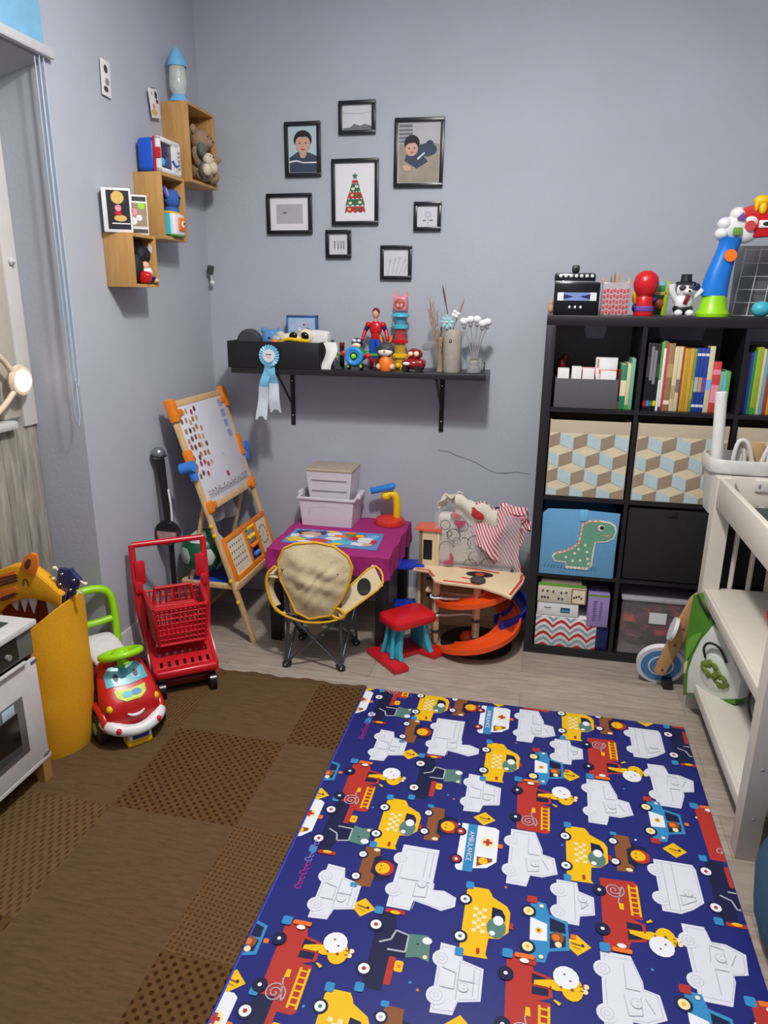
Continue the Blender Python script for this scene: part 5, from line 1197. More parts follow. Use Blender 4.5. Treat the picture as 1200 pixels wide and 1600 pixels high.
for x, y in ((-.015, -.018), (-.015, -Wk + .03), (-Dk + .03, -.018), (-Dk + .03, -Wk + .03)):
    b = B(M('leg_wood', (165, 122, 72), .5)); b.prism([(-.018, .088), (.018, .088), (.016, 0.006), (-.010, 0.006)], y - .018, y + .018, 'xz', X=Matrix.Translation((x, 0, 0))); b.o('leg', t)

# ------------------------------------------------------------------ table
M('table_black', (24, 24, 28), .4); M('cloth_magenta', (158, 34, 112), .9, bump=.3, scale=200)
t = T('side_table', 'low black square table in the middle of the back wall', 'table', (-.872, .115, 0))
B('table_black').b2((-.272, -.272, .40), (.272, .272, .448), .002).o('tabletop', t)
for sx in (-1, 1):
    for sy in (-1, 1): B('table_black').b2((sx * .272, sy * .272, 0), (sx * .222, sy * .222, .40), .001).o('leg', t)
def cloth(u, v):
    x = (u - .5) * 2; y = (v - .5) * 2
    def edge(a):
        s_ = abs(a)
        if s_ <= .84: return a / .84 * .276, 0.0
        return math.copysign(.278 + .004 * math.sin(u * 33 + v * 21), a), (s_ - .84) / .16
    X_, dx = edge(x); Y_, dy = edge(y)
    k = max(dx, dy); hang = .085 + .012 * math.sin(u * 9 + 1) * math.cos(v * 7) + .02 * (1 if (x > .8) else 0)
    f = .006 * k * math.sin(u * 40 + v * 31)
    return (X_ + (f if dx > 0 else 0), Y_ + (f if dy > 0 else 0), .4515 - k * hang + .0012 * math.sin(u * 25) * math.sin(v * 23))
b = B('cloth_magenta'); b.sheet(cloth, 64, 64, .003); tag(b.o('tablecloth', None, (-.872, .115, 0)), 'magenta cloth stretched over the low black table', 'tablecloth')
# colourful placemat (plain patches)
t = T('placemat', 'glossy placemat of blue, white, yellow and red patches on the magenta cloth', 'placemat', (-.890, .030, .4545), rz=.02)
b = B(M('pm_blue', (90, 140, 205), .25, var=.05)); b.prism([(-.225, -.10), (.225, -.12), (.215, .11), (-.215, .10)], 0, .0018, 'xy'); b.o('sheet', t)
rnd = random.Random(11); b = B('white'); lv_ = 0
for (x, y, r, ry, m_) in ((-.16, .05, .04, .035, 'navy'), (-.08, .06, .03, .028, 'navy'), (-.12, .03, .05, .04, 'skin'), (-.12, .0, .03, .02, 'white'), (-.06, -.05, .05, .03, 'red'), (-.17, -.05, .045, .03, 'yellow'), (-.01, .05, .04, .03, 'white'), (.02, .03, .03, .025, 'orange'), (.0, -.01, .04, .025, 'white'), (.05, -.05, .05, .03, 'teal'), (.08, .05, .035, .03, 'green'), (.10, .02, .04, .03, 'red'), (.11, .05, .02, .02, 'yellow'), (.15, .0, .04, .04, 'white'), (.13, -.06, .04, .025, 'white'), (.18, .05, .02, .03, 'sky'), (.17, -.06, .025, .02, 'skin'), (.03, -.08, .03, .015, 'yellow'), (-.12, -.075, .04, .015, 'white'), (-.19, .0, .02, .03, 'white'), (.19, -.02, .015, .03, 'red'), (.06, .08, .03, .015, 'orange'), (-.03, .085, .03, .012, 'yellow')):
    lv_ += 1; b.m(m_); b.flat([(x + r * math.cos(a * PI / 7) * (1 + .25 * math.sin(3 * a + lv_)), y + ry * math.sin(a * PI / 7) * (1 + .2 * math.cos(2 * a + lv_))) for a in range(14)], .0019 + .00006 * lv_, 'xy')
b.o('colour_patches', t)
# white tubs
M('tub_white', (214, 208, 218), .4, var=.02)
def tub(name, label, loc, w, d, h, taper, lid=None, slots=False, dz=0):
    t = T(name, label, 'storage box', loc)
    b = B('tub_white'); W2, D2 = w / 2, d / 2; k = taper
    def wall(out, inn):
        vs = []; fs = []
        for (zz, kk, off) in ((0, k, 0), (h, 1, 0), (h, 1, -.004), (.004, k, -.004)):
            for sx, sy in ((-1, -1), (1, -1), (1, 1), (-1, 1)): vs.append((sx * (W2 * kk + off), sy * (D2 * kk + off), zz))
        for l in range(3):
            for i in range(4): fs.append((l * 4 + i, l * 4 + (i + 1) % 4, (l + 1) * 4 + (i + 1) % 4, (l + 1) * 4 + i))
        fs += [(3, 2, 1, 0), (12, 13, 14, 15)]
        b._add(vs, fs)
    wall(0, 0)
    if slots:
        for z in (.42, .74): b.m('grey').b2((-W2 * .78, -D2 * (k + (1 - k) * z) - .0015, h * z - .003), (W2 * .78, -D2 * (k + (1 - k) * z) + .002, h * z + .003)); b.m('tub_white')
    b.o('tub_body', t)
    if lid:
        b = B(lid); b.box((0, 0, h + .005), (w + .004, d + .004, .016), .006, seg=3); b.o('lid', t)
    else:
        b = B('tub_white')
        for p, q_ in (((-W2 - .008, -D2 - .008, h - .012), (W2 + .008, -D2, h)), ((-W2 - .008, D2, h - .012), (W2 + .008, D2 + .008, h)), ((-W2 - .008, -D2, h - .012), (-W2, D2, h)), ((W2, -D2, h - .012), (W2 + .008, D2, h))): b.b2(p, q_, .003)
        for s_ in (-1, 1): b.b2((s_ * (W2 - .001), -.045, h - .01), (s_ * (W2 + .022), .045, h + .012), .004)
        b.o('rim', t)
        b = B('light_grey'); b.tube([(-W2 * .65, -D2 * .93, h * .38), (-W2 * .6, -D2 * .95, h * .66), (0, -D2 * .96, h * .70), (W2 * .6, -D2 * .95, h * .66), (W2 * .65, -D2 * .93, h * .38)], .0022, 6, smooth=1); b.o('moulded_arch', t)
    return t
tub('storage_tub', 'wide white plastic tub on the magenta table, under the lidded box', (-.978, .285, .4535), .275, .19, .145, .90)
tub('storage_box', 'white slatted plastic box with beige lid stacked on the white tub', (-.965, .285, .560), .225, .17, .165, .86, lid=M('lid_beige', (172, 158, 140), .6), slots=True)
# toy lamp
t = T('toy_desk_lamp', 'toy projector lamp with red base, yellow arm and blue head on the table', 'toy', (-.690, .320, .4545))
B(M('lamp_red', (208, 50, 35), .3)).lathe([(0, 0), (.075, 0), (.077, .012), (.070, .026), (.04, .038), (0, .042)], n=32).o('base', t)
b = B('yellow'); b.tube([(.035, .0, .03), (.036, .0, .12), (.022, .0, .155), (-.010, -.01, .15)], [.018, .019, .018, .017], 12, smooth=2); b.ell((-.018, -.010, .142), (.024, .022, .022)); b.o('arm', t)
b = B(M('head_blue', (40, 130, 215), .35)); b.box((-.032, -.01, .180), (.125, .045, .030), .013, R=(0, -.28, 0), seg=3); b.cyl((-.082, -.01, .166), (-.092, -.01, .163), .017); b.o('head', t)

# ------------------------------------------------------------------ camping chair (back to the camera)
M('canvas', (212, 196, 158), .9, bump=.25, scale=90, var=.05); M('chair_steel', (92, 102, 112), .35, .7); M('binding', (222, 170, 30), .7); M('mesh_black', (24, 22, 24), .8)
t = T('camping_chair', 'child\'s folding camping chair in cream canvas with yellow binding and grey legs', 'chair', (-.870, -.245, 0))
FX, RY, FY = .118, -.125, .120
feet = {'rl': (-.120, -.135), 'rr': (.122, -.115), 'fl': (-.135, .120), 'fr': (.125, .125)}
def rod(a, c, r=.0075): return B('chair_steel').cyl(a, c, r, n=12)
rod((-.120, -.135, .01), (-.110, -.110, .245)).o('leg', t); rod((.122, -.115, .01), (.112, -.100, .255)).o('leg', t)
rod((-.135, .120, .01), (-.128, .10, .20), .006).o('leg', t); rod((.125, .125, .01), (.122, .11, .20), .006).o('leg', t)
for a, c in ((((-.110, -.118, .245), (.122, -.120, .02))), (((.112, -.112, .24), (-.118, -.130, .02))), (((-.116, -.12, .03), (-.128, .115, .20))), (((-.13, .11, .03), (-.112, -.10, .23))), (((.12, -.12, .03), (.122, .11, .20))), (((.122, .12, .03), (.112, -.10, .23))), (((-.13, .12, .03), (.12, .12, .19))), (((.125, .125, .03), (-.125, .115, .19)))): rod(a, c, .0055).o('cross_brace', t)
for s_ in (-1, 1): rod((s_ * .115, -.108, .235), (s_ * .118, -.135, .455), .010).o('back_post', t)
for k, (x, y) in feet.items():
    b = B('black'); b.ell((x, y, .014), (.017, .015, .014)); b.box((x + (-.008 if x > 0 else .008), y, .022), (.034, .014, .018), .004); b.o('foot', t)
    B('chrome').ell((x, y - .013, .016), (.005, .004, .005)).o('rivet', t)
# back canvas: shield outline bellied backwards
outl = [(-1.010, .480), (-.982, .540), (-.936, .563), (-.845, .577), (-.768, .566), (-.712, .527), (-.694, .484), (-.704, .430), (-.722, .375), (-.745, .331), (-.790, .262), (-.880, .236), (-.940, .262), (-.972, .341), (-1.002, .400)]
oc = Vector((-.852, .41)); OL = [Vector((x, z)) - oc for x, z in outl]
def bk(u, v):   # polar sheet
    k = v * len(OL); i = int(k) % len(OL); f = k - int(k)
    p = OL[i].lerp(OL[(i + 1) % len(OL)], f) * u
    wr = .0035 * math.sin(p.x * 38 + p.y * 24 + 2 * math.sin(p.y * 17)) * math.sin(p.y * 31 - p.x * 15 + 1) + .0012 * math.sin(p.x * 90 - p.y * 110 + 3 * math.sin(p.x * 20))
    belly = (1 - u * u)
    return (p.x + oc.x + .870, -.135 - .030 * belly + wr * (1 - u ** 4) * 2.0, p.y + oc.y)
b = B('canvas'); b.sheet(lambda u, v: bk(.002 + .998 * u, v), 12, 60, .003); b.o('backrest', t, ang=70)
b = B('binding'); b.tube([tuple(Vector(bk(1.0, i / 60)) + Vector((0, -.001, 0))) for i in range(60)], .0055, 8, closed=True); b.o('edge_binding', t)
b = B(M('canvas_shade', (186, 168, 136), .9)); b.sheet(lambda u, v: (-.100 + .20 * u, -.118 + .004 * math.sin(u * 9), .49 + (.060 + .012 * math.sin(u * PI)) * v), 12, 3, .003); b.o('head_pocket', t)
for s_ in (-1, 1): B('chrome').ell((s_ * .118, -.152, .455), (.005, .003, .005)).o('press_stud', t)
# seat, crotch strap, arms
b = B('canvas'); b.sheet(lambda u, v: (-.135 + .27 * u, -.12 + .24 * v, .262 - .05 * math.sin(u * PI) * math.sin(v * PI) - .02 * (1 - v)), 12, 12, .003); b.o('seat', t)
b = B('binding'); b.tube([(-.165, -.13, .258), (-.11, -.14, .238), (-.02, -.15, .222), (.08, -.145, .235), (.13, -.13, .255)], .005, 8, smooth=2); b.o('seat_binding', t)
b = B(M('strap_grey', (150, 140, 128), .8)); b.sheet(lambda u, v: (-.035 + .065 * u, -.11 + .05 * v, .225 - .10 * v), 2, 4, .002); b.ring((-.02, -.075, .125), .010, .002, (PI / 2, 0, 0)); b.o('hanging_strap', t)
b = B('canvas'); b.sheet(lambda u, v: (-.150 - .045 * math.sin(v * PI * .9) + (.012 if u > .5 else -.0), -.12 + .03 * u + .20 * (1 - v) * 0, .44 - .17 * v), 3, 10, .004); b.box((-.168, -.02, .405), (.05, .22, .008), .003); b.o('armrest', t)
b = B('binding'); b.tube([(-.155, -.13, .455), (-.195, -.13, .42), (-.198, -.13, .35), (-.175, -.13, .28), (-.14, -.135, .25), (-.115, -.135, .245)], .007, 8, smooth=2); b.o('arm_binding', t)
# right arm with cup holder
def armr(u, v):
    return Vector((.105 + .155 * v, -.125 + .09 * v, .285 + .135 * v)) + Vector((-.030, .02, .045)) * (u - .5) * (1.2 + .5 * v)
b = B('canvas'); b.sheet(armr, 3, 8, .004); b.o('armrest', t)
b = B('binding'); b.tube([armr(0, 0), armr(0, .5), armr(0, 1), armr(.5, 1.1), armr(1, 1), armr(1, .5), armr(1, 0)], .005, 8, smooth=1); b.ring((.110, -.135, .275), .030, .006, (PI / 2, .4, 0), sy=.7); b.o('arm_binding', t)
c_ = armr(.5, .66); n_ = (armr(1, .66) - armr(0, .66)).cross(armr(.5, 1) - armr(.5, 0)).normalized()
if n_.y > 0: n_ = -n_
q_ = n_.to_track_quat('Z', 'X').to_matrix()
B('mesh_black').lathe([(0, .004), (.036, .004), (.036, -.003), (0, -.003)], c_, 28, q_, sy=.8).o('cup_holder', t); B('black').tube([c_ - Vector((0, 0, .004)), c_ + Vector((0, .03, -.05))], .030, 16).o('cup_net', t)

# ------------------------------------------------------------------ stool
t = T('toy_stool', 'small red plastic stool with turquoise sides and red runner base', 'stool', (-.505, -.160, 0), rz=.80)
b = B('red'); b.prism([(sx * .078 + .034 * math.cos(a), sy * .048 + .034 * math.sin(a)) for sx, sy, a0 in ((1, 1, 0), (-1, 1, 90), (-1, -1, 180), (1, -1, 270)) for a in [math.radians(a0 + k * 15) for k in range(7)]], .168, .206, 'xy', b=.011); b.o('seat', t)
M('stool_teal', (60, 165, 190), .35, var=.03)
for s_ in (-1, 1):
    b = B('stool_teal'); pts = [(-.078, .024), (-.06, .06), (-.052, .12), (-.056, .178), (.056, .178), (.052, .12), (.062, .06), (.085, .024)]
    sh = Matrix.Translation((s_ * .088, 0, 0)) @ Matrix.Shear('XY', 4, (0, 0)); b.prism(pts, -.011, .011, 'yz', b=.003, X=Matrix.Translation((s_ * .084, 0, 0)) @ Matrix.Rotation(-s_ * .16, 4, 'Y') @ Matrix.Translation((0, 0, .004)))
    for y in (-.03, .03): b.tube([(s_ * .102 , y * 1.25, .03), (s_ * .091, y * .8, .10), (s_ * .080, y * .9, .17)], .011, 10, smooth=1, flat=.8)
    b.o('side_panel', t)
b = B('red')
b.prism([(-.145, -.120), (-.075, -.125), (-.062, -.02), (.050, -.02), (.075, -.100), (.135, -.095), (.140, .10), (-.140, .11)], .0, .026, 'xy', b=.006); b.o('runner_base', t)

# ------------------------------------------------------------------ wooden garage with ramps
M('garage_ply', (224, 200, 164), .5, var=.03); M('ramp_orange', (232, 82, 22), .4, var=.02); M('stripe_red', (196, 66, 36), .5); M('ramp_blue', (14, 48, 170), .35)
t = T('toy_garage', 'wooden toy car garage with curling orange ramps on grey-collared posts', 'toy garage', (-.26, .0, 0))
def tl(P_): return [(x + .26, y) for x, y in P_]
deck = [(-.520, .045), (-.494, .117), (-.470, .24), (-.10, .24), (-.045, .18), (-.015, .06), (-.020, .00), (-.065, -.184), (-.105, -.150), (-.190, -.098), (-.36, -.085), (-.405, -.070), (-.428, -.01), (-.450, .035)]
b = B('garage_ply'); b.prism(tl(deck), .322, .334, 'xy', b=.002); dk = b.o('deck', t)
b = B('stripe_red')
def strip(P_, w=.010, z=.3342): 
    for i in range(len(P_) - 1):
        a = Vector(P_[i]); c = Vector(P_[i + 1]); n_ = Vector((-(c - a).y, (c - a).x)).normalized() * w / 2
        b.prism([tuple(a - n_), tuple(c - n_), tuple(c + n_), tuple(a + n_)], z, z + .0012, 'xy')
strip(tl([(-.508, .050), (-.446, .044), (-.412, -.03)])); strip(tl([(-.365, -.066), (-.202, -.078)]), .012); strip(tl([(-.028, .09), (-.030, .01), (-.070, -.160)]), .012); strip(tl([(-.32, .115), (-.22, .10), (-.13, .08)]), .012); strip(tl([(-.29, -.01), (-.20, -.03)]), .010)
b.o('painted_lines', dk)
b = B('black'); b.disc((.045, .045), .062, .3345, 'xy', ry=.035); b.m('stripe_red').disc((.045, .045), .020, .3348, 'xy'); b.o('lift_opening', dk)
posts = [(-.402, -.010), (-.215, -.045), (-.46, .20), (-.08, .20)]
for x, y in posts:
    b = B('birch'); b.box((x + .26, y, .165), (.026, .026, .322), .003, R=(0, 0, .6)); p_ = b.o('post', t)
    for z in (.065, .15, .235): lab(B('dark_grey').lathe([(0, -.006), (.019, -.006), (.021, 0), (.019, .006), (0, .006)], (x + .26, y, z), 18).o('collar', p_), 'dark grey plastic collar')
b = B('dark_grey'); b.lathe([(0, 0), (.032, 0), (.034, .012), (.025, .02), (0, .022)], (.045, -.045, .334), 22); b.o('top_cap', t)
def ramp(b, cen, Ri, Ro, a0, a1, z0, z1, n=36, hgt=.016, ex=1.0):
    vs = []; fs = []; prof = [(Ri, 0), (Ri, hgt), (Ri + .010, hgt), (Ri + .014, .004), (Ro - .014, .004), (Ro - .010, hgt), (Ro, hgt), (Ro, 0), (Ro, -.008), (Ri, -.008)]
    m_ = len(prof)
    for i in range(n + 1):
        a = math.radians(a0 + (a1 - a0) * i / n); z = z0 + (z1 - z0) * i / n
        for r, dz in prof: vs.append((cen[0] + r * math.cos(a) * ex, cen[1] + r * math.sin(a), z + dz))
    for i in range(n):
        for k in range(m_): fs.append((i * m_ + k, i * m_ + (k + 1) % m_, (i + 1) * m_ + (k + 1) % m_, (i + 1) * m_ + k))
    fs += [tuple(range(m_))[::-1], tuple(range(n * m_, (n + 1) * m_))]
    b._add(vs, fs)
b = B('ramp_orange'); ramp(b, (.048, .005), .105, .212, 60, -155, .185, .018, ex=.92); b.o('ramp', t, ang=55)
b = B('ramp_orange'); ramp(b, (.030, .040), .085, .185, -15, -178, .300, .195, 30); b.o('ramp', t, ang=55)
lab(B('ramp_orange').ell((.005, .02, .03), (.035, .035, .03)).o('bumper_dome', t), 'orange dome on the garage floor')
b = B('garage_ply'); b.prism([(-.20, .05), (.0, .04), (.09, .06), (.05, .16), (-.20, .18)], .225, .233); b.o('middle_shelf', t)
b = B('white'); b.tube([(-.145, -.025, .232), (-.08, -.035, .234), (.0, -.02, .238), (.04, -.045, .24)], .005, 8, smooth=1); b.tube([(-.145, -.025, .147), (-.08, -.025, .150), (0, .0, .158), (.06, -.02, .15)], .005, 8, smooth=1); b.ring((-.142, -.010, .232), .024, .005); b.ring((-.142, -.010, .147), .024, .005); b.o('guard_rail', t)
b = B('ramp_blue'); ramp(b, (.07, .12), .12, .20, 55, -65, .17, .13, 24, .03); b.o('blue_ramp', t, ang=55)
b = B('ramp_blue'); b.box((-.285, .105, .330), (.13, .10, .018), .005, R=(0, 0, .25)); b.box((-.335, .09, .338), (.02, .09, .03), .005, R=(0, 0, .25)); b.o('blue_platform', t)
b = B('ramp_blue'); b.box((-.315, .145, .115), (.11, .08, .014), .005, R=(0, 0, .25)); b.o('blue_platform', t)
b = B('garage_ply'); 
b.b2((-.245, .10, .334), (-.225, .19, .505), .001); b.b2((-.165, .10, .334), (-.150, .19, .505), .001); b.b2((-.245, .10, .334), (-.228, .108, .505)); b.b2((-.240, .18, .334), (-.155, .19, .505)); b.b2((-.228, .10, .46), (-.160, .108, .505)); b.b2((-.182, .10, .334), (-.165, .108, .46)); b.b2((-.228, .10, .334), (-.182, .108, .36)); tw = b.o('tower', t)
b = B('black'); b.b2((-.226, .109, .36), (-.184, .111, .455)); b.o('tower_opening', tw)
b = B(M('roof_coral', (220, 104, 76), .5)); b.prism([(-.265, .505), (-.140, .505), (-.145, .520), (-.260, .512)], .09, .20, 'xz'); b.o('roof', t)
b = B('birch'); b.b2((-.250, .12, 0), (-.235, .19, .322), .001); b.b2((-.180, .13, 0), (-.165, .19, .322), .001); b.b2((-.26, .19, .0), (.20, .20, .30)); b.o('back_wall', t)
b = B('black'); b.prism([(.045 + .165 * math.cos(k * PI / 12), .03 + .16 * math.sin(k * PI / 12)) for k in range(24)], .0, .008, 'xy'); b.o('base_board', t)

# ------------------------------------------------------------------ clear bag of clothes on the garage
t = T('clear_tote_bag', 'see-through plastic tote printed with black outline doodles, stuffed with clothes', 'bag', (-.245, .155, .334))
M('pvc', (214, 214, 222), .12, alpha=.20, var=0)
def wob(u, v, s_): return .008 * math.sin(u * 9 + s_) * math.sin(v * 5 + s_)
b = B('pvc')
b.sheet(lambda u, v: (-.190 + .385 * u, -.045 + wob(u, v, 0) - .008 * math.sin(v * PI), .0 + .265 * v - .04 * u * (1 - v) * 0), 14, 10, .0015)
b.sheet(lambda u, v: (-.190 + .385 * u, .065 + wob(u, v, 2), .0 + .26 * v), 14, 10, .0015)
for x in (-.19, .195): b.sheet(lambda u, v, x=x: (x + wob(u, v, 4) * .5, -.045 + .11 * u, .262 * v), 5, 10, .0015)
b.b2((-.19, -.045, .0), (.195, .065, .002)); b.o('plastic_shell', t, ang=60)
M('doodle_black', (40, 40, 46), .5, var=0)
def circ(cx, cz, r, a0=0, a1=2 * PI, n=14, k=1): return [(cx + r * math.cos(a0 + (a1 - a0) * i / n), -.056, cz + r * k * math.sin(a0 + (a1 - a0) * i / n)) for i in range(n + 1)]
b = B('doodle_black')
for L in (circ(-.14, .205, .022), circ(-.10, .16, .030), circ(-.06, .205, .024), circ(-.085, .13, .018, 0, 4), circ(-.12, .165, .012), circ(-.13, .09, .035, .3, 3.4), circ(-.05, .12, .03, -1, 2), circ(.0, .13, .035, 1, 4.5), circ(.03, .16, .022), circ(.0, .06, .028, 0, 5), circ(.06, .03, .03, .2, 3), circ(-.02, .02, .03, 0, 3)): b.tube(L, .0012, 5)
b.o('doodle_lines', t)
b = B(M('bag_pink', (185, 70, 100), .5)); b.prism([(-.145 + p[0], .0 + p[1]) for p in ((.0, .02), (.02, .012), (.045, .022), (.05, .05), (.038, .072), (.028, .068), (.034, .045), (.022, .034), (.005, .03))], -.0585, -.0565, 'xz'); b.o('curved_print', t); b = B('bag_pink'); b.prism([(-.095, .230), (-.10, .215), (-.075, .195), (-.05, .215), (-.05, .235), (-.07, .225)], -.0585, -.0565, 'xz'); b.o('heart_print', t)
b = B('dark_grey'); b.ell((-.182, -.048, .012), (.008, .006, .008)); b.ell((.17, -.048, .008), (.008, .006, .008)); b.o('corner_stud', t)
# cloths
M('cloth_white', (218, 212, 196), .9, bump=.2, scale=120); M('stripe_white', (222, 212, 214), .9)
t_ = B('cloth_white'); t_.sheet(lambda u, v: (-.175 + .19 * u + .02 * math.sin(v * 8), -.01 + .05 * v + .012 * math.sin(u * 13), .20 + .14 * math.sin(PI * (u * .7 + .25)) * (1 - .35 * v) + .018 * math.sin(u * 17 + v * 6)), 22, 12, .005)
t_.sheet(lambda u, v: (-.10 + .19 * u, -.050 - .012 * math.sin(v * 5), .345 - .05 * u - .09 * v - .05 * u * v + .012 * math.sin(u * 12)), 16, 8, .005); t_.box((-.08, .010, .125), (.205, .085, .235), .025, seg=3)
t_.m('red_matte'); t_.ell((-.095, -.045, .245), (.026, .008, .018), (0, .3, 0)); t_.ell((.0, -.058, .270), (.040, .008, .024), (0, .6, 0))
tag(t_.o('white_garment', None, (-.245, .155, .334)), 'white cloth garment with red patches spilling from the clear tote', 'clothing')
m = bpy.data.materials.new('candy_stripe'); m.use_nodes = True; MATS['candy_stripe'] = m
nt = m.node_tree; p = nt.nodes['Principled BSDF']; p.inputs['Roughness'].default_value = .9
tc = nt.nodes.new('ShaderNodeUVMap'); wv = nt.nodes.new('ShaderNodeTexWave'); wv.inputs['Scale'].default_value = 6.5; wv.inputs['Distortion'].default_value = .4
tcc = nt.nodes.new('ShaderNodeTexCoord'); nt.links.new(tcc.outputs['Object'], wv.inputs['Vector'])
mp = nt.nodes.new('ShaderNodeMapping'); mp.inputs['Rotation'].default_value = (0, .5, .2); mp.inputs['Scale'].default_value = (4, 4, 4); nt.links.new(tcc.outputs['Object'], mp.inputs['Vector']); nt.links.new(mp.outputs[0], wv.inputs['Vector'])
cr = nt.nodes.new('ShaderNodeValToRGB'); cr.color_ramp.interpolation = 'CONSTANT'; cr.color_ramp.elements[0].color = (*lin((190, 60, 78)), 1); cr.color_ramp.elements[1].color = (*lin((224, 214, 216)), 1); cr.color_ramp.elements[1].position = .42
nt.links.new(wv.outputs['Fac'], cr.inputs[0]); nt.links.new(cr.outputs[0], p.inputs['Base Color']); nt.nodes.remove(tc)
b = B('candy_stripe'); b.sheet(lambda u, v: (-.01 + .22 * u + .015 * math.sin(v * 7), -.055 + .03 * math.sin(u * 7 + v * 3) * (v) + .02 * u, .315 - .30 * v * (.65 + .35 * u) + .014 * math.sin(u * 11) - .02 * u), 26, 18, .006)
b.sheet(lambda u, v: (.10 + .14 * u, -.045 + .05 * v + .01 * math.sin(u * 9), .285 - .02 * u + .03 * math.sin(v * 4) - .06 * (u > .85)), 12, 8, .006); b.sheet(lambda u, v: (.205 + .012 * math.sin(v * 6), -.045 + .08 * u, .285 - .075 * v), 5, 8, .005); b.box((.10, .012, .125), (.175, .080, .235), .03, seg=3)
b.m('navy'); b.ell((.135, -.030, .285), (.06, .012, .012), (0, .15, 0)); b.m('pink'); b.ell((.16, -.04, .262), (.055, .010, .016), (0, .1, 0))
tag(b.o('striped_garment', None, (-.245, .155, .334)), 'red and white candy-striped garment draped over the right of the clear tote', 'clothing')
# ------------------------------------------------------------------ cube bookcase
M('case_black', (26, 24, 29), .38, var=.1, scale=8); M('case_inner', (140, 136, 133), .6)
BK = T('cube_bookcase', 'large black cube bookcase standing against the back wall on the right', 'bookcase', (0, 0, 0))
XD = [(.038, .365), (.381, .733), (.749, 1.084), (1.100, 1.435)]     # clear openings
ZD = [(.038, .370), (.386, .716), (.732, 1.086), (1.102, 1.426)]
CW, DP = 1.473, .388
b = B('case_black'); b.b2((0, 0, 1.426), (CW, DP, 1.464), .001); b.o('top_board', BK)
B('case_black').b2((0, 0, 0), (CW, DP, .038), .001).o('bottom_board', BK)
B('case_black').b2((0, 0, .038), (.038, DP, 1.426), .001).o('side_board', BK); B('case_black').b2((1.435, 0, .038), (CW, DP, 1.426), .001).o('side_board', BK)
for i in range(3): B('case_black').b2((XD[i][1], .002, .038), (XD[i + 1][0], DP, 1.426)).o('upright', BK)
for j in range(3):
    b = B('case_black')
    for i in range(4): b.b2((XD[i][0], .002, ZD[j][1]), (XD[i][1], DP, ZD[j + 1][0]))
    b.o('shelf_row', BK)
b = B('case_inner')
for i in range(4): b.b2((XD[i][0], DP - .012, 1.102), (XD[i][1], DP - .008, 1.426))
for j in range(3):
    for i in range(4): b.b2((XD[i][0], DP - .012, ZD[j][0]), (XD[i][1], DP - .008, ZD[j][1]))
b.o('backing', BK)
M('backing_pale', (205, 208, 222), .6)  # pale trapezoids laid on the backing just under the top board
for x0, x1 in ((.160, .262), (.470, .665), (.80, 1.0)): lab(B('backing_pale').prism([(x0, 1.424), (x1, 1.424), (x1 - .014, 1.362), (x0 + .016, 1.362)], DP - .0135, DP - .0125, 'xz').o('pale_patch', BK), 'pale patch at the top of the backing')

# --- cube-pattern bins
M('bin_beige', (178, 164, 144), .9, bump=.2, scale=160); M('pat_cream', (212, 200, 170), .9); M('pat_blue', (176, 198, 204), .9); M('pat_taupe', (150, 132, 112), .9)
def cube_bin(cx, label):
    i = cx; x0, x1 = XD[i][0] + .006, XD[i][1] - .006; z0, z1 = ZD[2][0] + .002, ZD[2][1] - .032
    w = x1 - x0; h = z1 - z0
    t = T('fabric_bin', label, 'storage bin', (x0, .006, z0), group=None)
    b = B('bin_beige'); b.b2((0, 0, 0), (w, .005, h), .002); b.b2((0, .355, 0), (w, .36, h), .002); b.b2((0, .005, 0), (.005, .355, h)); b.b2((w - .005, .005, 0), (w, .355, h)); b.b2((.005, .005, 0), (w - .005, .355, .005)); b.b2((.005, .005, h - .05), (w - .005, .355, h - .046))
    body = b.o('bin_body', t)
    b = B('pat_cream'); s = .0565; hx = s * .95; top_z = h - .052
    def cl(P_):
        for ax, lim, le in ((0, .003, 0), (0, w - .003, 1), (1, .003, 0), (1, top_z, 1)):
            if P_: P_ = clip(P_, ax, lim, le)
        return P_
    for r in range(-1, 6):
        for c in range(-1, 5):
            ox = c * 2 * hx + (hx if r % 2 else 0) - .01; oz = r * s * 1.32 - .01
            hf = s * .44
            for mt, P_ in (('pat_cream', [(ox, oz + s), (ox + hx, oz + s + hf * .9), (ox + 2 * hx, oz + s), (ox + hx, oz + s - hf * .9)][::1]), ('pat_blue', [(ox, oz + s), (ox + hx, oz + s - hf * .9), (ox + hx, oz + s - hf * .9 - s * .88), (ox, oz + s - s * .88)]), ('pat_taupe', [(ox + hx, oz + s - hf * .9), (ox + 2 * hx, oz + s), (ox + 2 * hx, oz + s - s * .88), (ox + hx, oz + s - hf * .9 - s * .88)])):
                q_ = cl(P_)
                if len(q_) > 2:
                    b.m(mt)
                    try: b.flat(q_, -.0006 - .00005 * ((r + 1) % 6), 'xz')
                    except Exception: pass
    b.o('cube_print', body)
    return t
cube_bin(0, 'cream fabric bin with 3-D cube print directly above the dinosaur bin')
cube_bin(1, 'cream cube-print fabric bin in the second column, under the main row of books')
cube_bin(2, 'cream cube-print fabric bin half hidden behind the white tub, third column')
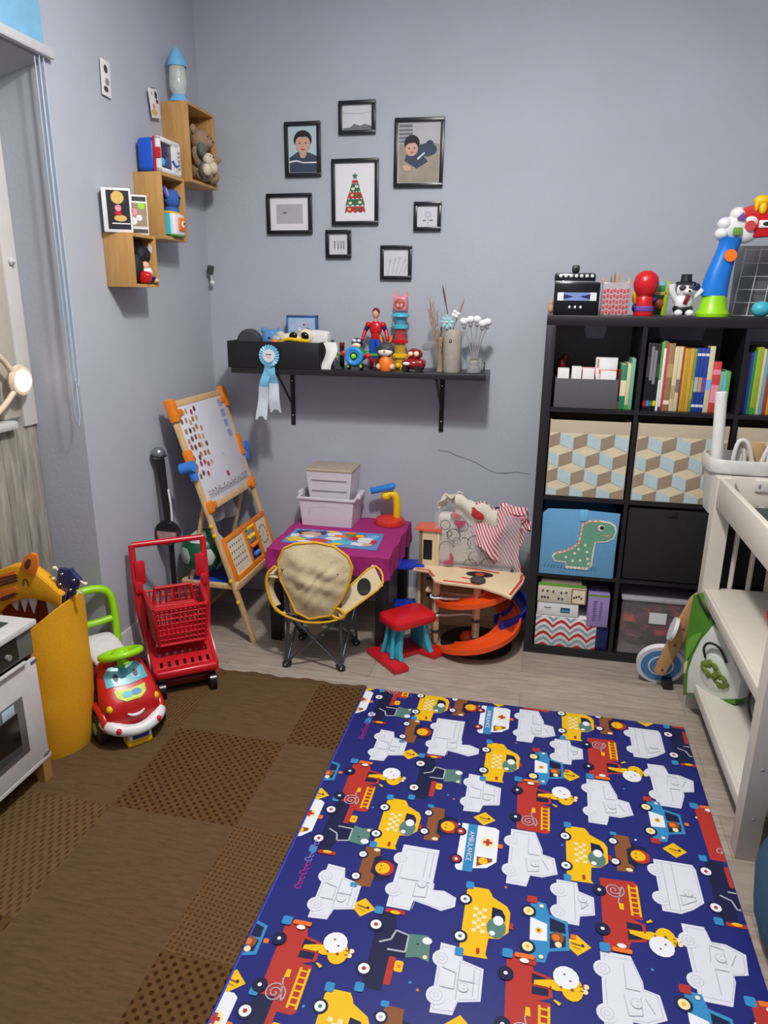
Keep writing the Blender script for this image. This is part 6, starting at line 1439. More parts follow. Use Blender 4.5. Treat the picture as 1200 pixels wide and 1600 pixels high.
# --- dinosaur bin
M('dino_bin', (98, 156, 198), .9, bump=.2, scale=120)
t = T('dinosaur_bin', 'blue fabric bin with a green dinosaur applique in the bookcase', 'storage bin', (.042, -.006, .3865))
b = B('dino_bin')
w, h = .312, .292
b.prism([(.004, 0), (w - .008, 0), (w, h * .99), (.15, h + .004), (.02, h), (0, h * .93)], 0, .006, 'xz', b=.002); b.b2((0, .006, 0), (.005, .33, h * .9)); b.b2((w - .008, .006, 0), (w - .003, .33, h * .9)); b.b2((0, .325, 0), (w - .004, .33, h * .9)); b.b2((.005, .006, 0), (w - .008, .325, .005)); bd = b.o('bin_body', t)
B('sky').b2((.150, -.003, h - .045), (.182, .002, h + .006), .001).o('pull_tab', t)
dino = [(.098, .469), (.105, .479), (.147, .492), (.175, .508), (.202, .533), (.208, .579), (.211, .615), (.235, .632), (.280, .636), (.315, .632), (.334, .620), (.340, .598), (.332, .570), (.307, .555), (.262, .550), (.256, .501), (.254, .441), (.240, .424), (.152, .430), (.154, .451), (.107, .453)]
DL = lambda P_: [((x - .042) * 1.0, z - .3865) for x, z in P_]
cx_ = sum(p[0] for p in dino) / len(dino); cz_ = sum(p[1] for p in dino) / len(dino)
M('dino_outline', (225, 218, 196), .9); M('dino_green', (104, 158, 132), .9, bump=.2, scale=150)
b = B('dino_outline'); dl = DL(dino); n = len(dl); off = []
for i in range(n):
    a = Vector(dl[i - 1]); c = Vector(dl[(i + 1) % n]); tt = (c - a).normalized(); nn = Vector((tt.y, -tt.x)); p = Vector(dl[i]); off.append((p, nn))
area = sum(dl[i][0] * dl[(i + 1) % n][1] - dl[(i + 1) % n][0] * dl[i][1] for i in range(n)); sg = 1 if area > 0 else -1
b.prism([tuple(p + nn * .007 * sg) for p, nn in off], -.0022, -.0004, 'xz')
b.m('coral') if 'coral' in MATS else b.m(M('coral', (226, 140, 110), .8))
for i in range(1, 8):
    for f in (.25, .75):
        p = Vector(dl[i]).lerp(Vector(dl[i + 1]), f) if i + 1 < n else Vector(dl[i]); tt = (Vector(dl[i + 1]) - Vector(dl[i])).normalized(); nn = Vector((-tt.y, tt.x))
        b.prism([tuple(p - tt * .008), tuple(p + tt * .008), tuple(p + nn * .014)], -.0026, -.0022, 'xz')
b.m('dino_green').prism(dl, -.0036, -.0024, 'xz'); b.m('dino_outline')
for x, z in ((.15, .47), (.185, .49), (.21, .46), (.235, .50), (.18, .455), (.225, .53), (.24, .47), (.245, .448), (.2, .51)): b.disc((x - .042, z - .3865), .006, -.0038, 'xz', 10)
b.disc((.283 - .042, .611 - .3865), .014, -.0038, 'xz'); b.m('black').disc((.286 - .042, .611 - .3865), .009, -.0042, 'xz'); b.m('coral').disc((.31 - .042, .578 - .3865), .014, -.0039, 'xz', ry=.004)
b.m('dino_outline')
for k in range(6): b.disc((.16 + k * .016 - .042, .425 - .3865), .007, -.0038, 'xz', 10)
b.m('dark_grey')
for k in range(16):
    x = .055 + k * .014; b.prism([(x - .035, .030), (x - .033, .030), (x - .030 + (k % 3) * .002, .052)], -.0024, -.0016, 'xz')
b.o('dinosaur_applique', bd)
t = T('black_bin', 'plain black fabric bin in the second column, beside the dinosaur bin', 'storage bin', (.386, .004, .388))
b = B(M('bin_black', (24, 23, 26), .9, bump=.3, scale=150)); b.box((.170, .17, .158), (.336, .34, .312), .006); b.o('bin_body', t); B('black').b2((.150, -.003, .285), (.19, .001, .31), .001).o('pull_tab', t)
tag(B('bin_black').box((.916, .19, .55), (.32, .34, .312), .006).o('black_bin'), 'black fabric bin in the third column behind the white changing table', 'storage bin')

# --- top-left cell
t = T('grey_organizer', 'grey fabric organiser holding small white boxes in the top left cell', 'organiser', (.050, .010, 1.103))
b = B(M('felt_grey', (84, 84, 88), .9, bump=.15, scale=160)); b.b2((0, 0, 0), (.245, .005, .117), .0015); b.b2((0, .225, 0), (.245, .23, .117), .0015); b.b2((0, .005, 0), (.005, .225, .117)); b.b2((.24, .005, 0), (.245, .225, .117)); b.b2((.005, .005, 0), (.24, .225, .005)); b.o('bin_body', t)
g = 'small boxes in the grey organiser'
for x, y, w, h, l, m_ in ((.030, .05, .045, .148, 'plain white carton, leftmost in the grey organiser', 'white_matte'), (.082, .06, .038, .155, 'white carton with a folded flap, second from left in the organiser', 'white_matte'), (.128, .055, .045, .150, 'white carton third from left in the grey organiser', 'white_matte'), (.205, .045, .060, .142, 'white carton with faint blue print, front right in the organiser', 'white_matte')):
    tag(B(m_).box((0, 0, h / 2), (w, .05, h), .002).o('small_box', None, (.050 + x, .010 + y, 1.109)), l, 'box', g)
tag(B('pink').box((0, 0, .075), (.07, .02, .15), .002).o('small_box', None, (.050 + .125, .105, 1.109)), 'pale pink box behind the white cartons in the organiser', 'box', g)
t = T('medicine_box', 'taller white box with an orange-red band at the right of the organiser', 'box', (.250, .120, 1.109)); B('white').box((0, 0, .095), (.085, .05, .19), .002).o('carton', t)
b = B('ramp_orange'); b.b2((-.028, -.0262, .125), (.042, -.0252, .143)); b.m('tan').b2((-.038, -.0262, .150), (-.030, -.0252, .185)); b.o('printed_band', t)
tag(B('dark_red').ell((0, 0, .06), (.02, .02, .03)).ell((-.012, 0, .03), (.018, .02, .025)).ell((.012, 0, .09), (.014, .012, .018)).o('toy_critter', None, (.075, .19, 1.109 + .09)), 'dark red toy peeping up at the back left of the grey organiser', 'toy')
B('dark_grey')
# --- books
def book(x, w, h, d, mat, label, group, bands=(), lean=0.0, y=.035, z=1.1025, pages=True):
    t = T('book', label, 'book', (x + w / 2, y, z), group=group, rot=(0, lean, 0))
    b = B(mat); b.b2((-w / 2, 0, 0), (w / 2, .003, h), .0008); b.b2((-w / 2, .003, 0), (-w / 2 + .0015, d, h)); b.b2((w / 2 - .0015, .003, 0), (w / 2, d, h)); b.o('cover', t)
    B('cream').b2((-w / 2 + .0015, .003, .003), (w / 2 - .0015, d - .003, h - .003)).o('pages', t)
    for z0, z1, m_ in bands: B(m_).b2((-w / 2 + .0006, -.0008, h * z0), (w / 2 - .0006, .0002, h * z1)).o('spine_band', t)
for n_, c in dict(bk_black=(24, 24, 30), bk_tan=(150, 118, 84), bk_cream=(208, 200, 160), bk_rust=(150, 72, 40), bk_olive=(170, 160, 30), bk_orange=(214, 150, 60), bk_green=(100, 150, 60), bk_blue=(30, 60, 150), bk_red=(205, 62, 66), bk_mint=(110, 180, 150), bk_leaf=(90, 165, 70), bk_dgreen=(40, 130, 95), bk_purple=(62, 38, 92), bk_lime=(150, 175, 40), bk_sky=(120, 160, 185)).items(): M(n_, c, .45, var=.04, scale=50)
G1 = 'books in the second column of the top row'
specs = [(.0115, .262, 'bk_black', 'thin black book farthest left in its row, red dot at the foot', [(.06, .14, 'red'), (.5, .8, 'dark_grey')]),
 (.011, .262, 'bk_black', 'second thin black book, blue foot mark', [(.06, .15, 'cup_blue'), (.45, .95, 'grey')]),
 (.011, .260, 'bk_black', 'third thin black book, green foot mark', [(.07, .14, 'green'), (.4, .9, 'grey')]),
 (.011, .260, 'bk_black', 'fourth thin black book, yellow foot mark', [(.07, .15, 'yellow'), (.5, .7, 'dark_grey')]),
 (.008, .266, 'bk_leaf', 'very thin green book beside the black ones', [(.0, .45, 'white')]),
 (.009, .270, 'white', 'thin white-spined book, tallest of the row', [(0.0, .06, 'navy'), (.9, 1, 'green')]),
 (.007, .266, 'bk_red', 'very thin red book beside the white spine', []),
 (.022, .262, 'bk_tan', 'thick tan-brown book with pale spine lettering', [(.1, .16, 'cream'), (.5, .7, 'tan')]),
 (.015, .250, 'bk_cream', 'cream book next to the thick tan one', [(.2, .4, 'tan')]),
 (.013, .250, 'bk_cream', 'cream book just left of the thin rust spine', [(.3, .5, 'line_grey')]),
 (.006, .250, 'bk_rust', 'thin rust-brown book between cream and orange spines', []),
 (.010, .244, 'bk_orange', 'yellow-orange book left of the olive spine', []),
 (.008, .242, 'bk_olive', 'olive-yellow thin book between orange ones', []),
 (.013, .244, 'bk_orange', 'light orange book left of the green spine', []),
 (.010, .244, 'bk_green', 'green speckled book left of the blue set', [(.2, .5, 'bk_lime')]),
 (.0135, .246, 'bk_blue', 'blue set volume with grey middle, left one of three', [(.32, .55, 'r_gry'), (.88, .92, 'white'), (.08, .12, 'white')]),
 (.0135, .246, 'bk_blue', 'blue set volume with brown middle, centre of three', [(.32, .55, 'tan'), (.88, .92, 'white'), (.08, .12, 'white')]),
 (.0135, .246, 'bk_blue', 'blue set volume with purple middle, right one of three', [(.32, .55, 'purple'), (.88, .92, 'white'), (.08, .12, 'white')]),
 (.018, .254, 'bk_cream', 'pale yellow book right of the blue set', [(.35, .5, 'sky')]),
 (.028, .196, 'bk_red', 'short thick red book with white lettering', [(.2, .55, 'pink'), (.75, .85, 'pink')]),
 (.010, .160, 'bk_mint', 'short mint book beside the thick red one', [(0, .15, 'orange')]),
 (.012, .160, 'bk_mint', 'short aqua-green book with orange foot', [(0, .15, 'orange'), (.5, .8, 'sky')]),
 (.012, .160, 'bk_leaf', 'short leaf-green book with orange foot, last of its row', [(0, .15, 'orange')])]
x = .396
for w, h, m_, l, bands in specs:
    w *= 1.045; book(x, w, h, .20, m_, l, G1, bands); x += w + .0006
G2 = 'books in the third column of the top row'
x = .755
for w, h, m_, l, bands in [(.014, .235, 'bk_purple', 'dark purple book at the left of the third column', []), (.010, .235, 'bk_blue', 'slim blue book beside the purple one', []), (.010, .240, 'bk_dgreen', 'slim dark green book', []), (.022, .254, 'bk_lime', 'lime green book, broad spine', [(0, .1, 'green')]), (.010, .248, 'bk_cream', 'slim cream book beside the lime one', []), (.012, .238, 'bk_sky', 'grey-blue book in the third column', []), (.012, .215, 'bk_rust', 'orange-brown book in the third column', []), (.014, .215, 'bk_orange', 'yellow-orange book in the third column', []), (.02, .20, 'bk_red', 'red book at the picture edge in the third column', []), (.02, .22, 'bk_green', 'green book beyond the red one in the third column', [])]:
    book(x, w, h, .20, m_, l, G2, bands); x += w + .0006
G3 = 'books beside the grey organiser'
x = .297
for w, h, m_, l, bands in [(.006, .155, 'dark_red', 'very thin maroon book touching the grey organiser', [(.0, .2, 'orange')]), (.022, .176, 'bk_dgreen', 'green book with pale oval beside the organiser', [(.3, .65, 'cream')]), (.014, .180, 'bk_cream', 'pale book with green edges beside the organiser', [(0, .1, 'green')]), (.014, .200, 'bk_mint', 'sea-green book against the upright, tallest of the three', [])]:
    book(x, w, h, .18, m_, l, G3, bands); x += w + .0006

# --- bottom-left cell
t = T('chevron_gift_box', 'box wrapped in red, white and grey chevron paper at the bottom left', 'gift box', (.046, .010, .0385))
w, h = .262, .142
b = B('white_matte'); b.b2((0, 0, 0), (w, .25, h), .001); bx = b.o('box_body', t)
M('chev_grey', (140, 165, 175), .6)
b = B('red_matte'); cw = w / 7
for c in range(7):
    for r in range(-2, 14):
        m_ = ['red_matte', None, 'chev_grey', None][r % 4]
        if not m_: continue
        s_ = 1 if c % 2 else -1; z = r * .0145 - .03
        up = .030
        P_ = [(c * cw, z + (up if s_ > 0 else 0)), ((c + .5) * cw, z + up * .5 + .005), ((c + 1) * cw, z + (0 if s_ > 0 else up)), ((c + 1) * cw, z + .0145 + (0 if s_ > 0 else up)), ((c + .5) * cw, z + up * .5 + .0195), (c * cw, z + .0145 + (up if s_ > 0 else 0))]
        for ax, lim, le in ((1, .001, 0), (1, h - .001, 1)):
            if P_: P_ = clip(P_, ax, lim, le)
        if len(P_) > 2: b.m(m_); b.flat(P_, -.0006, 'xz')
b.o('chevron_print', bx)
t = T('paper_parcel', 'flat white wrapped box with a small blue label on the chevron gift box', 'box', (.048, .012, .1815))
B('white').box((.088, .11, .034), (.178, .22, .066), .006).o('carton', t); b = B(M('label_teal', (36, 84, 120), .5)); b.b2((.100, -.0008, .020), (.140, .0008, .044)); b.m('sky').b2((.104, -.0012, .028), (.136, .0, .032)); b.o('label', t); B('grey').b2((.030, -.0006, .036), (.060, .0006, .042)).o('printed_line', t)
t = T('game_box', 'long cream board-game box with small icons above the white parcel', 'board game', (.046, .008, .2485))
b = B(M('box_cream', (205, 198, 178), .6)); b.b2((0, 0, 0), (.205, .24, .074), .001); b.o('carton', t)
b = B('bk_tan'); b.b2((.142, -.0006, .002), (.204, .0006, .072)); b.m('cream').b2((.148, -.001, .006), (.200, .0002, .066)); b.m('dark_grey')
for x, z in ((.02, .052), (.04, .052), (.065, .05), (.10, .048), (.12, .05), (.018, .022), (.03, .022), (.044, .022), (.09, .02), (.105, .02), (.155, .03), (.165, .034), (.175, .038), (.185, .03)): b.b2((x - .004, -.0014, z - .005), (x + .004, .0, z + .005))
b.o('printed_icons', t)
tag(B('bk_green').b2((0, 0, 0), (.200, .23, .010), .001).o('game_box', None, (.048, .012, .323)), 'thin green-edged flat box on top of the cream game box', 'board game')
tag(B('lid_beige').b2((0, 0, 0), (.17, .22, .016), .001).o('game_box', None, (.058, .02, .3335)), 'thin beige flat box, topmost of the bottom left stack', 'board game')
t = T('purple_game_box', 'upright lilac card-game box beside the cream game box', 'board game', (.262, .004, .155))
b = B(M('lilac', (150, 130, 186), .5)); b.b2((0, 0, 0), (.088, .16, .150), .001); b.m('bk_green').b2((0, -.0006, .140), (.088, .0006, .150)); b.o('carton', t)
b = B(M('lilac_dark', (104, 86, 140), .5))
for k in range(9): b.b2((.022, -.0008, .025 + k * .011), (.034 + (k % 3) * .002, .0004, .032 + k * .011)); b.b2((.050, -.0008, .030 + k * .010), (.060, .0004, .036 + k * .010))
b.o('vertical_lettering', t)
tag(B('navy').box((.0, 0, .058), (.075, .16, .112), .003).o('navy_box', None, (.3215, .095, .0390)), 'dark blue box hidden under the lilac game box', 'box')
# --- clear box, second column
t = T('clear_storage_box', 'clear plastic box of dark red toys in the bottom of the second column', 'storage box', (.555, .17, .0385))
b = B(M('bin_clear', (200, 190, 195), .12, alpha=.12, var=0)); b.b2((-.150, -.150, 0), (.150, -.147, .25)); b.b2((-.150, .147, 0), (.150, .15, .25)); b.b2((-.15, -.147, 0), (-.147, .147, .25)); b.b2((.147, -.147, 0), (.15, .147, .25)); b.b2((-.147, -.147, 0), (.147, .147, .003)); b.o('box_body', t)
B(M('lid_frost', (190, 186, 192), .3, alpha=.7)).box((0, 0, .256), (.310, .31, .018), .006).o('lid', t); B('white').b2((-.035, -.153, .15), (.035, -.150, .20)).o('label', t)
b = B('dark_red'); rnd = random.Random(9)
for k in range(46):
    b.m(['dark_red', 'red_matte', 'bk_purple', 'rim_maroon', 'ramp_orange', 'dark_red', 'rim_maroon'][k % 7]); b.box((rnd.uniform(-.11, .11), rnd.uniform(-.11, .11), .03 + .185 * (k / 46)), (.06, .06, .035), .006, R=(rnd.uniform(-.5, .5), rnd.uniform(-.5, .5), rnd.uniform(0, 3)))
tag(b.o('toy_pieces', None, (.555, .17, .0385 + .01)), 'jumble of dark red and purple toy pieces inside the clear box', 'toys', kind='stuff')

# ------------------------------------------------------------------ things on top of the bookcase
ZT = 1.4645
t = T('toy_accordion', 'small black toy accordion with white buttons and blue bow print', 'accordion', (.108, .12, ZT))
b = B('black_gloss'); b.b2((-.088, -.045, 0), (.088, -.005, .125), .004); b.o('front_panel', t)
b = B('black')
for k in range(7): b.b2((-.084, -.002 + k * .012, .004), (.084, .005 + k * .012, .122 + .004 * (k % 2)), .002)
b.o('bellows', t)
b = B('black_gloss'); b.b2((-.090, .02, .12), (.072, .09, .162), .010); b.o('keyboard', t)
for k in range(7): B('white').ell((-.066 + k * .0205, .019, .150), (.007, .005, .007)).o('key_button', t)
b = B('white'); b.b2((-.074, -.048, .055), (-.050, -.044, .086)); b.b2((.052, -.048, .055), (.076, -.044, .086)); b.o('white_plate', t)
b = B(M('bow_blue', (118, 140, 200), .4)); b.b2((-.050, -.0475, .055), (.052, -.044, .086)); b.m('navy').prism([(-.050, .080), (-.012, .0705), (-.050, .061)], -.0485, -.047, 'xz'); b.prism([(.052, .080), (.014, .0705), (.052, .061)], -.0485, -.047, 'xz'); b.o('bow_print', t)
for x in (-.024, -.003, .018): B('white').ell((x, -.046, .030), (.005, .004, .006)).o('front_button', t)
B('black').box((-.008, .06, .178), (.03, .04, .03), .008).o('strap', t); B('chrome').b2((-.088, -.030, .125), (.070, .0, .129), .001).o('trim', t)
tag(B('skin').ell((0, 0, .02), (.014, .02, .02)).ell((0, 0, .045), (.010, .01, .012)).o('small_figure', None, (.012, .30, ZT + .001)), 'tiny peach figure at the back left corner of the bookcase top', 'toy')
t = T('pencil_holder', 'clear block holder with red bars and pencils on the bookcase', 'pencil holder', (.258, .12, ZT))
b = B(M('holder_clear', (200, 190, 195), .2, alpha=.5, var=0)); b.b2((-.052, -.04, 0), (.052, .04, .125), .004); b.o('holder_body', t)
b = B(M('bar_red', (196, 70, 80), .4))
for i in range(8):
    for j in range(5): b.b2((-.049 + .0125 * i, -.042, .004 + j * .020 + (.004 if i % 2 else 0)), (-.040 + .0125 * i, -.039, .018 + j * .020 + (.004 if i % 2 else 0)), .001)
b.o('red_bars', t)
g = 'pencils in the clear holder'
for k, (x, y, h, m_, l) in enumerate(((-.052, .0, .148, 'coral', 'coral pencil leaning out at the left of the clear holder'), (-.008, .0, .168, 'bk_tan', 'tallest brown pencil in the clear holder'), (.008, .01, .160, 'bk_orange', 'ochre pencil beside the tallest brown one'), (.046, .0, .140, 'yellow', 'yellow pencil at the right of the clear holder'), (-.02, .01, .155, 'bk_tan', 'darker brown pencil left of the tallest one'))):
    b = B(m_); b.cyl((0, 0, 0), (x * .12, 0, h - .135), .0045, n=6); b.cyl((x * .12, 0, h - .135), (x * .14, 0, h - .120), .0045, .0005, n=6)
    tag(b.o('pencil', None, (.258 + x * .9, .12 + y, ZT + .12)), l, 'pencil', g)
# red rounded bottle (plain)
t = T('red_toy_bottle', 'glossy red round-headed toy bottle with purple belt on the bookcase', 'toy', (.368, .10, ZT))
b = B('red'); b.lathe([(0, 0), (.036, 0), (.038, .01), (.033, .04), (.034, .065), (.026, .078), (0, .08)]); b.o('body', t)
B('purple').lathe([(.0385, .018), (.040, .022), (.039, .034), (.036, .037)]).o('belt', t)
b = B('red'); b.lathe([(0, .072), (.030, .076), (.043, .095), (.048, .120), (.044, .145), (.030, .162), (.012, .170), (0, .171)], n=32); b.o('cap', t); b = B('navy'); b.ell((.036, -.008, .06), (.010, .018, .014)); b.ell((-.036, -.005, .03), (.009, .016, .016)); b.o('side_grip', t)
t = T('book_bundle', 'green and teal board books leaning behind the red toy bottle', 'book', (.440, .17, ZT))
B('bk_lime').box((.012, 0, .066), (.018, .09, .13), .003, R=(0, .08, 0)).o('cover', t); B('bk_dgreen').box((-.02, .02, .06), (.04, .07, .115), .003, R=(0, .12, 0)).o('cover', t); B('sky').box((-.016, .03, .118), (.06, .05, .02), .004, R=(0, -.1, 0)).o('cover', t); B('tan').box((-.010, -.04, .085), (.045, .01, .012), .002).o('wooden_piece', t); B('bk_rust').ell((-.02, -.035, .045), (.03, .018, .022)).o('brown_piece', t); B('yellow').ell((-.095, .0, .075), (.018, .015, .035)).o('yellow_piece', t)
# pup
t = T('dog_figure', 'white dog figure in black hat and sunglasses with one paw raised', 'toy', (.512, .09, ZT))
b = B('white'); b.ell((0, 0, .052), (.034, .028, .036)); b.ell((-.018, -.02, .012), (.016, .022, .014)); b.ell((.022, -.02, .012), (.016, .022, .014)); b.o('body', t)
b = B('black'); b.ell((0, .004, .028), (.038, .030, .024)); b.o('trousers', t)
b = B('white'); b.ell((0, -.002, .100), (.034, .028, .030)); b.ell((.008, -.028, .092), (.018, .014, .012)); b.o('head', t); B('white').tube([(-.028, 0, .06), (-.048, -.005, .09), (-.050, -.005, .12)], [.012, .012, .016], 10, smooth=1).o('arm', t); B('white').tube([(.028, 0, .065), (.05, -.008, .085), (.062, -.01, .10)], [.010, .009, .010], 10, smooth=1).o('arm', t)
b = B('black'); b.lathe([(0, .122), (.036, .122), (.036, .127), (.021, .130), (.019, .152), (.022, .155), (0, .156)]); b.o('hat', t)
b = B('dark_grey'); b.ell((-.014, -.028, .106), (.013, .006, .010)); b.ell((.020, -.028, .106), (.013, .006, .010)); b.m('black').ell((.010, -.043, .094), (.005, .004, .004)); b.o('sunglasses', t); lab(B('dark_red').box((.004, -.030, .062), (.016, .006, .035), .004, R=(0, .3, 0)).o('tie', t), 'dark red tie')
B('navy').ell((.040, .0, .11), (.014, .008, .014)).o('ear', t); B('dark_grey').ell((-.034, .0, .105), (.012, .010, .018)).o('ear', t)
# piano-tree toy
t = T('activity_table_toy', 'large baby play arch: lime foot, blue pillar, white cloud and red roof', 'toy', (.622, .10, ZT))
B('lime').lathe([(0, 0), (.060, 0), (.062, .012), (.052, .03), (.046, .06), (.042, .078), (0, .08)], n=30).o('foot', t)
b = B(M('pillar_blue', (22, 118, 215), .3)); loft(b, [(0, 0, 0, .048, .040), (.10, .008, 0, .044, .036), (.19, .022, 0, .040, .032), (.225, .026, 0, .044, .034)], 24, .8) if False else b.tube([(-.004, 0, .075), (.0, 0, .14), (.014, 0, .20), (.028, 0, .262), (.030, 0, .285)], [.050, .047, .040, .036, .044], 22, smooth=1, flat=.8); b.o('pillar', t)
b = B('orange'); b.cyl((.030, -.028, .222), (.030, -.040, .222), .022, n=24); b.o('round_button', t)
b = B('white')
for x, z, r in ((-.004, .30, .026), (.004, .335, .028), (.045, .368, .030), (.045, .325, .052), (.088, .340, .036), (.078, .300, .040)): b.ell((x, 0, z), (r, .026, r * .85), n=24)
b.o('cloud_panel', t)
b = B('bk_red'); b.cyl((.085, -.026, .325), (.085, -.036, .325), .018); b.o('shape_button', t); B('purple').prism([(.035, .350), (.065, .345), (.055, .372)], -.038, -.028, 'xz').o('shape_button', t); B('bk_green').b2((.028, -.038, .292), (.058, -.028, .320), .003).o('shape_button', t)
b = B('red'); b.prism([(.045, .385), (.09, .398), (.40, .420), (.40, .305), (.10, .285), (.075, .29)], -.020, .030, 'xz', b=.006); rf = b.o('roof_arch', t)
b = B('white'); b.b2((.115, -.026, .318), (.30, -.019, .345), .006); b.m('black').ell((.14, -.027, .332), (.012, .003, .007)); b.m('orange').ell((.16, -.027, .334), (.010, .003, .009)); b.o('name_panel', rf)
b = B('yellow'); b.ell((.118, -.01, .412), (.030, .02, .020)); b.ell((.148, -.01, .414), (.014, .012, .014)); b.ell((.122, -.022, .385), (.014, .010, .020)); b.ell((.10, -.02, .395), (.008, .008, .02)); b.o('yellow_animal', t)
# wire grid basket
t = T('wire_grid', 'white wire grid panel standing on the bookcase behind the play arch', 'wire rack', (.86, .26, ZT))
b = B('white')
for k in range(7): b.tube([(-.13 + k * .055, 0, .004), (-.13 + k * .055 + .02, 0, .26)], .0016, 6)
for k in range(6): b.tube([(-.13 + .004 * k, 0, .004 + k * .05), (.20 + .004 * k, 0, .004 + k * .05)], .0016, 6)
b.o('wires', t)
tag(B(M('smoke', (120, 122, 122), .5, alpha=.55)).b2((-.14, .02, .0), (.22, .024, .27), .001).o('plastic_sheet', None, (.86, .26, ZT)), 'grey translucent sheet standing behind the wire grid', 'plastic sheet')
tag(B('teal').ell((0, 0, .03), (.035, .03, .03)).o('teal_toy', None, (.80, .12, ZT)), 'turquoise toy at the right edge of the picture on the bookcase', 'toy')

# ------------------------------------------------------------------ balance bike
t = T('balance_bike', 'wooden balance bike with blue target wheel leaning by the bookcase', 'balance bike', (.555, -.16, 0))
M('bike_wood', (196, 152, 102), .5)
XW = Matrix.Translation((0, 0, .094)) @ Matrix.Rotation(.22, 4, 'X')
b = B('white'); b.cyl(XW @ Vector((0, -.012, 0)), XW @ Vector((0, .012, 0)), .094, n=44); wh = b.o('wheel', t)
b = B(M('bike_blue', (70, 135, 195), .4)); b.cyl(XW @ Vector((0, -.0135, 0)), XW @ Vector((0, -.0120, 0)), .078, n=40); b.m('white').cyl(XW @ Vector((0, -.0145, 0)), XW @ Vector((0, -.0134, 0)), .050, n=36); b.m('bike_blue').cyl(XW @ Vector((0, -.0155, 0)), XW @ Vector((0, -.0144, 0)), .044, n=36); b.o('target_rings', wh)
b = B('bike_wood'); X_ = Matrix.Translation((.0, -.030, .094)) @ Matrix.Rotation(.10, 4, 'X') @ Matrix.Rotation(.26, 4, 'Y')
b.prism([(-.024, -.02), (-.012, -.034), (.012, -.034), (.024, -.02), (.030, .20), (.036, .33), (.022, .36), (-.010, .36), (-.022, .33), (-.026, .2)], -.010, .010, 'xz', b=.003, X=X_); b.o('front_fork', t)
for z in (-.005, .12, .20): B('dark_grey').ell(X_ @ Vector((.004, -.011, z)), (.005, .003, .005)).o('bolt', t)
B('chrome').ell(X_ @ Vector((.006, -.011, .325)), (.010, .003, .010)).o('cap', t)
b = B('white'); b.cyl(X_ @ Vector((-.026, -.018, .19)), X_ @ Vector((-.040, -.016, .19)), .048, n=30); b.o('round_plate', t)
B('black').b2((.012, -.045, .004), (.050, .02, .038), .004, R=None).o('strap', t)
b = B('black'); b.ell((.13, .05, .40), (.022, .06, .02)); b.o('handle_grip', t); B('dark_grey').tube([(.09, .0, .40), (.12, .02, .36), (.13, .02, .30)], .014, 10, smooth=1).o('strap_cover', t)

# ------------------------------------------------------------------ changing table
M('ct_white', (206, 200, 190), .45, var=.02)
t = T('changing_table', 'white wooden changing table with two open shelves at the right edge', 'changing table', (.63, -.30, 0))
Lc, Dc = .80, .52     # along -y, along +x
PWD = .058
for y in (0, -Lc):
    for x in (0, Dc):
        b = B('ct_white')
        if y == 0 and x == 0 or y == -Lc and x == 0: b.prism([(x, y - PWD / 2 + .0), (x + PWD, y - PWD / 2), (x + PWD, y + PWD / 2), (x, y + PWD / 2)], 0, .923, 'xy', b=.0015)
        else: b.b2((x, y - PWD / 2, 0), (x + PWD, y + PWD / 2, .923), .0015)
        b.o('leg', t)
for z0, z1, x in ((.80, .905, 0.004), (.80, .905, Dc + .034)): B('ct_white').b2((x, -Lc + PWD / 2, z0 + .018), (x + .020, -PWD / 2, z1 + .018), .002).o('top_rail', t)
for y in (.005, -Lc - .024): B('ct_white').b2((PWD, y - .0, .82), (Dc, y + .018, .923), .002).o('end_rail', t)
b = B('ct_white'); b.b2((.022, -Lc + .03, .815), (Dc + .034, -.03, .828), .001); b.o('changing_top', t)
for z, nm in ((.482, 0), (.130, 1)):
    b = B('ct_white'); b.b2((.012, -Lc + .005, z), (Dc + .045, -.005, z + .020), .001); b.b2((.006, -Lc + PWD / 2, z - .018), (.020, -PWD / 2, z + .022), .002); b.o('shelf', t)
for k in range(7): B('ct_white').cyl((PWD + .045 + k * .062, .008, .50), (PWD + .045 + k * .062, .008, .82), .009, n=12).o('spindle', t)
for z in (.138, .30): B('grey').ell((.03, -Lc - PWD / 2, z), (.005, .003, .005)).o('screw', t)
tag(B(M('mat_dark', (58, 60, 64), .7)).b2((.05, -.74, 0), (.50, -.08, .012), .005).o('dark_mat', None, (.63, -.30, .8285)), 'dark changing pad lying on the white changing table top', 'mat')
# white tub hooked over the far end
t = T('hanging_tub', 'white plastic tub hooked on the changing table end, full of hangers', 'tub', (.735, -.155, .662))
M('tub_ivory', (206, 204, 200), .4)
b = B('tub_ivory'); vs = []; fs = []; nn_ = 40
def se(a, rx, ry): c, s_ = math.cos(a), math.sin(a); return (rx * math.copysign(abs(c) ** .45, c), ry * math.copysign(abs(s_) ** .45, s_))
lv = [(.096, .090, .10), (.105, .095, .22), (.110, .098, .262), (.118, .104, .262), (.120, .106, .268), (.120, .106, .306), (.116, .103, .312), (.110, .098, .312), (.108, .096, .262), (.100, .09, .22), (.092, .086, .104)]
for rx, ry, z in lv:
    for i in range(nn_): x_, y_ = se(2 * PI * i / nn_, rx, ry); vs.append((x_, y_, z))
for l in range(len(lv) - 1):
    for i in range(nn_): fs.append((l * nn_ + i, l * nn_ + (i + 1) % nn_, (l + 1) * nn_ + (i + 1) % nn_, (l + 1) * nn_ + i))
fs += [tuple(range(nn_))[::-1], tuple(range((len(lv) - 1) * nn_, len(lv) * nn_))]
b._add(vs, fs); b.o('tub_body', t)
b = B('tub_ivory'); b.b2((.025, -.150, .212), (.095, -.100, .258), .008); b.m('grey').ell((.040, -.151, .235), (.004, .002, .008)); b.ell((.080, -.151, .235), (.004, .002, .008)); b.o('clasp', t)
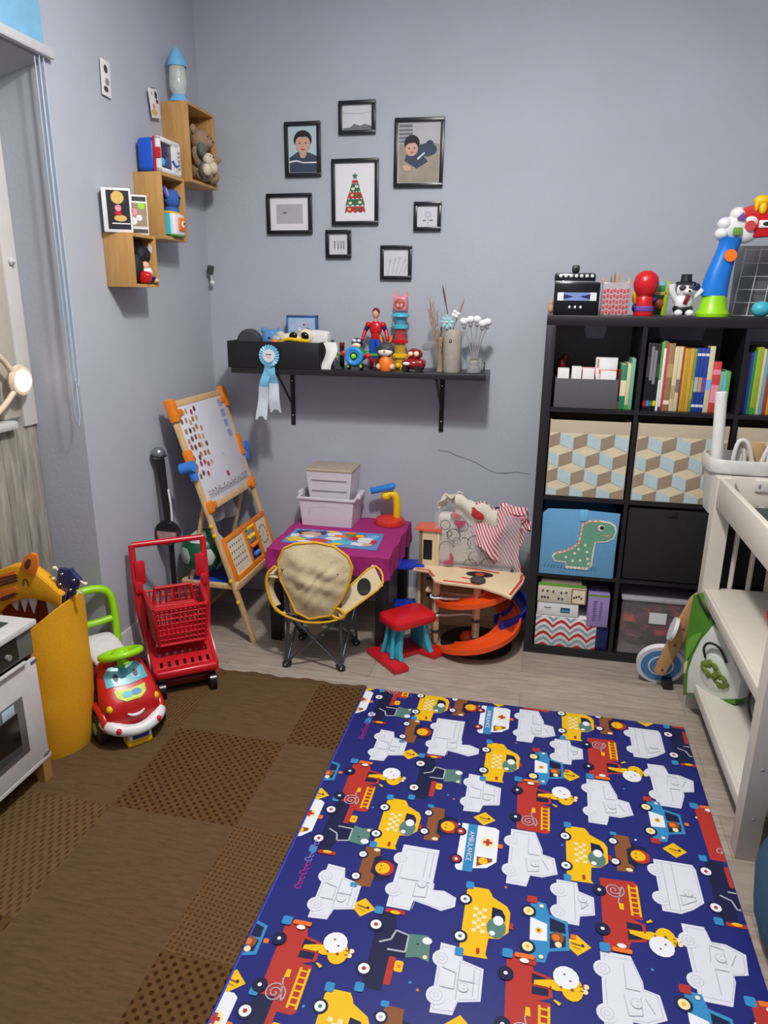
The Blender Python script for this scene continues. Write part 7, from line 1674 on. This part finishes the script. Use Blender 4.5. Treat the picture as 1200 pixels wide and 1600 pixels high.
b = B('white_matte'); b.tube([(-.075, -.02, .10), (-.085, -.02, .32), (-.100, -.02, .545)], .0205, 20); b.tube([(-.100, -.02, .545), (-.1001, -.02, .546)], .017, 16)
tag(b.o('paper_roll', None, (.735, -.155, .662)), 'long white paper roll sticking up from the hanging tub', 'paper roll')
M('hanger_white', (212, 210, 206), .35)
g = 'white plastic hangers in the hanging tub'
for pts, l in (([(-.025, 0, .20), (-.020, 0, .36), (.005, 0, .375), (.03, 0, .345), (.055, 0, .24)], 'curved white hanger right beside the paper roll'), ([(-.02, .02, .2), (.0, .02, .34), (.02, .02, .33), (.03, .02, .2)], 'smaller white hanger loop behind the curved one'), ([(.055, -.01, .22), (.085, -.01, .34), (.098, -.01, .37), (.092, -.01, .32), (.10, -.01, .22)], 'pointed white hanger at the right of the tub')):
    tag(B('hanger_white').tube(pts, .0085, 10, smooth=2).o('hanger', None, (.735, -.155, .662)), l, 'hanger', g)
tag(B('tan').box((.055, .03, .28), (.05, .006, .16), .003, R=(0, .1, 0)).o('wooden_card', None, (.735, -.155, .662)), 'pinkish tan card standing among the hangers', 'card')
# red toy & wires on shelves
t = T('red_toy', 'red and grey toy lying on the upper shelf of the changing table', 'toy', (.80, -.62, .5025))
b = B('red'); b.ell((0, 0, .035), (.035, .045, .03)); b.ell((.025, -.01, .06), (.02, .03, .02)); b.o('shell', t); B('grey').ell((.005, -.03, .016), (.035, .03, .014)).o('base', t)
t = T('grey_wire_toy', 'bent grey cable with plug on the lower shelf of the changing table', 'cable', (.79, -.66, .151))
b = B('dark_grey'); b.tube([(.02, .10, .10), (-.03, .06, .09), (-.035, .0, .04), (-.01, -.05, .01), (.0, -.06, .008)], .005, 8, smooth=2); b.o('cable', t); B('grey').box((.005, -.07, .018), (.03, .035, .03), .006).o('plug', t); B('clear_plastic').ell((.05, .02, .045), (.05, .06, .045)).o('clear_cover', t)
# green and white reusable bag
t = T('shopping_bag', 'green and white shopping bag with leafy print tucked under the upper shelf', 'bag', (.622, -.345, 0), rz=-.905)
M('bag_green', (70, 128, 34), .45, var=.08); M('bag_green_light', (98, 158, 50), .45, var=.05); M('bag_white', (206, 214, 204), .5, var=.04, bump=.3, scale=12); M('bag_leaf', (104, 122, 38), .7, var=.4, scale=60)
b = B('bag_green'); b.prism([(-.001, .066), (-.017, .182), (-.025, .287), (-.022, .395), (-.020, .476), (.004, .494), (.072, .421), (.086, .402), (.060, .334), (.035, .257), (.024, .198), (.035, .094)], -.012, .012, 'xz', b=.005); b.o('green_side', t)
b = B('bag_green_light'); b.prism([(-.012, .30), (.010, .33), (.050, .36), (.030, .30), (.008, .24), (-.010, .20)], -.018, -.008, 'xz', b=.004); lab(b.o('light_fold', t), 'lighter green fold')
b = B('bag_white'); b.prism([(.022, .090), (.013, .184), (.025, .257), (.050, .334), (.086, .402), (.136, .399), (.190, .330), (.239, .260), (.240, .185), (.180, .147), (.099, .126)], -.030, .030, 'xz', b=.016); b.ell((.13, .0, .235), (.085, .045, .10)); b.o('white_panel', t)
b = B('bag_green'); b.prism([(.035, .086), (.060, .112), (.228, .182), (.227, .158), (.103, .104)], -.026, .030, 'xz', b=.006); b.o('green_base', t)
b = B('bag_leaf')
for k in range(14):
    a = k * .9; b.ell((.125 + .030 * math.cos(a), -.045, .250 + .022 * math.sin(a)), (.016, .005, .012), (0, a, 0)); b.ell((.168 + .022 * math.cos(a), -.038, .222 + .016 * math.sin(a)), (.014, .006, .010), (0, a, 0))
b.o('leafy_print', t)
B('black').tube([(.098, -.046, .285), (.086, -.050, .320), (.105, -.050, .352), (.150, -.044, .350), (.178, -.036, .300)], .0045, 8, smooth=2).o('handle', t)
B('black').tube([(.003, -.015, .488), (.030, -.020, .462), (.066, -.016, .424)], .0045, 8, smooth=2).o('handle', t); lab(B('bk_cream').ell((-.006, -.013, .19), (.007, .004, .035)).o('pale_spot', t), 'pale yellow spot on the green side')
# blue-teal beanbag beside
M('beanbag_teal', (36, 74, 100), .9, bump=.4, scale=60)
b = B('beanbag_teal'); b.lathe([(0, 0), (.26, .0), (.33, .06), (.34, .16), (.30, .26), (.22, .33), (.10, .36), (0, .36)], n=40)
tag(b.o('floor_cushion', None, (.935, -1.43, .001)), 'teal-blue floor cushion at the right edge beside the changing table', 'cushion')
